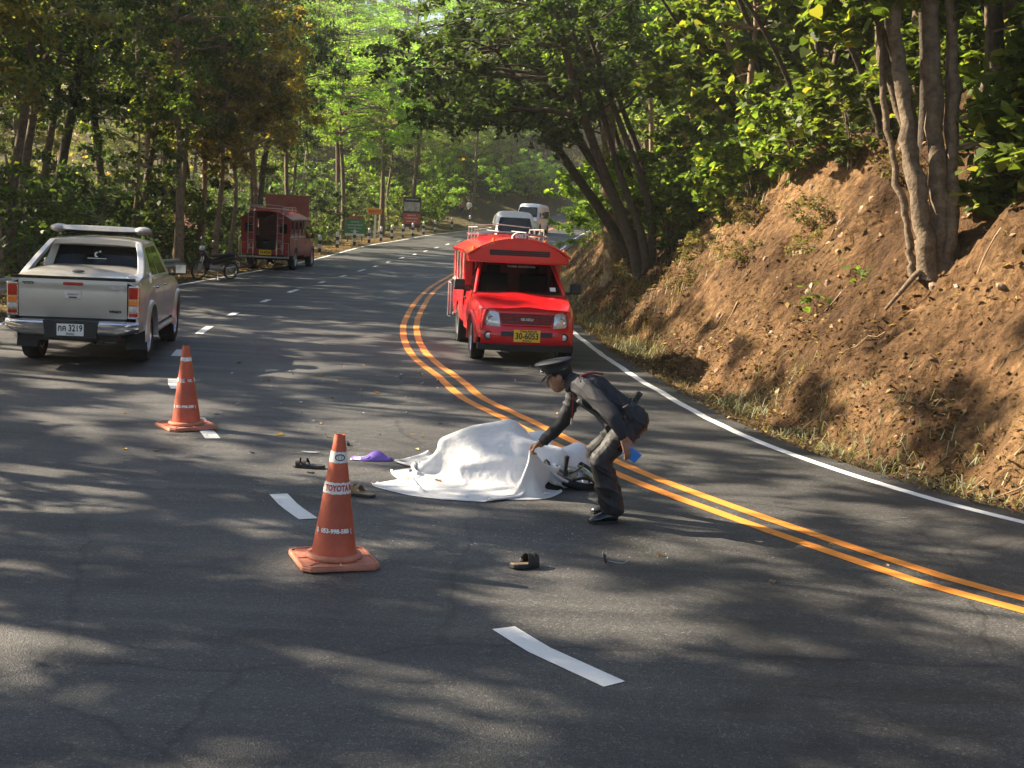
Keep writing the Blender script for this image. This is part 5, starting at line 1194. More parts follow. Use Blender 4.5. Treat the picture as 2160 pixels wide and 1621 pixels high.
# ------------------------------------------------------------------ traffic cones
M_CONE = mat('faded_orange_plastic', (0.36, 0.075, 0.042), 0.62, 0, scale=3.5, color2=(0.60, 0.125, 0.055), bump=0.15, bscale=30)
M_CONE_DIRT = mat('dusty_orange_plastic', (0.34, 0.12, 0.07), 0.75, 0, scale=6, color2=(0.55, 0.22, 0.14), bump=0.2, bscale=25)
M_TAPE = mat('worn_white_tape', (0.62, 0.61, 0.58), 0.5, 0, scale=26, color2=(0.80, 0.79, 0.77))
def cone(loc, rz, label, band_text, lean, worn=False):
    o = empty('traffic_cone', loc, rz); o.rotation_euler = (lean[0], lean[1], rz)
    tag(o, label, 'traffic cone', 'orange traffic cones set out on the road')
    h0, h1 = 0.045, 0.835; r0, r1 = 0.148, 0.034
    def R(z): return r0 + (r1 - r0) * (z - h0) / (h1 - h0)
    b = MB(); b.lathe([(R(z), z) for z in np.linspace(h0, h1, 12)] + [(r1 * 0.94, h1 + 0.006), (r1 * 0.78, h1 + 0.004), (r1 * 0.74, h1 - 0.08), (0.001, h1 - 0.09)], 48); b.build('cone_body', M_CONE, o, angle=30)
    f = MB(); f.lathe([(0.145, 0.035), (0.172, 0.035), (0.182, 0.05), (0.176, 0.066), (0.158, 0.074), (0.146, 0.072)], 48, closed=True); f.build('flange', M_CONE_DIRT, o, angle=60)
    s = 0.255; c = 0.05; oct_ = [(-s + c, -s), (s - c, -s), (s, -s + c), (s, s - c), (s - c, s), (-s + c, s), (-s, s - c), (-s, -s + c)]
    q = MB(); q.prism(oct_, 'z', 0.004, 0.036); base = q.build('base', M_CONE_DIRT, o, bevel=0.010, angle=30)
    lp = MB(); k = 0.93; rim_o = oct_; rim_i = [(x * k, y * k) for x, y in oct_]
    V = [(x * 0.985, y * 0.985, 0.034) for x, y in rim_o] + [(x * 0.98, y * 0.98, 0.043) for x, y in rim_o] + [(x, y, 0.043) for x, y in rim_i] + [(x * 0.99, y * 0.99, 0.034) for x, y in rim_i]
    lp.add(V, [(a * 8 + i, a * 8 + (i + 1) % 8, (a + 1) * 8 + (i + 1) % 8, (a + 1) * 8 + i) for a in range(3) for i in range(8)]); lp.build('base_rim', M_CONE_DIRT, base, angle=30)
    for a in range(4):
        an = math.pi / 4 + a * math.pi / 2; rb = MB(); rb.tube([(0.17 * math.cos(an), 0.17 * math.sin(an), 0.036), (0.31 * math.cos(an), 0.31 * math.sin(an), 0.034)], 0.009, 6); rb.build('base_rib', M_CONE_DIRT, base)
        an = a * math.pi / 2; rb = MB(); rb.tube([(0.17 * math.cos(an), 0.17 * math.sin(an), 0.036), (0.235 * math.cos(an), 0.235 * math.sin(an), 0.034)], 0.009, 6); rb.build('base_rib', M_CONE_DIRT, base)
    def band(z0, z1, a0=0, a1=2 * math.pi, name='reflective_band', e=0.0025):
        m_ = MB(); an = np.linspace(a0, a1, 49)
        j = lambda i, s_: 0.004 * vnoise(np.array([i * 0.9]), np.array([s_]))[0]
        m_.grid([[((R(z) + e) * math.cos(a), (R(z) + e) * math.sin(a), z + j(i % 48, t)) for z, t in ((z0, 1.0), (z1, 7.0))] for i, a in enumerate(an)]); return m_.build(name, M_TAPE, o)
    if worn:
        band(0.690, 0.728); 
        for k_ in range(7): band(0.475 + 0.006 * (k_ % 2), 0.520 - 0.005 * (k_ % 3), k_ * 0.9, k_ * 0.9 + 0.62)
    else:
        band(0.665, 0.735); band(0.468, 0.540)
    def wrap(body, size, z, centre, mat_, bold=0.002, e=0.0045, width=None):
        me = text_mesh(body, size, 0, 'CENTER', bold)
        bm_ = bmesh.new(); bm_.from_mesh(me); bmesh.ops.triangulate(bm_, faces=bm_.faces); bm_.to_mesh(me); bm_.free()
        xs = [v.co.x for v in me.vertices]; k_ = (width / (max(xs) - min(xs))) if width else 1
        for v in me.vertices:
            zz = z + v.co.y; a = centre + v.co.x * k_ / R(z); v.co = ((R(zz) + e) * math.cos(a), (R(zz) + e) * math.sin(a), zz)
        me.materials.clear(); return link('printed_lettering', me, mat_, o)
    front = -math.pi / 2 - rz
    if not worn:
        wrap('TOYOTA RK', 0.052, 0.503, front + 0.45, M_REDINK, 0.0022, width=0.22)
        # emblem: three ovals
        for (rx, ry, dz) in ((0.030, 0.020, 0.0), (0.010, 0.019, 0.0), (0.021, 0.008, 0.010)):
            m_ = MB(); pts = [(rx * math.cos(a), ry * math.sin(a) + dz) for a in np.linspace(0, 2 * math.pi, 25)]
            m_.grid([[((R(0.70 + p[1] * k_) + 0.0045) * math.cos(front + 0.3 + p[0] * k_ / R(0.70)), (R(0.70 + p[1] * k_) + 0.0045) * math.sin(front + 0.3 + p[0] * k_ / R(0.70)), 0.70 + p[1] * k_) for k_ in (0.84, 1.06)] for p in pts]); m_.build('emblem', M_INK, o)
    else:
        wrap('TOYOTA', 0.045, 0.498, front + 0.2, M_REDINK, 0.001, width=0.15)
    wrap('053-998-588', 0.038, 0.232, front + 0.12, M_WHITEINK, 0.0016, width=0.185)
    wrap('(', 0.04, 0.232, front + 1.05, M_WHITEINK, 0.001)
    for sgn, dx in ((1, -0.93),):
        m_ = MB(); a0 = front + dx
        for r_, dz in ((0.011, 0.008), (0.015, -0.008)):
            V = [((R(0.232) + 0.004) * math.cos(a0 + r_ * math.cos(t) / R(0.232)), (R(0.232) + 0.004) * math.sin(a0 + r_ * math.cos(t) / R(0.232)), 0.232 + dz + r_ * 0.8 * math.sin(t)) for t in np.linspace(0, 2 * math.pi, 13)[:-1]]
            m_.add(V, [tuple(range(12))])
        m_.build('printed_symbol', M_WHITEINK, o, smooth=False)
    return o
cone((-1.10, 8.09, 0.0), 0.38, 'near orange traffic cone with two clean printed white bands and emblem', '', (0.0, 0.018))
cone((-3.31, 12.93, 0.0), 0.62, 'orange traffic cone with worn peeling white bands standing on a lane dash', '', (0.0, -0.02), True)

# ------------------------------------------------------------------ white sheet, draped by a small cloth solver
M_SHEET = bpy.data.materials.new('white_sheet'); M_SHEET.use_nodes = True
n = M_SHEET.node_tree.nodes; l = M_SHEET.node_tree.links
n['Principled BSDF'].inputs['Base Color'].default_value = (0.82, 0.82, 0.83, 1); n['Principled BSDF'].inputs['Roughness'].default_value = 0.75
tl_ = n.new('ShaderNodeBsdfTranslucent'); tl_.inputs[0].default_value = (0.85, 0.85, 0.83, 1)
mx_ = n.new('ShaderNodeMixShader'); mx_.inputs[0].default_value = 0.28
l.new(n['Principled BSDF'].outputs[0], mx_.inputs[1]); l.new(tl_.outputs[0], mx_.inputs[2]); l.new(mx_.outputs[0], n['Material Output'].inputs['Surface'])
tcn = n.new('ShaderNodeTexCoord'); nz = n.new('ShaderNodeTexNoise'); nz.inputs['Scale'].default_value = 14; nz.inputs['Detail'].default_value = 7
l.new(tcn.outputs['Object'], nz.inputs['Vector']); bpn = n.new('ShaderNodeBump'); bpn.inputs['Strength'].default_value = 0.5; bpn.inputs['Distance'].default_value = 0.03
l.new(nz.outputs['Fac'], bpn.inputs['Height']); l.new(bpn.outputs['Normal'], n['Principled BSDF'].inputs['Normal'])
HAND = (0.165, 10.40, 0.372)
def drape():
    NU, NV = 100, 100; U, V = 2.0, 2.1
    hu, hv = U / (NU - 1), V / (NV - 1)
    gu, gv = np.meshgrid(np.arange(NU), np.arange(NV), indexing='ij')
    p = np.stack([-1.15 + gu * hu, 10.12 + gv * hv * 0.9, 0.60 + 0.01 * np.sin(gu * 0.7) * np.cos(gv * 0.5)], -1).astype(float)
    prev = p.copy()
    caps = [((-0.58, 11.22, 0.27), (-0.30, 11.20, 0.40), 0.06), ((-0.30, 11.20, 0.40), (0.0, 11.28, 0.455), 0.055), ((0.0, 11.28, 0.475), (0.10, 11.45, 0.36), 0.055), ((0.10, 11.45, 0.36), (0.24, 11.62, 0.45), 0.055), ((0.24, 11.62, 0.47), (0.52, 11.58, 0.385), 0.06),
            ((-0.55, 11.5, 0.12), (0.3, 11.7, 0.25), 0.10), ((-0.40, 10.95, 0.10), (0.10, 11.0, 0.20), 0.06), ((0.10, 11.10, 0.30), (0.44, 11.1, 0.24), 0.07), ((0.44, 11.15, 0.10), (0.62, 11.35, 0.22), 0.10), ((-0.74, 11.16, 0.055), (-0.58, 11.2, 0.06), 0.06)]
    caps = [(np.array(a), np.array(b), r) for a, b, r in caps]
    iu = lambda u: int(round(u / U * (NU - 1))); iv = lambda v: int(round(v / V * (NV - 1)))
    pins = [((0, 0), (-1.14, 10.60, 0.008)), ((0, iv(0.55)), (-0.83, 10.97, 0.008)), ((0, iv(1.25)), (-0.72, 11.5, 0.010)), ((0, NV - 1), (-0.62, 12.0, 0.008)),
            ((iu(0.75), 0), (-0.52, 10.10, 0.008)), ((iu(1.25), 0), (-0.08, 10.26, 0.010)), ((NU - 1, 0), (0.47, 10.68, 0.012)),
            ((NU - 1, iv(0.40)), (0.475, 10.86, 0.20)), ((NU - 1, iv(0.82)), (0.74, 10.98, 0.012)), ((NU - 1, NV - 1), (0.85, 12.05, 0.01))]
    hu_, hv_ = iu(1.64), iv(0.40)
    for a_ in (-1, 0, 1):
        for b_ in (-1, 0, 1): pins.append(((hu_ + a_, hv_ + b_), (HAND[0] + 0.014 + a_ * 0.010, HAND[1] + b_ * 0.006, HAND[2] + 0.050 - 0.010 * abs(a_) - 0.010 * abs(b_))))
    pi = np.array([a for a, _ in pins]); pt = np.array([b for _, b in pins]); ps = p[pi[:, 0], pi[:, 1]].copy()
    def con(A, B, L, k=1.0):
        a = p[A]; b = p[B]; d = b - a; ln = np.sqrt((d * d).sum(-1, keepdims=True)) + 1e-9
        c = d * (0.5 * k * (1 - L / ln)); p[A] = a + c; p[B] = b - c
    S_ = slice
    batches = []
    for o_ in (0, 1):
        nu = (NU - o_) // 2 * 2; nv = (NV - o_) // 2 * 2
        batches.append(((S_(o_, o_ + nu, 2), S_(None)), (S_(o_ + 1, o_ + nu, 2), S_(None)), hu, 1.0))
        batches.append(((S_(None), S_(o_, o_ + nv, 2)), (S_(None), S_(o_ + 1, o_ + nv, 2)), hv, 1.0))
    dg = math.hypot(hu, hv)
    for o_ in (0, 1):
        nu = (NU - o_) // 2 * 2
        batches.append(((S_(o_, o_ + nu, 2), S_(0, NV - 1)), (S_(o_ + 1, o_ + nu, 2), S_(1, NV)), dg, 0.6))
        batches.append(((S_(o_, o_ + nu, 2), S_(1, NV)), (S_(o_ + 1, o_ + nu, 2), S_(0, NV - 1)), dg, 0.6))
    for o_ in range(0, 8, 4):      # stiffness over four cells
        mU = (NU - o_) // 8 * 8
        batches.append(((np.r_[tuple(np.arange(o_ + b, o_ + b + 4) for b in range(0, mU, 8))], S_(None)), (np.r_[tuple(np.arange(o_ + b + 4, o_ + b + 8) for b in range(0, mU, 8))], S_(None)), 4 * hu, 0.05))
        mV = (NV - o_) // 8 * 8
        batches.append(((S_(None), np.r_[tuple(np.arange(o_ + b, o_ + b + 4) for b in range(0, mV, 8))]), (S_(None), np.r_[tuple(np.arange(o_ + b + 4, o_ + b + 8) for b in range(0, mV, 8))]), 4 * hv, 0.05))
    STEPS = 190
    def collide():
        for a, b, r in caps:
            ab = b - a; w = np.clip(((p - a) @ ab) / (ab @ ab), 0, 1)[..., None]; q = a + ab * w; d = p - q; ln = np.sqrt((d * d).sum(-1, keepdims=True)) + 1e-9
            hit = (ln < r)[..., 0]
            if hit.any():
                p[hit] = (q + d / ln * r)[hit]; prev[hit] = prev[hit] * 0.3 + p[hit] * 0.7
        low = p[..., 2] < 0.007
        p[..., 2] = np.where(low, 0.007, p[..., 2]); prev[low] = prev[low] * 0.25 + p[low] * 0.75
    for st in range(STEPS):
        v = (p - prev) * 0.97; sp_ = np.sqrt((v * v).sum(-1, keepdims=True)) + 1e-9; v *= np.minimum(1, 0.018 / sp_)
        prev = p.copy(); p += v; p[..., 2] -= 9.8 * (1 / 60) ** 2
        t = min(1, st / 90); t = t * t * (3 - 2 * t)
        for it in range(8):
            for A, B, L, k in batches: con(A, B, L, k)
            p[pi[:, 0], pi[:, 1]] = ps * (1 - t) + pt * t
            if it % 3 == 1: collide()
        collide()
    for _ in range(1):
        s = p.copy(); s[1:-1, 1:-1] = 0.5 * p[1:-1, 1:-1] + 0.125 * (p[:-2, 1:-1] + p[2:, 1:-1] + p[1:-1, :-2] + p[1:-1, 2:]); p[...] = s
    return p
sheet = link('white_sheet', grid_mesh('white_sheet', drape()), M_SHEET)
sheet.modifiers.new('smooth', 'SUBSURF').render_levels = 1
sd_ = sheet.modifiers.new('cloth', 'SOLIDIFY'); sd_.thickness = 0.0015
tag(sheet, 'large white sheet draped over a fallen motorcycle and lifted at one edge', 'sheet')

# ------------------------------------------------------------------ fallen motorcycle under the sheet
def motorcycle_wheel(parent, M, r=0.27, w=0.075):
    t = MB(); t.lathe([(r - 0.055, -w * 0.35), (r - 0.02, -w * 0.5), (r, -w * 0.2), (r, w * 0.2), (r - 0.02, w * 0.5), (r - 0.055, w * 0.35)], 36, M, closed=True); ty = t.build('tyre', M_RUBBER, parent, angle=45)
    q = MB(); q.lathe([(r - 0.05, -w * 0.3), (r - 0.05, w * 0.3), (r - 0.075, w * 0.2), (r - 0.075, -w * 0.2)], 36, M, closed=True); q.build('rim', M_CHROME, ty, angle=45)
    h = MB(); h.lathe([(0.001, -0.05), (0.05, -0.045), (0.055, 0), (0.05, 0.045), (0.001, 0.05)], 14, M)
    for k in range(14):
        a = 2 * math.pi * k / 14; h.tube([M @ Vector((0.04 * math.cos(a + 0.5), 0.04 * math.sin(a + 0.5), 0.03 * (-1) ** k)), M @ Vector(((r - 0.06) * math.cos(a), (r - 0.06) * math.sin(a), 0))], 0.003, 4)
    h.build('hub', M_STEEL, ty)
    return ty
fb = empty('fallen_motorcycle', (0.2, 11.2, 0.0)); tag(fb, 'dark motorcycle lying on the road under the white sheet with handlebar showing', 'motorcycle')
def L_(x, y, z): return (x - 0.2, y - 11.2, z)
motorcycle_wheel(fb, Matrix.Translation(L_(0.56, 11.00, 0.10)) @ Matrix.Rotation(math.radians(18), 4, 'Y') @ Matrix.Rotation(math.radians(12), 4, 'X'))
motorcycle_wheel(fb, Matrix.Translation(L_(-0.30, 11.50, 0.09)) @ Matrix.Rotation(math.radians(12), 4, 'X'))
q = MB(); q.loft([[L_(x, y + 0.14 * math.cos(a) * s, z + 0.10 * math.sin(a) * s) for a in np.linspace(0, 2 * math.pi, 13)[:-1]] for x, y, z, s in ((-0.45, 11.42, 0.22, 0.5), (-0.2, 11.32, 0.22, 0.9), (0.1, 11.3, 0.22, 0.9), (0.30, 11.2, 0.18, 0.6), (0.38, 11.12, 0.16, 0.3))]); q.build('fairing', M_GLOSSBLACK, fb)
q = MB(); q.tube([L_(0.28, 11.1, 0.28), L_(0.44, 11.05, 0.16), L_(0.56, 11.02, 0.10)], 0.022, 8); q.build('fork', M_STEEL, fb)
q = MB(); q.tube([L_(0.30, 11.12, 0.26), L_(0.42, 10.98, 0.16), L_(0.49, 10.91, 0.10), L_(0.505, 10.90, 0.24)], 0.012, 8); hb_ = q.build('handlebar', M_BLACK, fb)
q = MB(); q.tube([L_(0.495, 10.902, 0.145), L_(0.505, 10.90, 0.25)], [0.019, 0.021], 12); q.ellipsoid(L_(0.506, 10.90, 0.257), (0.023, 0.023, 0.014)); q.build('grip', M_RUBBER, hb_)
q = MB(); q.tube([L_(0.50, 10.90, 0.12), L_(0.55, 10.895, 0.118), L_(0.60, 10.89, 0.145), L_(0.655, 10.88, 0.195)], 0.0065, 7); q.ellipsoid(L_(0.658, 10.88, 0.2), (0.010, 0.010, 0.010)); q.box(L_(0.50, 10.90, 0.115), (0.04, 0.035, 0.05)); q.build('mirror_stalk', M_BLACK, hb_)
q = MB(); q.loft([[L_(0.50 + 0.30 * t + 0.0, 10.80 - 0.03 * t + dy, 0.03 + 0.09 * math.sin(math.pi * t) * k) for dy, k in ((0.05, 1), (0.0, 1.25), (-0.05, 1), (-0.05, 0.75), (0.0, 1.0), (0.05, 0.75))] for t in np.linspace(0.02, 0.98, 9)]); q.build('mudguard', M_GLOSSBLACK, fb)
q = MB(); q.box(L_(0.27, 10.47, 0.018), (0.17, 0.035, 0.012), rotz(0.12)); q.build('foot_rest', M_WHITEINK, fb, bevel=0.005)
for x in (0.30, 0.34): q = MB(); q.lathe([(0.006, 0), (0.006, 0.002), (0.001, 0.002)], 8, Matrix.Translation(L_(x, 10.475 + (x - 0.27) * 0.12, 0.0255))); q.build('bolt', M_BLACK, fb)

# ------------------------------------------------------------------ police officer
M_UNIFORM = mat('dark_grey_uniform', (0.030, 0.031, 0.038), 0.68, 0, var=0.14, scale=6, bump=0.25, bscale=240, spec=0.3)
M_TROUSER = mat('charcoal_trousers', (0.024, 0.024, 0.026), 0.58, 0, var=0.16, scale=6, bump=0.2, bscale=220, spec=0.35)
M_SKIN = mat('skin', (0.30, 0.150, 0.092), 0.52, 0, var=0.10, scale=18, bump=0.12, bscale=150, spec=0.4)
M_HAIR = mat('black_hair', (0.012, 0.010, 0.009), 0.6, 0, var=0.3, scale=60, bump=0.6, bscale=200)
M_LEATHER = mat('black_leather', (0.014, 0.014, 0.015), 0.28, 0, var=0.2, scale=20, coat=0.3)
M_CORD = mat('red_cord', (0.20, 0.015, 0.02), 0.8, 0, var=0.2, scale=80)
M_BLUE = mat('blue_card', (0.06, 0.25, 0.75), 0.4)
def capsule(mb, a, b, r1, r2, seg=14):
    a = Vector(a); b = Vector(b); d = (b - a); L = d.length; d.normalize()
    pts = []; rs = []
    for t in (-0.98, -0.8, -0.45): pts.append(a + d * r1 * t); rs.append(r1 * math.sqrt(max(0.03, 1 - t * t)))
    for t in (0, 0.33, 0.66, 1): pts.append(a.lerp(b, t)); rs.append(r1 + (r2 - r1) * t)
    for t in (0.45, 0.8, 0.98): pts.append(b + d * r2 * t); rs.append(r2 * math.sqrt(max(0.03, 1 - t * t)))
    mb.tube(pts, rs, seg)
def fuse(name, prims, voxel, mats, wrinkle=None, smooth_it=4, origin=Vector((0, 0, 0))):
    """fuse tapered limbs into one continuous skin; every face takes the material of the nearest limb"""
    mb = MB()
    for q in prims:
        if q[0] == 'c': capsule(mb, q[1], q[2], q[3], q[4])
        else: mb.ellipsoid(q[1], q[2], q[3], 18, 12)
    ob = bpy.data.objects.new('tmp', mb.mesh('tmp')); col.objects.link(ob)
    r = ob.modifiers.new('r', 'REMESH'); r.mode = 'VOXEL'; r.voxel_size = voxel
    s = ob.modifiers.new('s', 'SMOOTH'); s.factor = 0.5; s.iterations = smooth_it
    me = bpy.data.meshes.new_from_object(ob.evaluated_get(bpy.context.evaluated_depsgraph_get()))
    bpy.data.objects.remove(ob)
    nv = len(me.vertices); co = np.empty(nv * 3, np.float32); me.vertices.foreach_get('co', co); co = co.reshape(-1, 3).astype(float)
    best = np.full(nv, 1e9); mi = np.zeros(nv, int); pr = np.zeros(nv, int)
    for k, q in enumerate(prims):
        if q[0] == 'c':
            a = np.array(q[1], float); b = np.array(q[2], float); ab = b - a; t = np.clip(((co - a) @ ab) / (ab @ ab + 1e-12), 0, 1)
            d = np.linalg.norm(co - (a + ab * t[:, None]), axis=1) - (q[3] + (q[4] - q[3]) * t)
        else:
            R = np.array(q[3].inverted()) if q[3] is not None else np.eye(3)
            l_ = ((co - np.array(q[1])) @ R.T) / np.array(q[2]); ln = np.linalg.norm(l_, axis=1); d = (ln - 1) * min(q[2])
        m_ = q[-1]; up = d < best; best[up] = d[up]; mi[up] = m_; pr[up] = k
    if wrinkle:
        nr = np.empty(nv * 3, np.float32); me.vertices.foreach_get('normal', nr); nr = nr.reshape(-1, 3)
        co = co + nr * wrinkle(co, mi)[:, None]
    co = co - np.array(origin)
    me.vertices.foreach_set('co', co.astype(np.float32).ravel())
    for q in mats: me.materials.append(q)
    fm = np.empty(len(me.polygons), np.int32)
    for p in me.polygons: fm[p.index] = mi[p.vertices[0]]
    me.polygons.foreach_set('material_index', fm); me.update(); me.shade_smooth(); me.name = name
    return me
def fingers(prims, wrist, hand_dir, palm_n, side_dir, curl, length=0.085, spread=0.0, thumb_in=0.5, skin=2):
    """palm, four fingers with two bends each and a thumb from the side of the palm"""
    w = Vector(wrist); h = Vector(hand_dir).normalized(); n_ = Vector(palm_n); n_ = (n_ - h * n_.dot(h)).normalized(); s = h.cross(n_).normalized()
    if s.dot(Vector(side_dir)) < 0: s = -s
    k0 = w + h * 0.085
    for i in range(4):
        o = (i - 1.5) * 0.0205
        prims.append(('c', tuple(w + s * o * 0.75 + h * 0.01), tuple(k0 + s * o), 0.0145, 0.0125, skin))
        d = h; p = k0 + s * o; ln = length * (0.92, 1.05, 1.0, 0.8)[i]
        for seg_, (f_, r_) in enumerate(((0.45, 0.0102), (0.32, 0.0092), (0.26, 0.0082))):
            c_ = curl[min(seg_, len(curl) - 1)]
            d = (d * math.cos(c_) + n_.normalized() * 0 + (n_ * math.cos(sum(curl[:seg_])) - h * math.sin(sum(curl[:seg_]))) * math.sin(c_)).normalized()
            e = p + d * ln * f_; prims.append(('c', tuple(p), tuple(e), r_, r_ * 0.93, skin)); p = e
    t0 = w + h * 0.025 + s * 0.030; t1 = t0 + (h * 0.6 + s * (0.75 - thumb_in) + n_ * 0.35 * thumb_in * 2).normalized() * 0.042; t2 = t1 + (h * 0.8 + n_ * 0.5 * thumb_in * 2 - s * 0.3 * thumb_in).normalized() * 0.036
    prims.append(('c', tuple(t0), tuple(t1), 0.0145, 0.0115, skin)); prims.append(('c', tuple(t1), tuple(t2), 0.0112, 0.009, skin))
U_, T_, K_, H_ = 0, 1, 2, 3
def officer():
    base = Vector((0.80, 9.75, 0.0))
    o = empty('person', base); tag(o, 'person in dark uniform and peaked cap bending down to lift the white sheet', 'person')
    pelvis = Vector((0.945, 9.80, 0.76)); chest = Vector((0.62, 9.88, 0.965)); neckb = Vector((0.485, 9.915, 1.02)); head = Vector((0.375, 9.955, 1.065))
    hipN = Vector((0.925, 9.70, 0.735)); hipF = Vector((0.925, 9.90, 0.735)); kneeN = Vector((0.690, 9.56, 0.485)); ankN = Vector((0.800, 9.63, 0.09))
    kneeF = Vector((0.690, 9.93, 0.495)); ankF = Vector((0.855, 9.93, 0.09))
    shN = Vector((0.575, 9.72, 1.005)); elN = Vector((0.775, 9.47, 0.840)); wrN = Vector((0.852, 9.475, 0.695))
    shF = Vector((0.515, 10.08, 0.935)); elF = Vector((0.435, 10.28, 0.665)); wrF = Vector((0.272, 10.375, 0.462))
    pr = []
    # torso
    pr += [('c', pelvis + Vector((0.0, -0.06, 0.01)), pelvis + Vector((0.0, 0.06, 0.01)), 0.122, 0.122, T_), ('c', pelvis + Vector((-0.05, 0, 0.03)), chest, 0.128, 0.145, U_), ('c', chest + Vector((0, -0.09, 0.0)), chest + Vector((0, 0.10, -0.01)), 0.125, 0.125, U_),
           ('c', chest, neckb, 0.13, 0.085, U_), ('c', chest + Vector((0.07, 0, -0.06)), pelvis + Vector((-0.12, 0, 0.0)), 0.115, 0.115, U_)]
    pr += [('c', neckb + Vector((0.03, -0.08, 0)), shN, 0.075, 0.072, U_), ('c', neckb + Vector((0.03, 0.08, -0.02)), shF, 0.075, 0.070, U_)]
    # arms with loose sleeves
    pr += [('c', shN, elN, 0.070, 0.056, U_), ('c', elN, wrN.lerp(elN, 0.12), 0.055, 0.047, U_), ('c', shF, elF, 0.068, 0.054, U_), ('c', elF, wrF.lerp(elF, 0.12), 0.053, 0.045, U_)]
    pr += [('c', wrN.lerp(elN, 0.15), wrN + (wrN - elN).normalized() * 0.02, 0.030, 0.028, K_), ('c', wrF.lerp(elF, 0.15), wrF + (wrF - elF).normalized() * 0.02, 0.030, 0.028, K_)]
    # legs in wide trousers
    pr += [('c', hipN, kneeN, 0.104, 0.080, T_), ('c', kneeN, ankN + Vector((0, 0, 0.02)), 0.078, 0.072, T_), ('c', hipF, kneeF, 0.104, 0.080, T_), ('c', kneeF, ankF + Vector((0, 0, 0.02)), 0.078, 0.072, T_),
           ('c', kneeN.lerp(ankN, 0.4) + Vector((0.02, 0, 0)), ankN + Vector((0.03, 0, 0.02)), 0.074, 0.074, T_)]
    # head and neck
    f = Vector((-0.90, 0.20, -0.40)).normalized(); up = Vector((-0.28, 0.0, 0.96)); up = (up - f * up.dot(f)).normalized(); sd = f.cross(up).normalized()
    Rh = Matrix((sd, f, up)).transposed()
    def hp(x, y, z): return tuple(head + sd * x + f * y + up * z)
    pr += [('c', neckb + Vector((0.02, 0, 0.0)), tuple(head - f * 0.03 - up * 0.06), 0.062, 0.056, K_), ('e', hp(0, -0.015, 0.035), (0.076, 0.096, 0.088), Rh, H_), ('e', hp(0, 0.02, -0.005), (0.070, 0.085, 0.095), Rh, K_), ('e', hp(0, 0.045, -0.065), (0.052, 0.055, 0.050), Rh, K_),
           ('c', hp(0, 0.10, 0.01), hp(0, 0.118, -0.025), 0.010, 0.015, K_), ('e', hp(0, 0.092, -0.055), (0.024, 0.012, 0.011), Rh, K_), ('e', hp(0.074, -0.005, -0.005), (0.011, 0.020, 0.032), Rh, K_), ('e', hp(-0.074, -0.005, -0.005), (0.011, 0.020, 0.032), Rh, K_),
           ('e', hp(0.03, 0.088, 0.015), (0.016, 0.012, 0.010), Rh, K_), ('e', hp(-0.03, 0.088, 0.015), (0.016, 0.012, 0.010), Rh, K_), ('e', hp(0, -0.055, -0.03), (0.062, 0.050, 0.055), Rh, H_)]
    # hands: one pinches the sheet, one holds a card
    hd = Vector(HAND) + Vector((-0.005, 0.0, 0.0)); dF = (hd - wrF).normalized()
    fingers(pr, wrF, dF + Vector((0, 0, 0.20)), Vector((-0.5, -0.1, -0.85)), Vector((0, -1, 0.2)), (0.75, 1.15, 0.75), 0.085, thumb_in=0.55)
    fingers(pr, wrN + (wrN - elN).normalized() * 0.02, Vector((0.36, 0.02, -0.92)), Vector((-0.45, 0.85, -0.1)), Vector((0.9, 0.1, 0.3)), (0.25, 0.35, 0.3), 0.088, thumb_in=0.3)
    def wr(co, mi):
        a = fbm(co[:, 0] * 11 + co[:, 2] * 5, co[:, 1] * 9 - co[:, 2] * 9, 3, 4)
        b = 1 - np.abs(vnoise(co[:, 0] * 10 + co[:, 2] * 16, co[:, 1] * 7 + co[:, 2] * 6, 6))
        return np.where(mi == U_, 0.010 * a + 0.012 * (b ** 3 - 0.3), np.where(mi == T_, 0.012 * a + 0.013 * (b ** 3 - 0.3), 0.0))
    me = fuse('body', [tuple(tuple(v) if isinstance(v, Vector) else v for v in q) for q in pr], 0.0062, [M_UNIFORM, M_TROUSER, M_SKIN, M_HAIR], wr, 3, base)
    link('body', me, None, o)
    lo = lambda v: tuple(Vector(v) - base)
    # shoes
    for ank, toe in ((ankN, Vector((0.635, 9.56, 0.0))), (ankF, Vector((0.665, 9.90, 0.0)))):
        heel = Vector((ank.x + 0.055, ank.y + 0.005, 0)); d = (toe - heel); L = d.length; d.normalize(); s = Vector((-d.y, d.x, 0))
        q = MB(); rings = []
        for t, w_, h_, z0 in ((0.0, 0.030, 0.07, 0.012), (0.08, 0.040, 0.095, 0.004), (0.3, 0.043, 0.105, 0.012), (0.5, 0.046, 0.085, 0.016), (0.7, 0.052, 0.066, 0.006), (0.9, 0.044, 0.052, 0.006), (0.99, 0.020, 0.035, 0.012)):
            c = heel + d * L * t
            rings.append([tuple(c + s * w_ * math.cos(a) * (1 if math.sin(a) < 0.2 else 0.85) + Vector((0, 0, z0 + (h_ - z0) * (0.5 + 0.5 * math.sin(a)) if True else 0)) - base) for a in np.linspace(0, 2 * math.pi, 15)[:-1]])
        q.loft(rings); sh = q.build('shoe', M_LEATHER, o, angle=70)
        sl = MB(); sl.loft([[tuple(heel + d * L * t + s * w_ * k + Vector((0, 0, z)) - base) for k, z in ((-1, 0.0), (1, 0.0), (1, 0.018), (-1, 0.018))] for t, w_ in ((-0.01, 0.028), (0.07, 0.042), (0.35, 0.043), (0.7, 0.055), (0.92, 0.046), (1.01, 0.018))]); sl.build('sole', M_RUBBER, sh, bevel=0.004)
    # belt, radio, pouch, holster
    ax = (chest - pelvis).normalized(); bc = pelvis + ax * 0.085
    b1 = ax.cross(Vector((0, 1, 0))).normalized(); b2 = Vector((0, 1, 0))
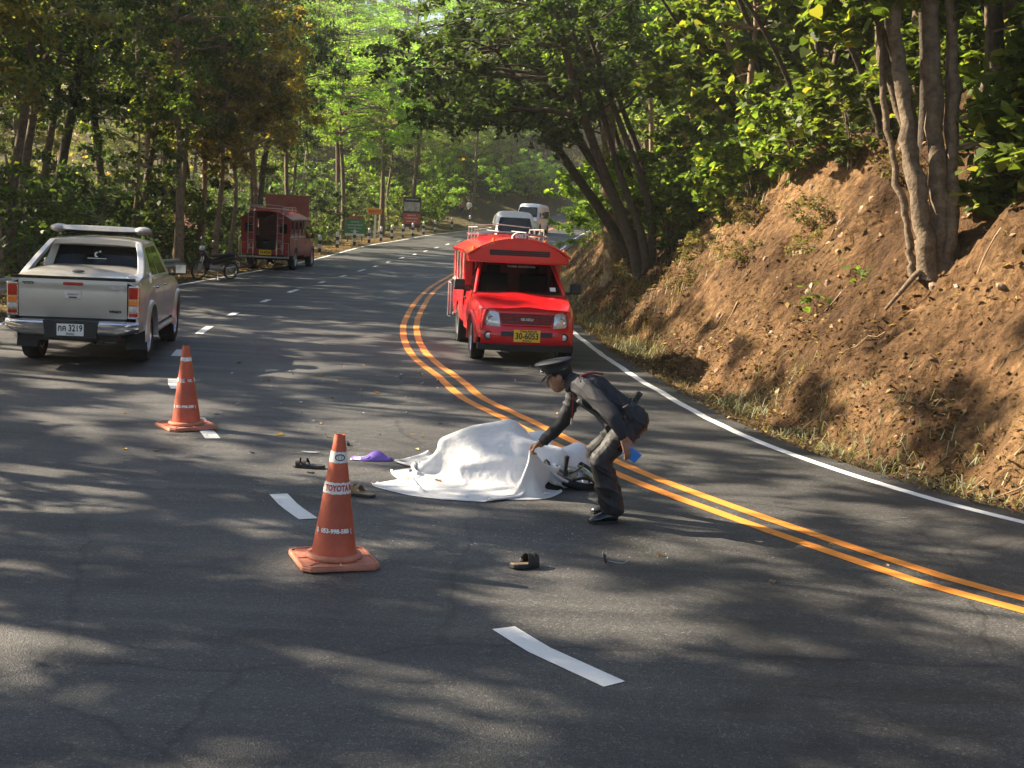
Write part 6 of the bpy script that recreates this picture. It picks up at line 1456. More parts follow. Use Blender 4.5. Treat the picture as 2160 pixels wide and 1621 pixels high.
    q = MB(); q.loft([[tuple(bc + ax * h_ + b1 * math.cos(a) * (0.151 + e) + b2 * math.sin(a) * (0.178 + e) - base) for a in np.linspace(0, 2 * math.pi, 33)[:-1]] for h_, e in ((-0.024, -0.004), (-0.022, 0.004), (0.022, 0.004), (0.024, -0.004))], cap=False); q.build('belt', M_LEATHER, o, angle=50)
    Rb = Matrix((b1, ax, b1.cross(ax))).transposed()
    q = MB(); q.box(lo((0.895, 9.605, 0.86)), (0.055, 0.115, 0.04), roty(math.radians(-30)) @ rotx(math.radians(90))); rd = q.build('radio', M_BLACK, o, bevel=0.008)
    q = MB(); q.tube([lo((0.865, 9.60, 0.92)), lo((0.80, 9.62, 1.0))], 0.008, 7); q.build('antenna', M_BLACK, rd)
    q = MB(); q.box(lo((0.968, 9.86, 0.935)), (0.05, 0.045, 0.10), roty(math.radians(30))); q.build('holster', M_LEATHER, o, bevel=0.010)
    q = MB(); q.box(lo((0.99, 9.86, 0.965)), (0.045, 0.03, 0.045), roty(math.radians(30))); q.build('pistol_grip', M_BLACK, o, bevel=0.006)
    q = MB(); q.box(lo((0.79, 9.73, 0.80)), (0.05, 0.06, 0.05), roty(math.radians(-30))); q.build('pouch', M_LEATHER, o, bevel=0.01)
    # red shoulder cord with a whistle
    q = MB(); q.tube([lo(p) for p in ((0.70, 9.84, 1.115), (0.62, 9.80, 1.125), (0.54, 9.79, 1.105), (0.49, 9.79, 1.06), (0.475, 9.80, 1.0))], 0.0085, 8); q.tube([lo(p) for p in ((0.475, 9.80, 1.0), (0.478, 9.83, 0.90), (0.482, 9.86, 0.80), (0.480, 9.87, 0.755))], 0.005, 6); cd = q.build('lanyard', M_CORD, o)
    q = MB(); q.tube([lo((0.480, 9.87, 0.755)), lo((0.480, 9.87, 0.705))], [0.010, 0.012], 10); q.box(lo((0.487, 9.87, 0.722)), (0.03, 0.016, 0.016)); q.build('whistle', M_CHROME, cd)
    # collar, shoulder strap, badges
    q = MB(); q.tube([tuple(Vector(lo(neckb)) + Vector((-0.035, 0, 0.0)) + Vector((0.35, 0, 0.85)).normalized() * 0.068 * math.cos(a) + Vector((0, 1, 0)) * 0.072 * math.sin(a)) for a in np.linspace(-2.5, 2.5, 17)], 0.016, 8, flat=1.4); q.build('collar', M_UNIFORM, o)
    q = MB(); q.box(lo((0.545, 9.76, 1.075)), (0.05, 0.11, 0.012), roty(math.radians(20)) @ rotx(math.radians(22))); ep = q.build('shoulder_strap', M_UNIFORM, o, bevel=0.004)
    for k in (-0.02, 0.02): q = MB(); q.lathe([(0.012, 0), (0.010, 0.006), (0.001, 0.008)], 5, Matrix.Translation(lo((0.535, 9.745 + k, 1.08 + k * 0.2)))); q.build('star', M_CHROME, ep)
    q = MB(); q.box(lo((0.455, 9.845, 1.0)), (0.022, 0.006, 0.022)); q.build('collar_badge', M_CHROME, o, bevel=0.004)
    q = MB(); q.box(lo((0.525, 9.755, 0.915)), (0.05, 0.008, 0.014), roty(math.radians(-40))); q.build('name_tag', M_PLATE_W, o)
    # cap
    cp = MB()
    def ring(z, rx, ry, dy=0.0, n_=28, tilt=0.0): return [tuple(Vector(hp(rx * math.sin(a), ry * math.cos(a) + dy, z + tilt * math.cos(a))) - base) for a in np.linspace(0, 2 * math.pi, n_ + 1)[:-1]]
    cp.loft([ring(0.045, 0.083, 0.103), ring(0.088, 0.086, 0.106, 0.0, tilt=0.006), ring(0.098, 0.100, 0.118, 0.004, tilt=0.012), ring(0.118, 0.130, 0.150, 0.008, tilt=0.022), ring(0.131, 0.134, 0.154, 0.008, tilt=0.024), ring(0.140, 0.122, 0.142, 0.008, tilt=0.024), ring(0.144, 0.07, 0.08, 0.006, tilt=0.02), ring(0.145, 0.01, 0.01, 0.006)])
    cap_ = cp.build('cap', M_UNIFORM, o, angle=45)
    bd = MB(); bd.loft([ring(0.046, 0.0845, 0.1045), ring(0.060, 0.0855, 0.1055), ring(0.060, 0.082, 0.102), ring(0.046, 0.081, 0.101)], cap=False, closed=True); bd.build('cap_band', M_LEATHER, cap_, angle=50)
    vs = MB(); an = np.linspace(-1.15, 1.15, 15)
    A = [Vector(hp(0.085 * math.sin(a), 0.103 * math.cos(a), 0.048)) - base for a in an]; B_ = [Vector(hp(0.092 * math.sin(a), 0.103 * math.cos(a) + 0.060 * math.cos(a * 1.36), 0.048 - 0.040 * max(0, math.cos(a * 1.36)))) - base for a in an]
    vs.grid([[a, a.lerp(b, 0.5) + up * 0.004, b] for a, b in zip(A, B_)]); vs.grid([[a - up * 0.004, a.lerp(b, 0.5), b - up * 0.004] for a, b in zip(A, B_)], flip=True); vs.build('visor', M_GLOSSBLACK, cap_)
    q = MB(); q.ellipsoid(tuple(Vector(hp(0, 0.122, 0.085)) - base), (0.016, 0.016, 0.018)); q.build('cap_badge', M_CHROME, cap_)
    return o
officer()
# blue card and dark phone in the lowered hand
R_ = roty(math.radians(35)) @ rotx(math.radians(25))
q = MB(); q.box((0, 0, 0), (0.125, 0.008, 0.095), R_); ph = q.build('notepad', M_BLUE, None, bevel=0.003); ph.location = (0.925, 9.495, 0.560); tag(ph, 'small bright blue notepad held in the lowered hand of the person', 'notepad')
q = MB(); q.box((0, 0, 0), (0.075, 0.014, 0.075), R_); ph = q.build('phone', M_GLOSSBLACK, None, bevel=0.004); ph.location = (0.862, 9.52, 0.595); tag(ph, 'black phone held beside the blue notepad', 'phone')
# ------------------------------------------------------------------ things along the verge
M_POSTW = mat('white_post_paint', (0.66, 0.66, 0.63), 0.6, 0, var=0.12, scale=12)
M_POSTB = mat('black_post_paint', (0.025, 0.025, 0.025), 0.6, 0, var=0.2, scale=12)
M_SIGNRED = mat('weathered_red_board', (0.30, 0.075, 0.06), 0.65, 0, scale=3, color2=(0.38, 0.12, 0.10))
M_SIGNGREEN = mat('green_board', (0.06, 0.22, 0.075), 0.55, 0, var=0.12, scale=5)
M_SIGNORANGE = mat('orange_board', (0.72, 0.27, 0.02), 0.5)
M_CONCRETE = mat('concrete', (0.30, 0.29, 0.27), 0.85, 0, var=0.2, scale=8)
M_GALV = mat('galvanised_steel', (0.30, 0.31, 0.31), 0.5, 0.6, var=0.2, scale=6)
M_ROOF = mat('rusty_roof_sheet', (0.14, 0.06, 0.045), 0.7, 0, scale=4, color2=(0.26, 0.12, 0.09))
M_WOOD = mat('old_timber', (0.09, 0.055, 0.035), 0.85, 0, var=0.3, scale=9)
def guide_post(x, y, label):
    o = empty('guide_post', (x, y, ground_z(x, y) - 0.05)); tag(o, label, 'guide post', 'black and white guide posts on the left verge')
    h = 0.82
    for i in range(4):
        z0 = h * i / 4 + 0.05; q = MB(); q.prism([(-0.075, -0.075), (0.075, -0.075), (0.075, 0.075), (-0.075, 0.075)], 'z', z0, z0 + h / 4); q.build('painted_section', (M_POSTB, M_POSTW)[i % 2] if i else M_POSTB, o, bevel=0.008)
    q = MB(); q.lathe([(0.075, h + 0.05), (0.07, h + 0.10), (0.04, h + 0.14), (0.001, h + 0.15)], 16); q.build('post_cap', M_POSTW, o)
    return o
for i, (x, y) in enumerate([(-10.3, 66.6), (-10.15, 72.0), (-9.65, 75.5), (-9.2, 79.0), (-8.75, 81.6), (-8.35, 84.4), (-7.85, 86.8), (-7.4, 89.4), (-6.85, 92.0), (-6.25, 95.2), (-5.2, 98.6), (-4.0, 103.0)]):
    guide_post(x, y, 'squat black and white banded guide post on the verge beside the left edge line' if i else 'guide post standing alone in front of the parked old red truck')
def board(name, label, cat, x, y, z0, z1, w, mat_, posts, rz=0.0, postmat=M_WOOD, post_w=0.07, back=True):
    g = ground_z(x, y); o = empty(name, (x, y, g), rz); tag(o, label, cat)
    q = MB(); q.box((0, 0, (z0 + z1) / 2), (w, 0.04, z1 - z0)); p = q.build('panel', mat_, o, bevel=0.006)
    for px in posts:
        q = MB(); q.box((px, 0.05, (z1 - 0.05) / 2 - 0.15), (post_w, 0.06, z1 + 0.25)); q.build('post', postmat, o, bevel=0.006)
    return o, p
# plain back of a big red board behind the old truck
o, p = board('notice_board', 'large plain weathered red board standing behind the old red truck', 'sign', -11.2, 62.0, 1.5, 2.92, 2.1, M_SIGNRED, (-0.7, 0.7), 0.0)
o, p = board('notice_board', 'green notice board with white text lines behind the guide posts', 'sign', -10.25, 80.2, 0.35, 1.38, 1.25, M_SIGNGREEN, (-0.45, 0.45), -0.1)
for k in range(4):
    lettering('notice_line', ('ประกาศ', 'เขตอุทยานแห่งชาติ', 'ห้ามทิ้งขยะ', 'ขอบคุณ')[k], 0.13, face_M((0.0, -0.025, 1.22 - k * 0.19), (1, 0, 0), (0, 0, 1)), M_WHITEINK, p, (0.5, 0.95, 0.85, 0.5)[k])
q = MB(); q.box((0, -0.004, 0.42), (1.22, 0.045, 0.16)); q.build('footer_panel', M_PLATE_W, p)
q = MB(); q.add([(-0.62, -0.03, 1.38), (0.62, -0.03, 1.38), (0.5, -0.03, 1.56), (-0.5, -0.03, 1.56)], [(0, 1, 2, 3)]); q.box((0, 0.0, 1.43), (1.2, 0.05, 0.10)); q.build('header_panel', M_SIGNRED, p)
o, p = board('road_sign', 'orange rectangular road sign on a white post among the guide posts', 'sign', -9.5, 84.2, 1.60, 1.98, 0.95, M_SIGNORANGE, (0.05,), 0.0, M_POSTW, 0.12)
lettering('sign_lettering', 'จุดชมวิว', 0.22, face_M((0, -0.026, 1.79), (1, 0, 0), (0, 0, 1)), M_REDINK, p, 0.75, 0.006)
o, p = board('information_board', 'tall board with black header, picture and red lower panel behind guide posts', 'sign', -8.0, 95.0, 0.35, 2.55, 1.28, M_BLACK, (-0.5, 0.5), 0.0)
q = MB(); q.box((0, -0.004, 1.85), (1.16, 0.046, 0.66)); q.build('picture_panel', mat('faded_picture', (0.18, 0.17, 0.16), 0.5, 0, scale=2.6, color2=(0.55, 0.53, 0.5)), p)
q = MB(); q.box((0, -0.004, 0.98), (1.24, 0.046, 0.80)); q.build('text_panel', mat('red_board', (0.42, 0.06, 0.045), 0.55), p)
lettering('header_lettering', 'ดอยสุเทพ', 0.18, face_M((0, -0.026, 2.38), (1, 0, 0), (0, 0, 1)), M_WHITEINK, p, 0.9)
for k in range(3): lettering('notice_line', ('โปรดระวัง', 'ทางโค้งลาดชัน', 'ลดความเร็ว')[k], 0.14, face_M((0, -0.031, 1.22 - k * 0.22), (1, 0, 0), (0, 0, 1)), M_WHITEINK, p, (0.6, 0.9, 0.75)[k])
# crash barrier behind the pickup
def barrier(pts, label):
    x0, y0 = pts[0]; o = empty('crash_barrier', (x0, y0, 0)); tag(o, label, 'barrier')
    prof = [(0, 0.0), (0.03, 0.03), (0.03, 0.07), (-0.04, 0.12), (-0.04, 0.18), (0.03, 0.23), (0.03, 0.27), (0, 0.30)]
    c = resample(np.array(pts, float), 30); T = np.gradient(c, axis=0); T /= np.linalg.norm(T, axis=1)[:, None]; N = np.c_[T[:, 1], -T[:, 0]]
    z = [ground_z(*p) for p in c]
    q = MB(); q.grid([[(c[i, 0] + N[i, 0] * a - x0, c[i, 1] + N[i, 1] * a - y0, z[i] + 0.30 + b) for a, b in prof] for i in range(30)]); q.grid([[(c[i, 0] + N[i, 0] * (a - 0.008) - x0, c[i, 1] + N[i, 1] * (a - 0.008) - y0, z[i] + 0.30 + b) for a, b in prof] for i in range(30)], flip=True); q.build('rail', M_GALV, o, angle=50)
    for i in range(0, 30, 4):
        q = MB(); q.box((c[i, 0] - N[i, 0] * 0.10 - x0, c[i, 1] - N[i, 1] * 0.10 - y0, z[i] + 0.22), (0.10, 0.12, 0.75)); q.build('post', M_GALV, o, bevel=0.01)
barrier([(-9.4, 18.0), (-10.25, 23), (-10.6, 29), (-10.75, 35), (-10.7, 40.5)], 'low grey steel crash barrier along the left verge ending behind the parked motorbike')
# timber hut with a rusty roof among the trees
g = ground_z(-14.3, 53.0) - 0.25; hut = empty('forest_hut', (-14.3, 53.0, g), 0.2); tag(hut, 'dark timber hut with a rusty pink roof half hidden among the trees', 'hut')
for x in (-1.1, 1.1):
    for y in (-0.8, 0.8):
        q = MB(); q.box((x, y, 0.85), (0.12, 0.12, 1.9)); q.build('post', M_WOOD, hut, bevel=0.008)
for k in range(9):
    q = MB(); q.box((-1.0 + k * 0.25, 0.8, 0.75), (0.235, 0.03, 1.3)); q.build('wall_plank', M_WOOD, hut, bevel=0.004)
for k in range(7):
    q = MB(); q.box((-1.26 + k * 0.42, -0.45, 1.98), (0.41, 1.35, 0.02 + 0.004 * (k % 2)), rotx(math.radians(24))); q.build('roof_sheet', M_ROOF, hut)
    q = MB(); q.box((-1.26 + k * 0.42, 0.70, 1.98), (0.41, 1.35, 0.02 + 0.004 * (k % 2)), rotx(math.radians(-24))); q.build('roof_sheet', M_ROOF, hut)

# parked motorbike seen from behind
def parked_bike():
    o = empty('parked_motorbike', (-9.62, 40.7, 0.0), math.radians(140)); o.rotation_euler = (0, math.radians(-7), math.radians(140))
    tag(o, 'dark motorbike parked on the leafy verge beside the crash barrier end', 'motorbike')
    for y in (-0.62, 0.62): motorcycle_wheel(o, Matrix.Translation((0, y, 0.29)) @ Matrix.Rotation(math.pi / 2, 4, 'Y'), 0.29, 0.08)
    def body(rows, name, m_):
        q = MB(); q.loft([[(w * math.cos(a), y, z + h * math.sin(a)) for a in np.linspace(0, 2 * math.pi, 13)[:-1]] for y, z, w, h in rows]); return q.build(name, m_, o, angle=60)
    body([(-0.80, 0.70, 0.03, 0.05), (-0.65, 0.70, 0.09, 0.09), (-0.2, 0.62, 0.11, 0.11), (0.1, 0.55, 0.08, 0.10), (0.3, 0.62, 0.05, 0.08)], 'tail_fairing', M_GLOSSBLACK)
    body([(-0.70, 0.82, 0.08, 0.03), (-0.4, 0.82, 0.12, 0.05), (0.0, 0.76, 0.12, 0.05), (0.18, 0.74, 0.07, 0.04)], 'seat', M_SEAT)
    body([(0.28, 0.45, 0.10, 0.20), (0.40, 0.62, 0.19, 0.28), (0.50, 0.80, 0.14, 0.16), (0.55, 0.95, 0.09, 0.08)], 'leg_shield', M_GLOSSBLACK)
    body([(-0.25, 0.35, 0.10, 0.08), (0.0, 0.36, 0.15, 0.12), (0.28, 0.36, 0.10, 0.08)], 'engine', M_STEEL)
    q = MB(); q.tube([(0.05, 0.62, 0.29), (0.05, 0.46, 0.85)], 0.025, 8); q.tube([(-0.05, 0.62, 0.29), (-0.05, 0.46, 0.85)], 0.025, 8); q.build('fork', M_STEEL, o)
    q = MB(); q.tube([(-0.34, 0.33, 1.03), (-0.2, 0.42, 1.04), (0, 0.46, 1.0), (0.2, 0.42, 1.04), (0.34, 0.33, 1.03)], 0.014, 8); hb = q.build('handlebar', M_BLACK, o)
    for s in (-1, 1):
        q = MB(); q.tube([(s * 0.22, 0.42, 1.04), (s * 0.30, 0.40, 1.22)], 0.006, 6); q.ellipsoid((s * 0.31, 0.40, 1.25), (0.06, 0.015, 0.04)); q.build('mirror', M_CHROME, hb)
    q = MB(); q.ellipsoid((0, 0.56, 1.0), (0.11, 0.08, 0.09)); q.build('headlamp_cowl', M_LAMPCLEAR, o)
    q = MB(); q.box((0, -0.82, 0.66), (0.12, 0.04, 0.07)); q.build('tail_lamp', M_LAMPRED, o, bevel=0.01)
    q = MB(); q.box((0, -0.88, 0.50), (0.19, 0.008, 0.15), rotx(-0.3)); q.build('number_plate', M_PLATE_W, o)
    q = MB(); q.loft([[(x, -0.62 + 0.33 * math.cos(a) * k, 0.29 + 0.33 * math.sin(a) * k) for x, k in ((-0.05, 1), (0.05, 1), (0.05, 1.02), (-0.05, 1.02))] for a in np.linspace(0.5, 2.6, 9)]); q.build('mudguard', M_BLACK, o)
    q = MB(); q.tube([(0.11, -0.1, 0.28), (0.13, -0.4, 0.30), (0.13, -0.85, 0.36)], [0.025, 0.045, 0.04], 10); q.build('exhaust', M_CHROME, o)
    q = MB(); q.tube([(-0.08, -0.05, 0.25), (-0.24, 0.02, 0.02)], 0.013, 6); q.build('side_stand', M_STEEL, o)
parked_bike()

# two people far off beyond the guide posts
def bystander(x, y, label, shirt, trousers, rz):
    g = ground_z(x, y); o = empty('person', (x, y, g), rz); tag(o, label, 'person')
    pr = [('c', (0, 0, 0.95), (0, 0, 1.30), 0.13, 0.15, 0), ('c', (-0.11, 0, 1.36), (0.11, 0, 1.36), 0.085, 0.085, 0), ('c', (0, 0, 1.40), (0, 0.01, 1.52), 0.055, 0.05, 2), ('e', (0, 0.015, 1.61), (0.075, 0.095, 0.115), None, 2), ('e', (0, -0.015, 1.65), (0.08, 0.095, 0.095), None, 3)]
    for s in (-1, 1):
        pr += [('c', (s * 0.19, 0, 1.36), (s * 0.25, -0.02, 1.10), 0.052, 0.044, 0), ('c', (s * 0.25, -0.02, 1.10), (s * 0.24, 0.05, 0.86), 0.04, 0.03, 2), ('e', (s * 0.24, 0.06, 0.78), (0.025, 0.04, 0.075), None, 2),
               ('c', (s * 0.08, 0, 0.92), (s * 0.09, 0.02, 0.50), 0.09, 0.065, 1), ('c', (s * 0.09, 0.02, 0.50), (s * 0.09, 0, 0.10), 0.062, 0.045, 1), ('c', (s * 0.09, -0.03, 0.045), (s * 0.10, 0.15, 0.035), 0.045, 0.035, 3)]
    link('body', fuse('body', pr, 0.016, [shirt, trousers, M_SKIN, M_HAIR], None, 3), None, o)
M_TEE = mat('white_shirt', (0.68, 0.66, 0.62), 0.8); M_TEE2 = mat('brown_shirt', (0.28, 0.12, 0.08), 0.8); M_JEAN = mat('dark_trousers', (0.03, 0.035, 0.05), 0.8)
bystander(-4.3, 107.5, 'distant person in a white shirt standing beyond the guide posts', M_TEE, M_JEAN, 2.6)
bystander(-4.9, 108.0, 'distant person in a brown shirt standing beyond the guide posts', M_TEE2, M_JEAN, 3.4)
# ------------------------------------------------------------------ litter, grass and wreckage
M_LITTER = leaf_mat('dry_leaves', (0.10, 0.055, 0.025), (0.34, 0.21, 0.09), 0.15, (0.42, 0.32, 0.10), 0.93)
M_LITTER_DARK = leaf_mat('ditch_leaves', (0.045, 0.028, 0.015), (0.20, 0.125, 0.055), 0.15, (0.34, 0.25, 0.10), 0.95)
M_GRASS = leaf_mat('dry_grass', (0.10, 0.075, 0.04), (0.34, 0.26, 0.14), 0.2, (0.13, 0.15, 0.06), 0.93)
M_WEED = leaf_mat('withered_weeds', (0.10, 0.11, 0.06), (0.26, 0.25, 0.15), 0.2)
M_UNDER = leaf_mat('undergrowth_leaves', (0.020, 0.034, 0.012), (0.075, 0.105, 0.028), 0.4)
rg = np.random.default_rng(5)
def litter(name, xs, ys, zs, size, mat_, label, tilt=0.35, shape=RHOMB):
    V, F = leaf_cloud(rg, np.c_[xs, ys, zs], size, tilt, shape, 0.5)
    return tag(link(name, np_mesh(name, V, F), mat_), label, 'leaf litter' if 'litter' in name else 'undergrowth', kind='stuff')
def on_bank(u, d, dz=0.02):
    cx = np.interp(u, EL, RIGHT[:, 0]); cy = np.interp(u, EL, RIGHT[:, 1]); nx = np.interp(u, UU, EN[:, 0]); ny_ = np.interp(u, UU, EN[:, 1])
    return cx + nx * d, cy + ny_ * d, elev(cy) + bank_profile(d, u) + dz
# foot of the slope and ditch
n_ = 34000; u = rg.uniform(16, 80, n_); d = np.abs(rg.normal(0.85, 0.62, n_)) + 0.24
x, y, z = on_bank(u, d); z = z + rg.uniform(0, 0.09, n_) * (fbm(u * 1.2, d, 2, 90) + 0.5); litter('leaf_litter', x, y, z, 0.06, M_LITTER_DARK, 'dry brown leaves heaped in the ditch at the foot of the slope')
n_ = 22000; u = rg.uniform(16, 70, n_); d = 1.2 + 7 * rg.uniform(0, 1, n_) ** 1.5; k_ = fbm(u * 0.6, d * 0.6, 3, 60) > rg.uniform(-0.3, 0.5, n_); u, d = u[k_], d[k_]
x, y, z = on_bank(u, d); litter('leaf_litter', x, y, z, 0.085, M_LITTER, 'scattered dry leaves caught on the bare earth slope', 0.8)
n_ = 14000; y = rg.uniform(20, 85, n_); e = np.abs(rg.normal(0, 1.6, n_)) + 0.12
lx = np.interp(y, LEFT[::-1, 1] if LEFT[0, 1] > LEFT[-1, 1] else LEFT[:, 1], LEFT[::-1, 0] if LEFT[0, 1] > LEFT[-1, 1] else LEFT[:, 0])
x = lx - e; litter('leaf_litter', x, y, terrain(x, y) + 0.02, 0.085, M_LITTER, 'fallen yellow brown leaves covering the left verge')
# straw-like blades
def blades(name, x, y, z, h, lean, mat_, label, w=0.006):
    n = len(x); az = rg.uniform(0, 6.28, n); ln = h * rg.uniform(0.5, 1.3, n); le = rg.uniform(0.2, 1, n) * lean
    b = np.c_[x, y, z]; s = np.c_[-np.sin(az), np.cos(az), np.zeros(n)] * w; dirn = np.c_[np.cos(az), np.sin(az), np.zeros(n)]
    mid = b + dirn * (ln * le * 0.35)[:, None] + np.c_[np.zeros((n, 2)), ln * 0.6]; tip = b + dirn * (ln * le)[:, None] + np.c_[np.zeros((n, 2)), ln * (1 - 0.55 * le)]
    V = np.stack([b - s, b + s, mid + s * 0.8, tip, mid - s * 0.8], 1).reshape(-1, 3); F = (np.array([(0, 1, 2), (0, 2, 4), (4, 2, 3)])[None] + 5 * np.arange(n)[:, None, None]).reshape(-1, 3)
    return tag(link(name, np_mesh(name, V, F), mat_), label, 'grass', kind='stuff')
n_ = 22000; u = rg.uniform(16, 92, n_); d = np.abs(rg.normal(0.3, 0.65, n_)) + 0.36
k_ = rg.uniform(-0.9, 0.9, n_) < fbm(u * 0.9, d * 1.3, 3, 71) + 0.25; u, d = u[k_], d[k_]
x, y, z = on_bank(u, d, -0.01); blades('dry_grass', x, y, z, 0.13, 2.0, M_GRASS, 'tufts of dry cut grass along the ditch by the right edge line', 0.0032)
cu = rg.uniform(40, 110, 300); cd = rg.uniform(0.6, 5.0, 300)
u = rg.uniform(40, 110, 15000); d = rg.uniform(0.5, 5.0, 15000)
x, y, z = on_bank(u, d, -0.02); blades('dry_grass', x, y, z, 0.34, 0.9, M_GRASS, 'pale dry grass covering the far end of the slope', 0.007)
n_ = 6000; u = rg.uniform(18, 70, n_); d = np.abs(rg.normal(0.9, 0.28, n_)) + 0.3; k_ = fbm(u * 0.7, d * 0.3, 2, 77) > 0.0; u, d = u[k_], d[k_]
x, y, z = on_bank(u, d, 0.03); blades('cut_weeds', x, y, z, 0.2, 2.0, M_WEED, 'withered grey green cut weeds heaped in the ditch', 0.006)
# undergrowth of the left forest
n_ = 3800; cy_ = rg.uniform(24, 112, n_); cx_ = np.interp(cy_, [24, 60, 92, 112], [-12.4, -12.6, -10.5, -6.0]) - rg.uniform(0, 1, n_) ** 1.4 * 62
ch = rg.uniform(0.2, 1.6, n_)
x = np.repeat(cx_, 26) + rg.normal(0, 0.4, n_ * 26); y = np.repeat(cy_, 26) + rg.normal(0, 0.4, n_ * 26); zb = np.repeat(terrain(cx_, cy_), 26)
litter('undergrowth', x, y, zb + np.abs(rg.normal(0, 1, n_ * 26)) * np.repeat(ch, 26) * 0.7, 0.20, M_UNDER, 'tangled dark undergrowth filling the forest floor left of the road', 0.8)
n_ = 1500; u = rg.uniform(16, 110, n_); d = rg.uniform(7.5, 16, n_); x0, y0, z0 = on_bank(u, d)
x = np.repeat(x0, 22) + rg.normal(0, 0.35, n_ * 22); y = np.repeat(y0, 22) + rg.normal(0, 0.35, n_ * 22)
litter('undergrowth', x, y, np.repeat(z0, 22) + np.abs(rg.normal(0, 0.6, n_ * 22)), 0.19, M_UNDER, 'green undergrowth behind the crest of the earth slope', 0.8)
n_ = 2000; cy_ = rg.uniform(92, 200, n_); cx_ = rg.uniform(-75, 60, n_); k_ = signed(LEFT, cx_, cy_)[0] < -4; cx_, cy_ = cx_[k_], cy_[k_]; n_ = len(cx_)
x = np.repeat(cx_, 26) + rg.normal(0, 0.9, n_ * 26); y = np.repeat(cy_, 26) + rg.normal(0, 0.9, n_ * 26)
litter('undergrowth', x, y, np.repeat(terrain(cx_, cy_), 26) + np.abs(rg.normal(0, 1.1, n_ * 26)), 0.42, L_OLIVE, 'scrub covering the hillside beyond the bend', 0.8)
# crumbled earth
n_ = 7000; u = rg.uniform(17, 60, n_); d = np.abs(rg.normal(0, 1, n_)) * 2.2 + 1.0; k_ = d < 7; u, d = u[k_], d[k_]; x, y, z = on_bank(u, d, 0.0); n_ = len(u)
ico = np.array([(0, 0, 1), (0.9, 0, 0.1), (0.2, 0.85, 0), (-0.75, 0.45, 0.15), (-0.7, -0.5, -0.1), (0.3, -0.85, 0.1), (0, 0, -0.8)]); icf = np.array([(0, 1, 2), (0, 2, 3), (0, 3, 4), (0, 4, 5), (0, 5, 1), (6, 2, 1), (6, 3, 2), (6, 4, 3), (6, 5, 4), (6, 1, 5)])
z = z - 0.004; s_ = 0.010 + 0.045 * rg.uniform(0, 1, n_) ** 6; V = np.c_[x, y, z][:, None, :] + s_[:, None, None] * (ico[None] * rg.uniform(0.6, 1.2, (n_, 7, 1))); F = (icf[None] + 7 * np.arange(n_)[:, None, None]).reshape(-1, 3)
tag(link('earth_clods', np_mesh('earth_clods', V.reshape(-1, 3), F), M_SOIL), 'crumbled clods of earth lying on the slope', 'earth', kind='stuff')
# roots and dead sticks on the slope
for k in range(34):
    u = rg.uniform(19, 44); d = rg.uniform(2.0, 5.5); pts = []
    L = rg.uniform(0.5, 1.6); a = rg.normal(0, 0.5)
    w_ = rg.normal(0, 0.10, 2)
    for t in np.linspace(0, 1, 7):
        p = bank_at(u + a * t * L + w_[0] * math.sin(3 * t) + w_[1] * math.sin(6 * t), d - L * t * 0.8); pts.append((p.x, p.y, p.z + 0.012 + 0.03 * math.sin(math.pi * t)))
    q = MB(); b0_ = Vector(pts[0]); q.tube([Vector(p) - b0_ for p in pts], [0.013 * (1 - 0.7 * t) * rg.uniform(0.8, 1.2) for t in np.linspace(0, 1, 7)], 6); r_ = q.build('dead_root', M_BARK_PALE, None, angle=70); r_.location = b0_
    tag(r_, 'thin dead root trailing down the bare earth slope', 'root', 'dead roots on the earth slope')
# stones on the slope
def stone(s):
    q = MB(); q.ellipsoid((0, 0, 0), (s, s * 0.8, s * 0.65), None, 9, 6); q.v = [tuple(np.array(v) * (1 + 0.22 * float(vnoise(v[0] / s * 2.1 + s * 90, v[1] / s * 2.3 + v[2] / s * 3)))) for v in q.v]; return q
M_STONE = mat('earthy_stone', (0.17, 0.11, 0.07), 0.9, 0, scale=12, color2=(0.30, 0.21, 0.14))
for k in range(34):
    p = bank_at(rg.uniform(19, 38), rg.uniform(1.3, 4.5)); s = rg.uniform(0.03, 0.11); o = stone(s).build('stone', M_STONE, None, angle=25); o.location = p; o.rotation_euler = (rg.uniform(0, 6), rg.uniform(0, 6), 0)
    tag(o, 'rough clod of earth and stone on the bare slope', 'stone', 'stones on the earth slope')
# a few broad leaves on a seedling sprouting from the slope
def seedling(u, d, n, size, label):
    p = bank_at(u, d); o = empty('seedling', p); tag(o, label, 'plant')
    q = MB(); q.tube([(0, 0, -0.05), (-0.05, 0, 0.15), (-0.14, -0.02, 0.28)], [0.008, 0.006, 0.004], 5); q.build('stem', M_BARK, o)
    q = MB(); q.add([tuple(v) for v in HEART], [tuple(range(8))]); me = q.mesh('leaf', False); me.materials.append(L_BIG)
    for k in range(n):
        lf = bpy.data.objects.new('leaf', me); col.objects.link(lf); lf.parent = o
        lf.location = (-0.10 + rg.normal(0, 0.13), rg.normal(0, 0.10), 0.24 + rg.normal(0, 0.10)); lf.rotation_euler = (rg.uniform(-0.9, 0.3), rg.uniform(-0.6, 0.6), rg.uniform(0, 6.28)); lf.scale = (size * rg.uniform(0.7, 1.2),) * 3
seedling(u_at(18.6), 2.55, 22, 0.13, 'small bright green seedling sprouting from the bare earth below the pale trunks')
seedling(u_at(18.2), 3.0, 12, 0.11, 'pale leafed seedling just below the clump of trunks')

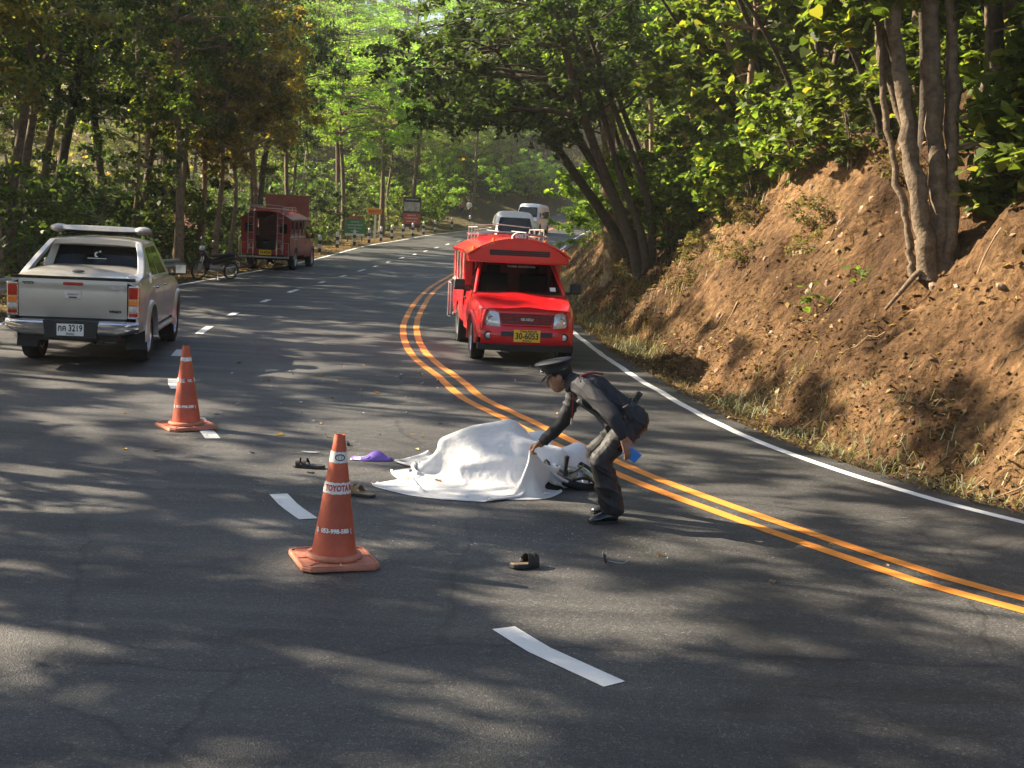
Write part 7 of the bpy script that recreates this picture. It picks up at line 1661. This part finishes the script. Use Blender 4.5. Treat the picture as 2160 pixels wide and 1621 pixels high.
# ---- footwear and wreckage on the road
M_SOLE = mat('dark_rubber_sole', (0.02, 0.02, 0.02), 0.7, 0, var=0.2, scale=30)
M_STRAP = mat('black_strap', (0.016, 0.014, 0.014), 0.5, 0, var=0.2, scale=30)
M_TAN = mat('tan_suede', (0.20, 0.13, 0.065), 0.8, 0, var=0.2, scale=25)
M_FOOTBED = mat('worn_footbed', (0.34, 0.24, 0.14), 0.7, 0, var=0.2, scale=15)
M_PURPLE = mat('purple_plastic', (0.17, 0.10, 0.42), 0.4, 0, var=0.1, scale=8)
def sandal(name, label, loc, rz, L, W, sole, bed, strap, tilt=(0, 0), strap_h=0.07, two=True):
    o = empty(name, loc); o.rotation_euler = (tilt[0], tilt[1], rz); tag(o, label, 'sandal')
    out = []
    for t in np.linspace(0, 1, 11): out.append((L * (t - 0.5), W * 0.5 * (0.62 + 0.38 * math.sin(math.pi * (0.2 + 0.62 * t))) * (1 if 0.03 < t < 0.97 else 0.6)))
    poly = out + [(x, -y * 0.92) for x, y in reversed(out)]
    q = MB(); q.prism(poly, 'z', 0.0, 0.024); q.build('sole', sole, o, bevel=0.004)
    q = MB(); q.prism([(x * 0.95, y * 0.92) for x, y in poly], 'z', 0.0235, 0.031); q.build('footbed', bed, o, bevel=0.003)
    for k, (xc, wd) in enumerate(((0.10 * L, 0.055), (0.30 * L, 0.045)) if two else ((0.18 * L, 0.075),)):
        q = MB(); rows = []
        for a in np.linspace(0, math.pi, 11):
            yy = math.cos(a) * W * 0.5; zz = 0.015 + strap_h * math.sin(a) ** 0.8
            rows.append([(xc - wd / 2 + 0.02 * math.sin(a), yy, zz), (xc + wd / 2 + 0.01 * math.sin(a), yy * 0.97, zz * 0.92), (xc + wd / 2 + 0.01 * math.sin(a), yy * 0.94, zz * 0.92 - 0.005), (xc - wd / 2 + 0.02 * math.sin(a), yy * 0.97, zz - 0.005)])
        q.loft(rows); q.build('strap', strap, o, angle=50)
    q = MB(); q.box((0.02 * L, W * 0.42, 0.045), (0.022, 0.01, 0.018)); q.build('buckle', M_STEEL, o, bevel=0.003)
    return o
sandal('sandal', 'black flat sandal with broad straps lying upright near the white shard', (-1.76, 11.15, 0.0), 3.05, 0.285, 0.105, M_SOLE, M_STRAP, M_STRAP, (0, 0), 0.075)
sandal('sandal', 'tan suede sandal touching the pointed corner of the white sheet', (-1.17, 10.12, 0.0), 2.7, 0.24, 0.11, M_SOLE, M_FOOTBED, M_TAN, (0.05, -0.03), 0.07)
sandal('sandal', 'dark sandal with open straps and worn footbed lying alone on the road', (0.14, 8.19, 0.0), 0.55, 0.20, 0.11, M_SOLE, M_FOOTBED, M_STRAP, (-0.12, 0.06), 0.085, True)
# striped shoe half under the sheet
o = empty('striped_shoe', (-0.75, 11.19, 0.0), 0.15); tag(o, 'black and white shoe lying half under the edge of the white sheet', 'shoe')
q = MB(); q.loft([[(x, w * math.cos(a), 0.05 + h * math.sin(a)) for a in np.linspace(0, 2 * math.pi, 13)[:-1]] for x, w, h in ((-0.11, 0.02, 0.02), (-0.09, 0.045, 0.04), (0.0, 0.05, 0.045), (0.1, 0.045, 0.05), (0.16, 0.02, 0.04))]); q.build('upper', M_POSTW, o)
q = MB(); q.loft([[(x, w * k, z) for k, z in ((-1, 0.0), (1, 0.0), (1, 0.022), (-1, 0.022))] for x, w in ((-0.125, 0.02), (-0.09, 0.05), (0.0, 0.055), (0.1, 0.05), (0.17, 0.02))]); q.build('sole', M_SOLE, o, bevel=0.005)
for k in range(4): q = MB(); q.tube([(-0.07 + k * 0.035, 0.05 * math.cos(a), 0.05 + 0.047 * math.sin(a)) for a in np.linspace(-0.2, 3.3, 9)], 0.004, 5); q.build('stripe', M_STRAP, o)
# purple fairing panel with white print
o = empty('purple_panel', (-1.27, 11.68, 0.0), 0.05); tag(o, 'curved purple plastic fairing panel with white print lying on the road', 'fairing panel')
q = MB(); rows = []
for t in np.linspace(0, 1, 13):
    x = -0.19 + 0.38 * t; hh = 0.015 + 0.075 * math.exp(-((t - 0.62) / 0.22) ** 2) ; wd = 0.05 + 0.05 * math.sin(math.pi * min(1, t * 0.9 + 0.1))
    rows.append([(x, -wd, 0.008), (x, -wd * 0.5, hh * 0.55 + 0.006), (x, 0.0, hh), (x + 0.01, wd * 0.6, hh * 0.9), (x + 0.015, wd, 0.012)])
q.grid(rows, flip=True); p = q.build('shell', M_PURPLE, o, angle=60); sm_ = p.modifiers.new('t', 'SOLIDIFY'); sm_.thickness = 0.004
q = MB(); q.grid([[(a[0], a[1], a[2] + 0.0035) for a in r[:3]] for r in rows[1:4]], flip=True); q.build('print', M_WHITEINK, p)
q = MB(); q.tube([(-0.10, -0.06, 0.03), (-0.05, -0.065, 0.035), (-0.02, -0.05, 0.05)], 0.006, 5); q.build('print', M_WHITEINK, p)
# spectacles
o = empty('spectacles', (0.73, 8.42, 0.0), 0.3); tag(o, 'pair of dark glasses lying folded open on the road', 'glasses')
for k in (-1, 1):
    q = MB(); q.lathe([(0.024, 0.0), (0.024, 0.004), (0.020, 0.006), (0.001, 0.006)], 18, Matrix.Translation((-0.05 + 0.012 * k, 0.033 * k, 0.03)) @ Matrix.Rotation(math.radians(80), 4, 'Y')); q.build('lens', M_GLOSSBLACK, o)
q = MB(); q.tube([(-0.045, -0.055, 0.03), (0.03, -0.05, 0.012), (0.07, -0.045, 0.008), (0.10, -0.042, 0.022)], 0.003, 5); q.build('temple', M_STEEL, o)
q = MB(); q.tube([(-0.045, 0.055, 0.03), (-0.045, 0.06, 0.055), (-0.04, 0.058, 0.07)], 0.003, 5); q.build('temple', M_STEEL, o)
# shards
M_SHARDW = mat('white_shard', (0.66, 0.66, 0.64), 0.35); M_SHARDB = mat('black_shard', (0.015, 0.015, 0.016), 0.35); M_SHARDC = mat('clear_shard', (0.45, 0.47, 0.48), 0.12, 0.2)
def shard(x, y, s, mat_, label, group=None, h=0.25, seed=0, name='broken_shard', cat='shard'):
    r_ = np.random.default_rng(seed); n = int(r_.integers(4, 7)); a = np.sort(r_.uniform(0, 6.28, n)); rr = s * r_.uniform(0.45, 1.0, n)
    q = MB(); q.prism([(rr[i] * math.cos(a[i]), rr[i] * math.sin(a[i]) * 0.55) for i in range(n)], 'z', 0, s * h * 0.3)
    q.v = [(v[0], v[1], v[2] + 0.5 * h * v[0] * v[0] / s + 0.001) for v in q.v]
    o = q.build(name, mat_, None, smooth=False); o.location = (x, y, 0.001); o.rotation_euler = (r_.normal(0, 0.08), r_.normal(0, 0.08), r_.uniform(0, 6.28)); return tag(o, label, cat, group)
q = MB(); q.loft([[(x, y_ - 0.6 * x * x * 6 * 0.1, 0.004 + 0.9 * x * x + z) for y_, z in ((-w_, 0), (w_, 0), (w_, 0.006), (-w_, 0.006))] for x, w_ in ((-0.085, 0.004), (-0.05, 0.014), (0.0, 0.02), (0.05, 0.014), (0.085, 0.004))]); o = q.build('curved_trim', M_SHARDW, None, angle=50); o.location = (-1.86, 11.86, 0); tag(o, 'curved white trim piece lying beyond the black sandal', 'shard')
shard(-1.70, 10.92, 0.06, M_SHARDB, 'flat black shard lying in front of the black sandal', None, 0.4, 3)
shard(-0.87, 10.88, 0.035, M_SHARDC, 'pale shard between the shoe and the tip of the sheet', None, 0.6, 4)
shard(-1.57, 12.35, 0.055, M_SHARDB, 'lumpy black fragment beyond the top of the near cone', None, 1.2, 5)
GD = 'small wreckage scattered on the asphalt'
for k in range(46):
    t = rg.uniform(); x = -3.2 + 3.0 * rg.uniform() - 0.9 * t; y = 10.8 + 7.5 * t ** 0.8 + rg.normal(0, 0.5)
    b = k % 3
    shard(x, y, rg.uniform(0.015, 0.04), (M_SHARDB, M_SHARDW, M_SHARDC)[b], ('tiny black plastic fragment scattered on the asphalt', 'tiny white plastic fragment scattered on the asphalt', 'tiny clear glass fragment scattered on the asphalt')[b], GD, rg.uniform(0.3, 1.2), 100 + k)
q = MB(); q.add([tuple(v * np.array([1, 1, 2.2])) for v in RHOMB], [(0, 1, 2, 3)]); lme = q.mesh('fallen_leaf', False); lme.materials.append(M_LITTER)
for k in range(56):
    if k < 36: x, y = rg.uniform(-4.2, 0.6), rg.uniform(11.5, 22)
    else: x, y = rg.uniform(-2.2, 3.6), rg.uniform(8, 14)
    o = bpy.data.objects.new('fallen_leaf', lme); col.objects.link(o); s = rg.uniform(0.05, 0.11); o.scale = (s, s, s); o.location = (x, y, 0.008); o.rotation_euler = (rg.normal(0, 0.15), rg.normal(0, 0.15), rg.uniform(0, 6.28))
    tag(o, 'dry yellow brown leaf fallen on the asphalt', 'leaf', 'fallen leaves on the road')
# crumbs of broken glass and grit that nobody could count
n_ = 2600; t = rg.uniform(0, 1, n_); x = -1.4 + rg.normal(0, 0.9, n_) - 1.2 * t; y = 10.2 + 7 * t ** 1.5 + rg.normal(0, 0.45, n_)
x[:900] = rg.normal(-0.1, 0.7, 900); y[:900] = rg.normal(9.0, 0.35, 900)
V, F = leaf_cloud(rg, np.c_[x, y, np.full(n_, 0.003)], 0.010, 0.3); tag(link('glass_crumbs', np_mesh('glass_crumbs', V, F), M_SHARDC), 'pale crumbs of broken glass and grit strewn over the asphalt', 'glass', kind='stuff')
# ------------------------------------------------------------------ thin morning haze
mh = bpy.data.materials.new('haze'); mh.use_nodes = True
hn = mh.node_tree.nodes; hn.remove(hn['Principled BSDF'])
pv = hn.new('ShaderNodeVolumePrincipled'); pv.inputs['Color'].default_value = (0.93, 0.95, 0.90, 1); pv.inputs['Density'].default_value = 0.00042; pv.inputs['Anisotropy'].default_value = 0.3
mh.node_tree.links.new(pv.outputs[0], hn['Material Output'].inputs['Volume'])
q = MB(); q.box((0, 150, 22), (900, 980, 70)); hz = q.build('haze', mh, None, smooth=False); tag(hz, 'thin sunlit haze in the air over the road', 'haze', kind='stuff')
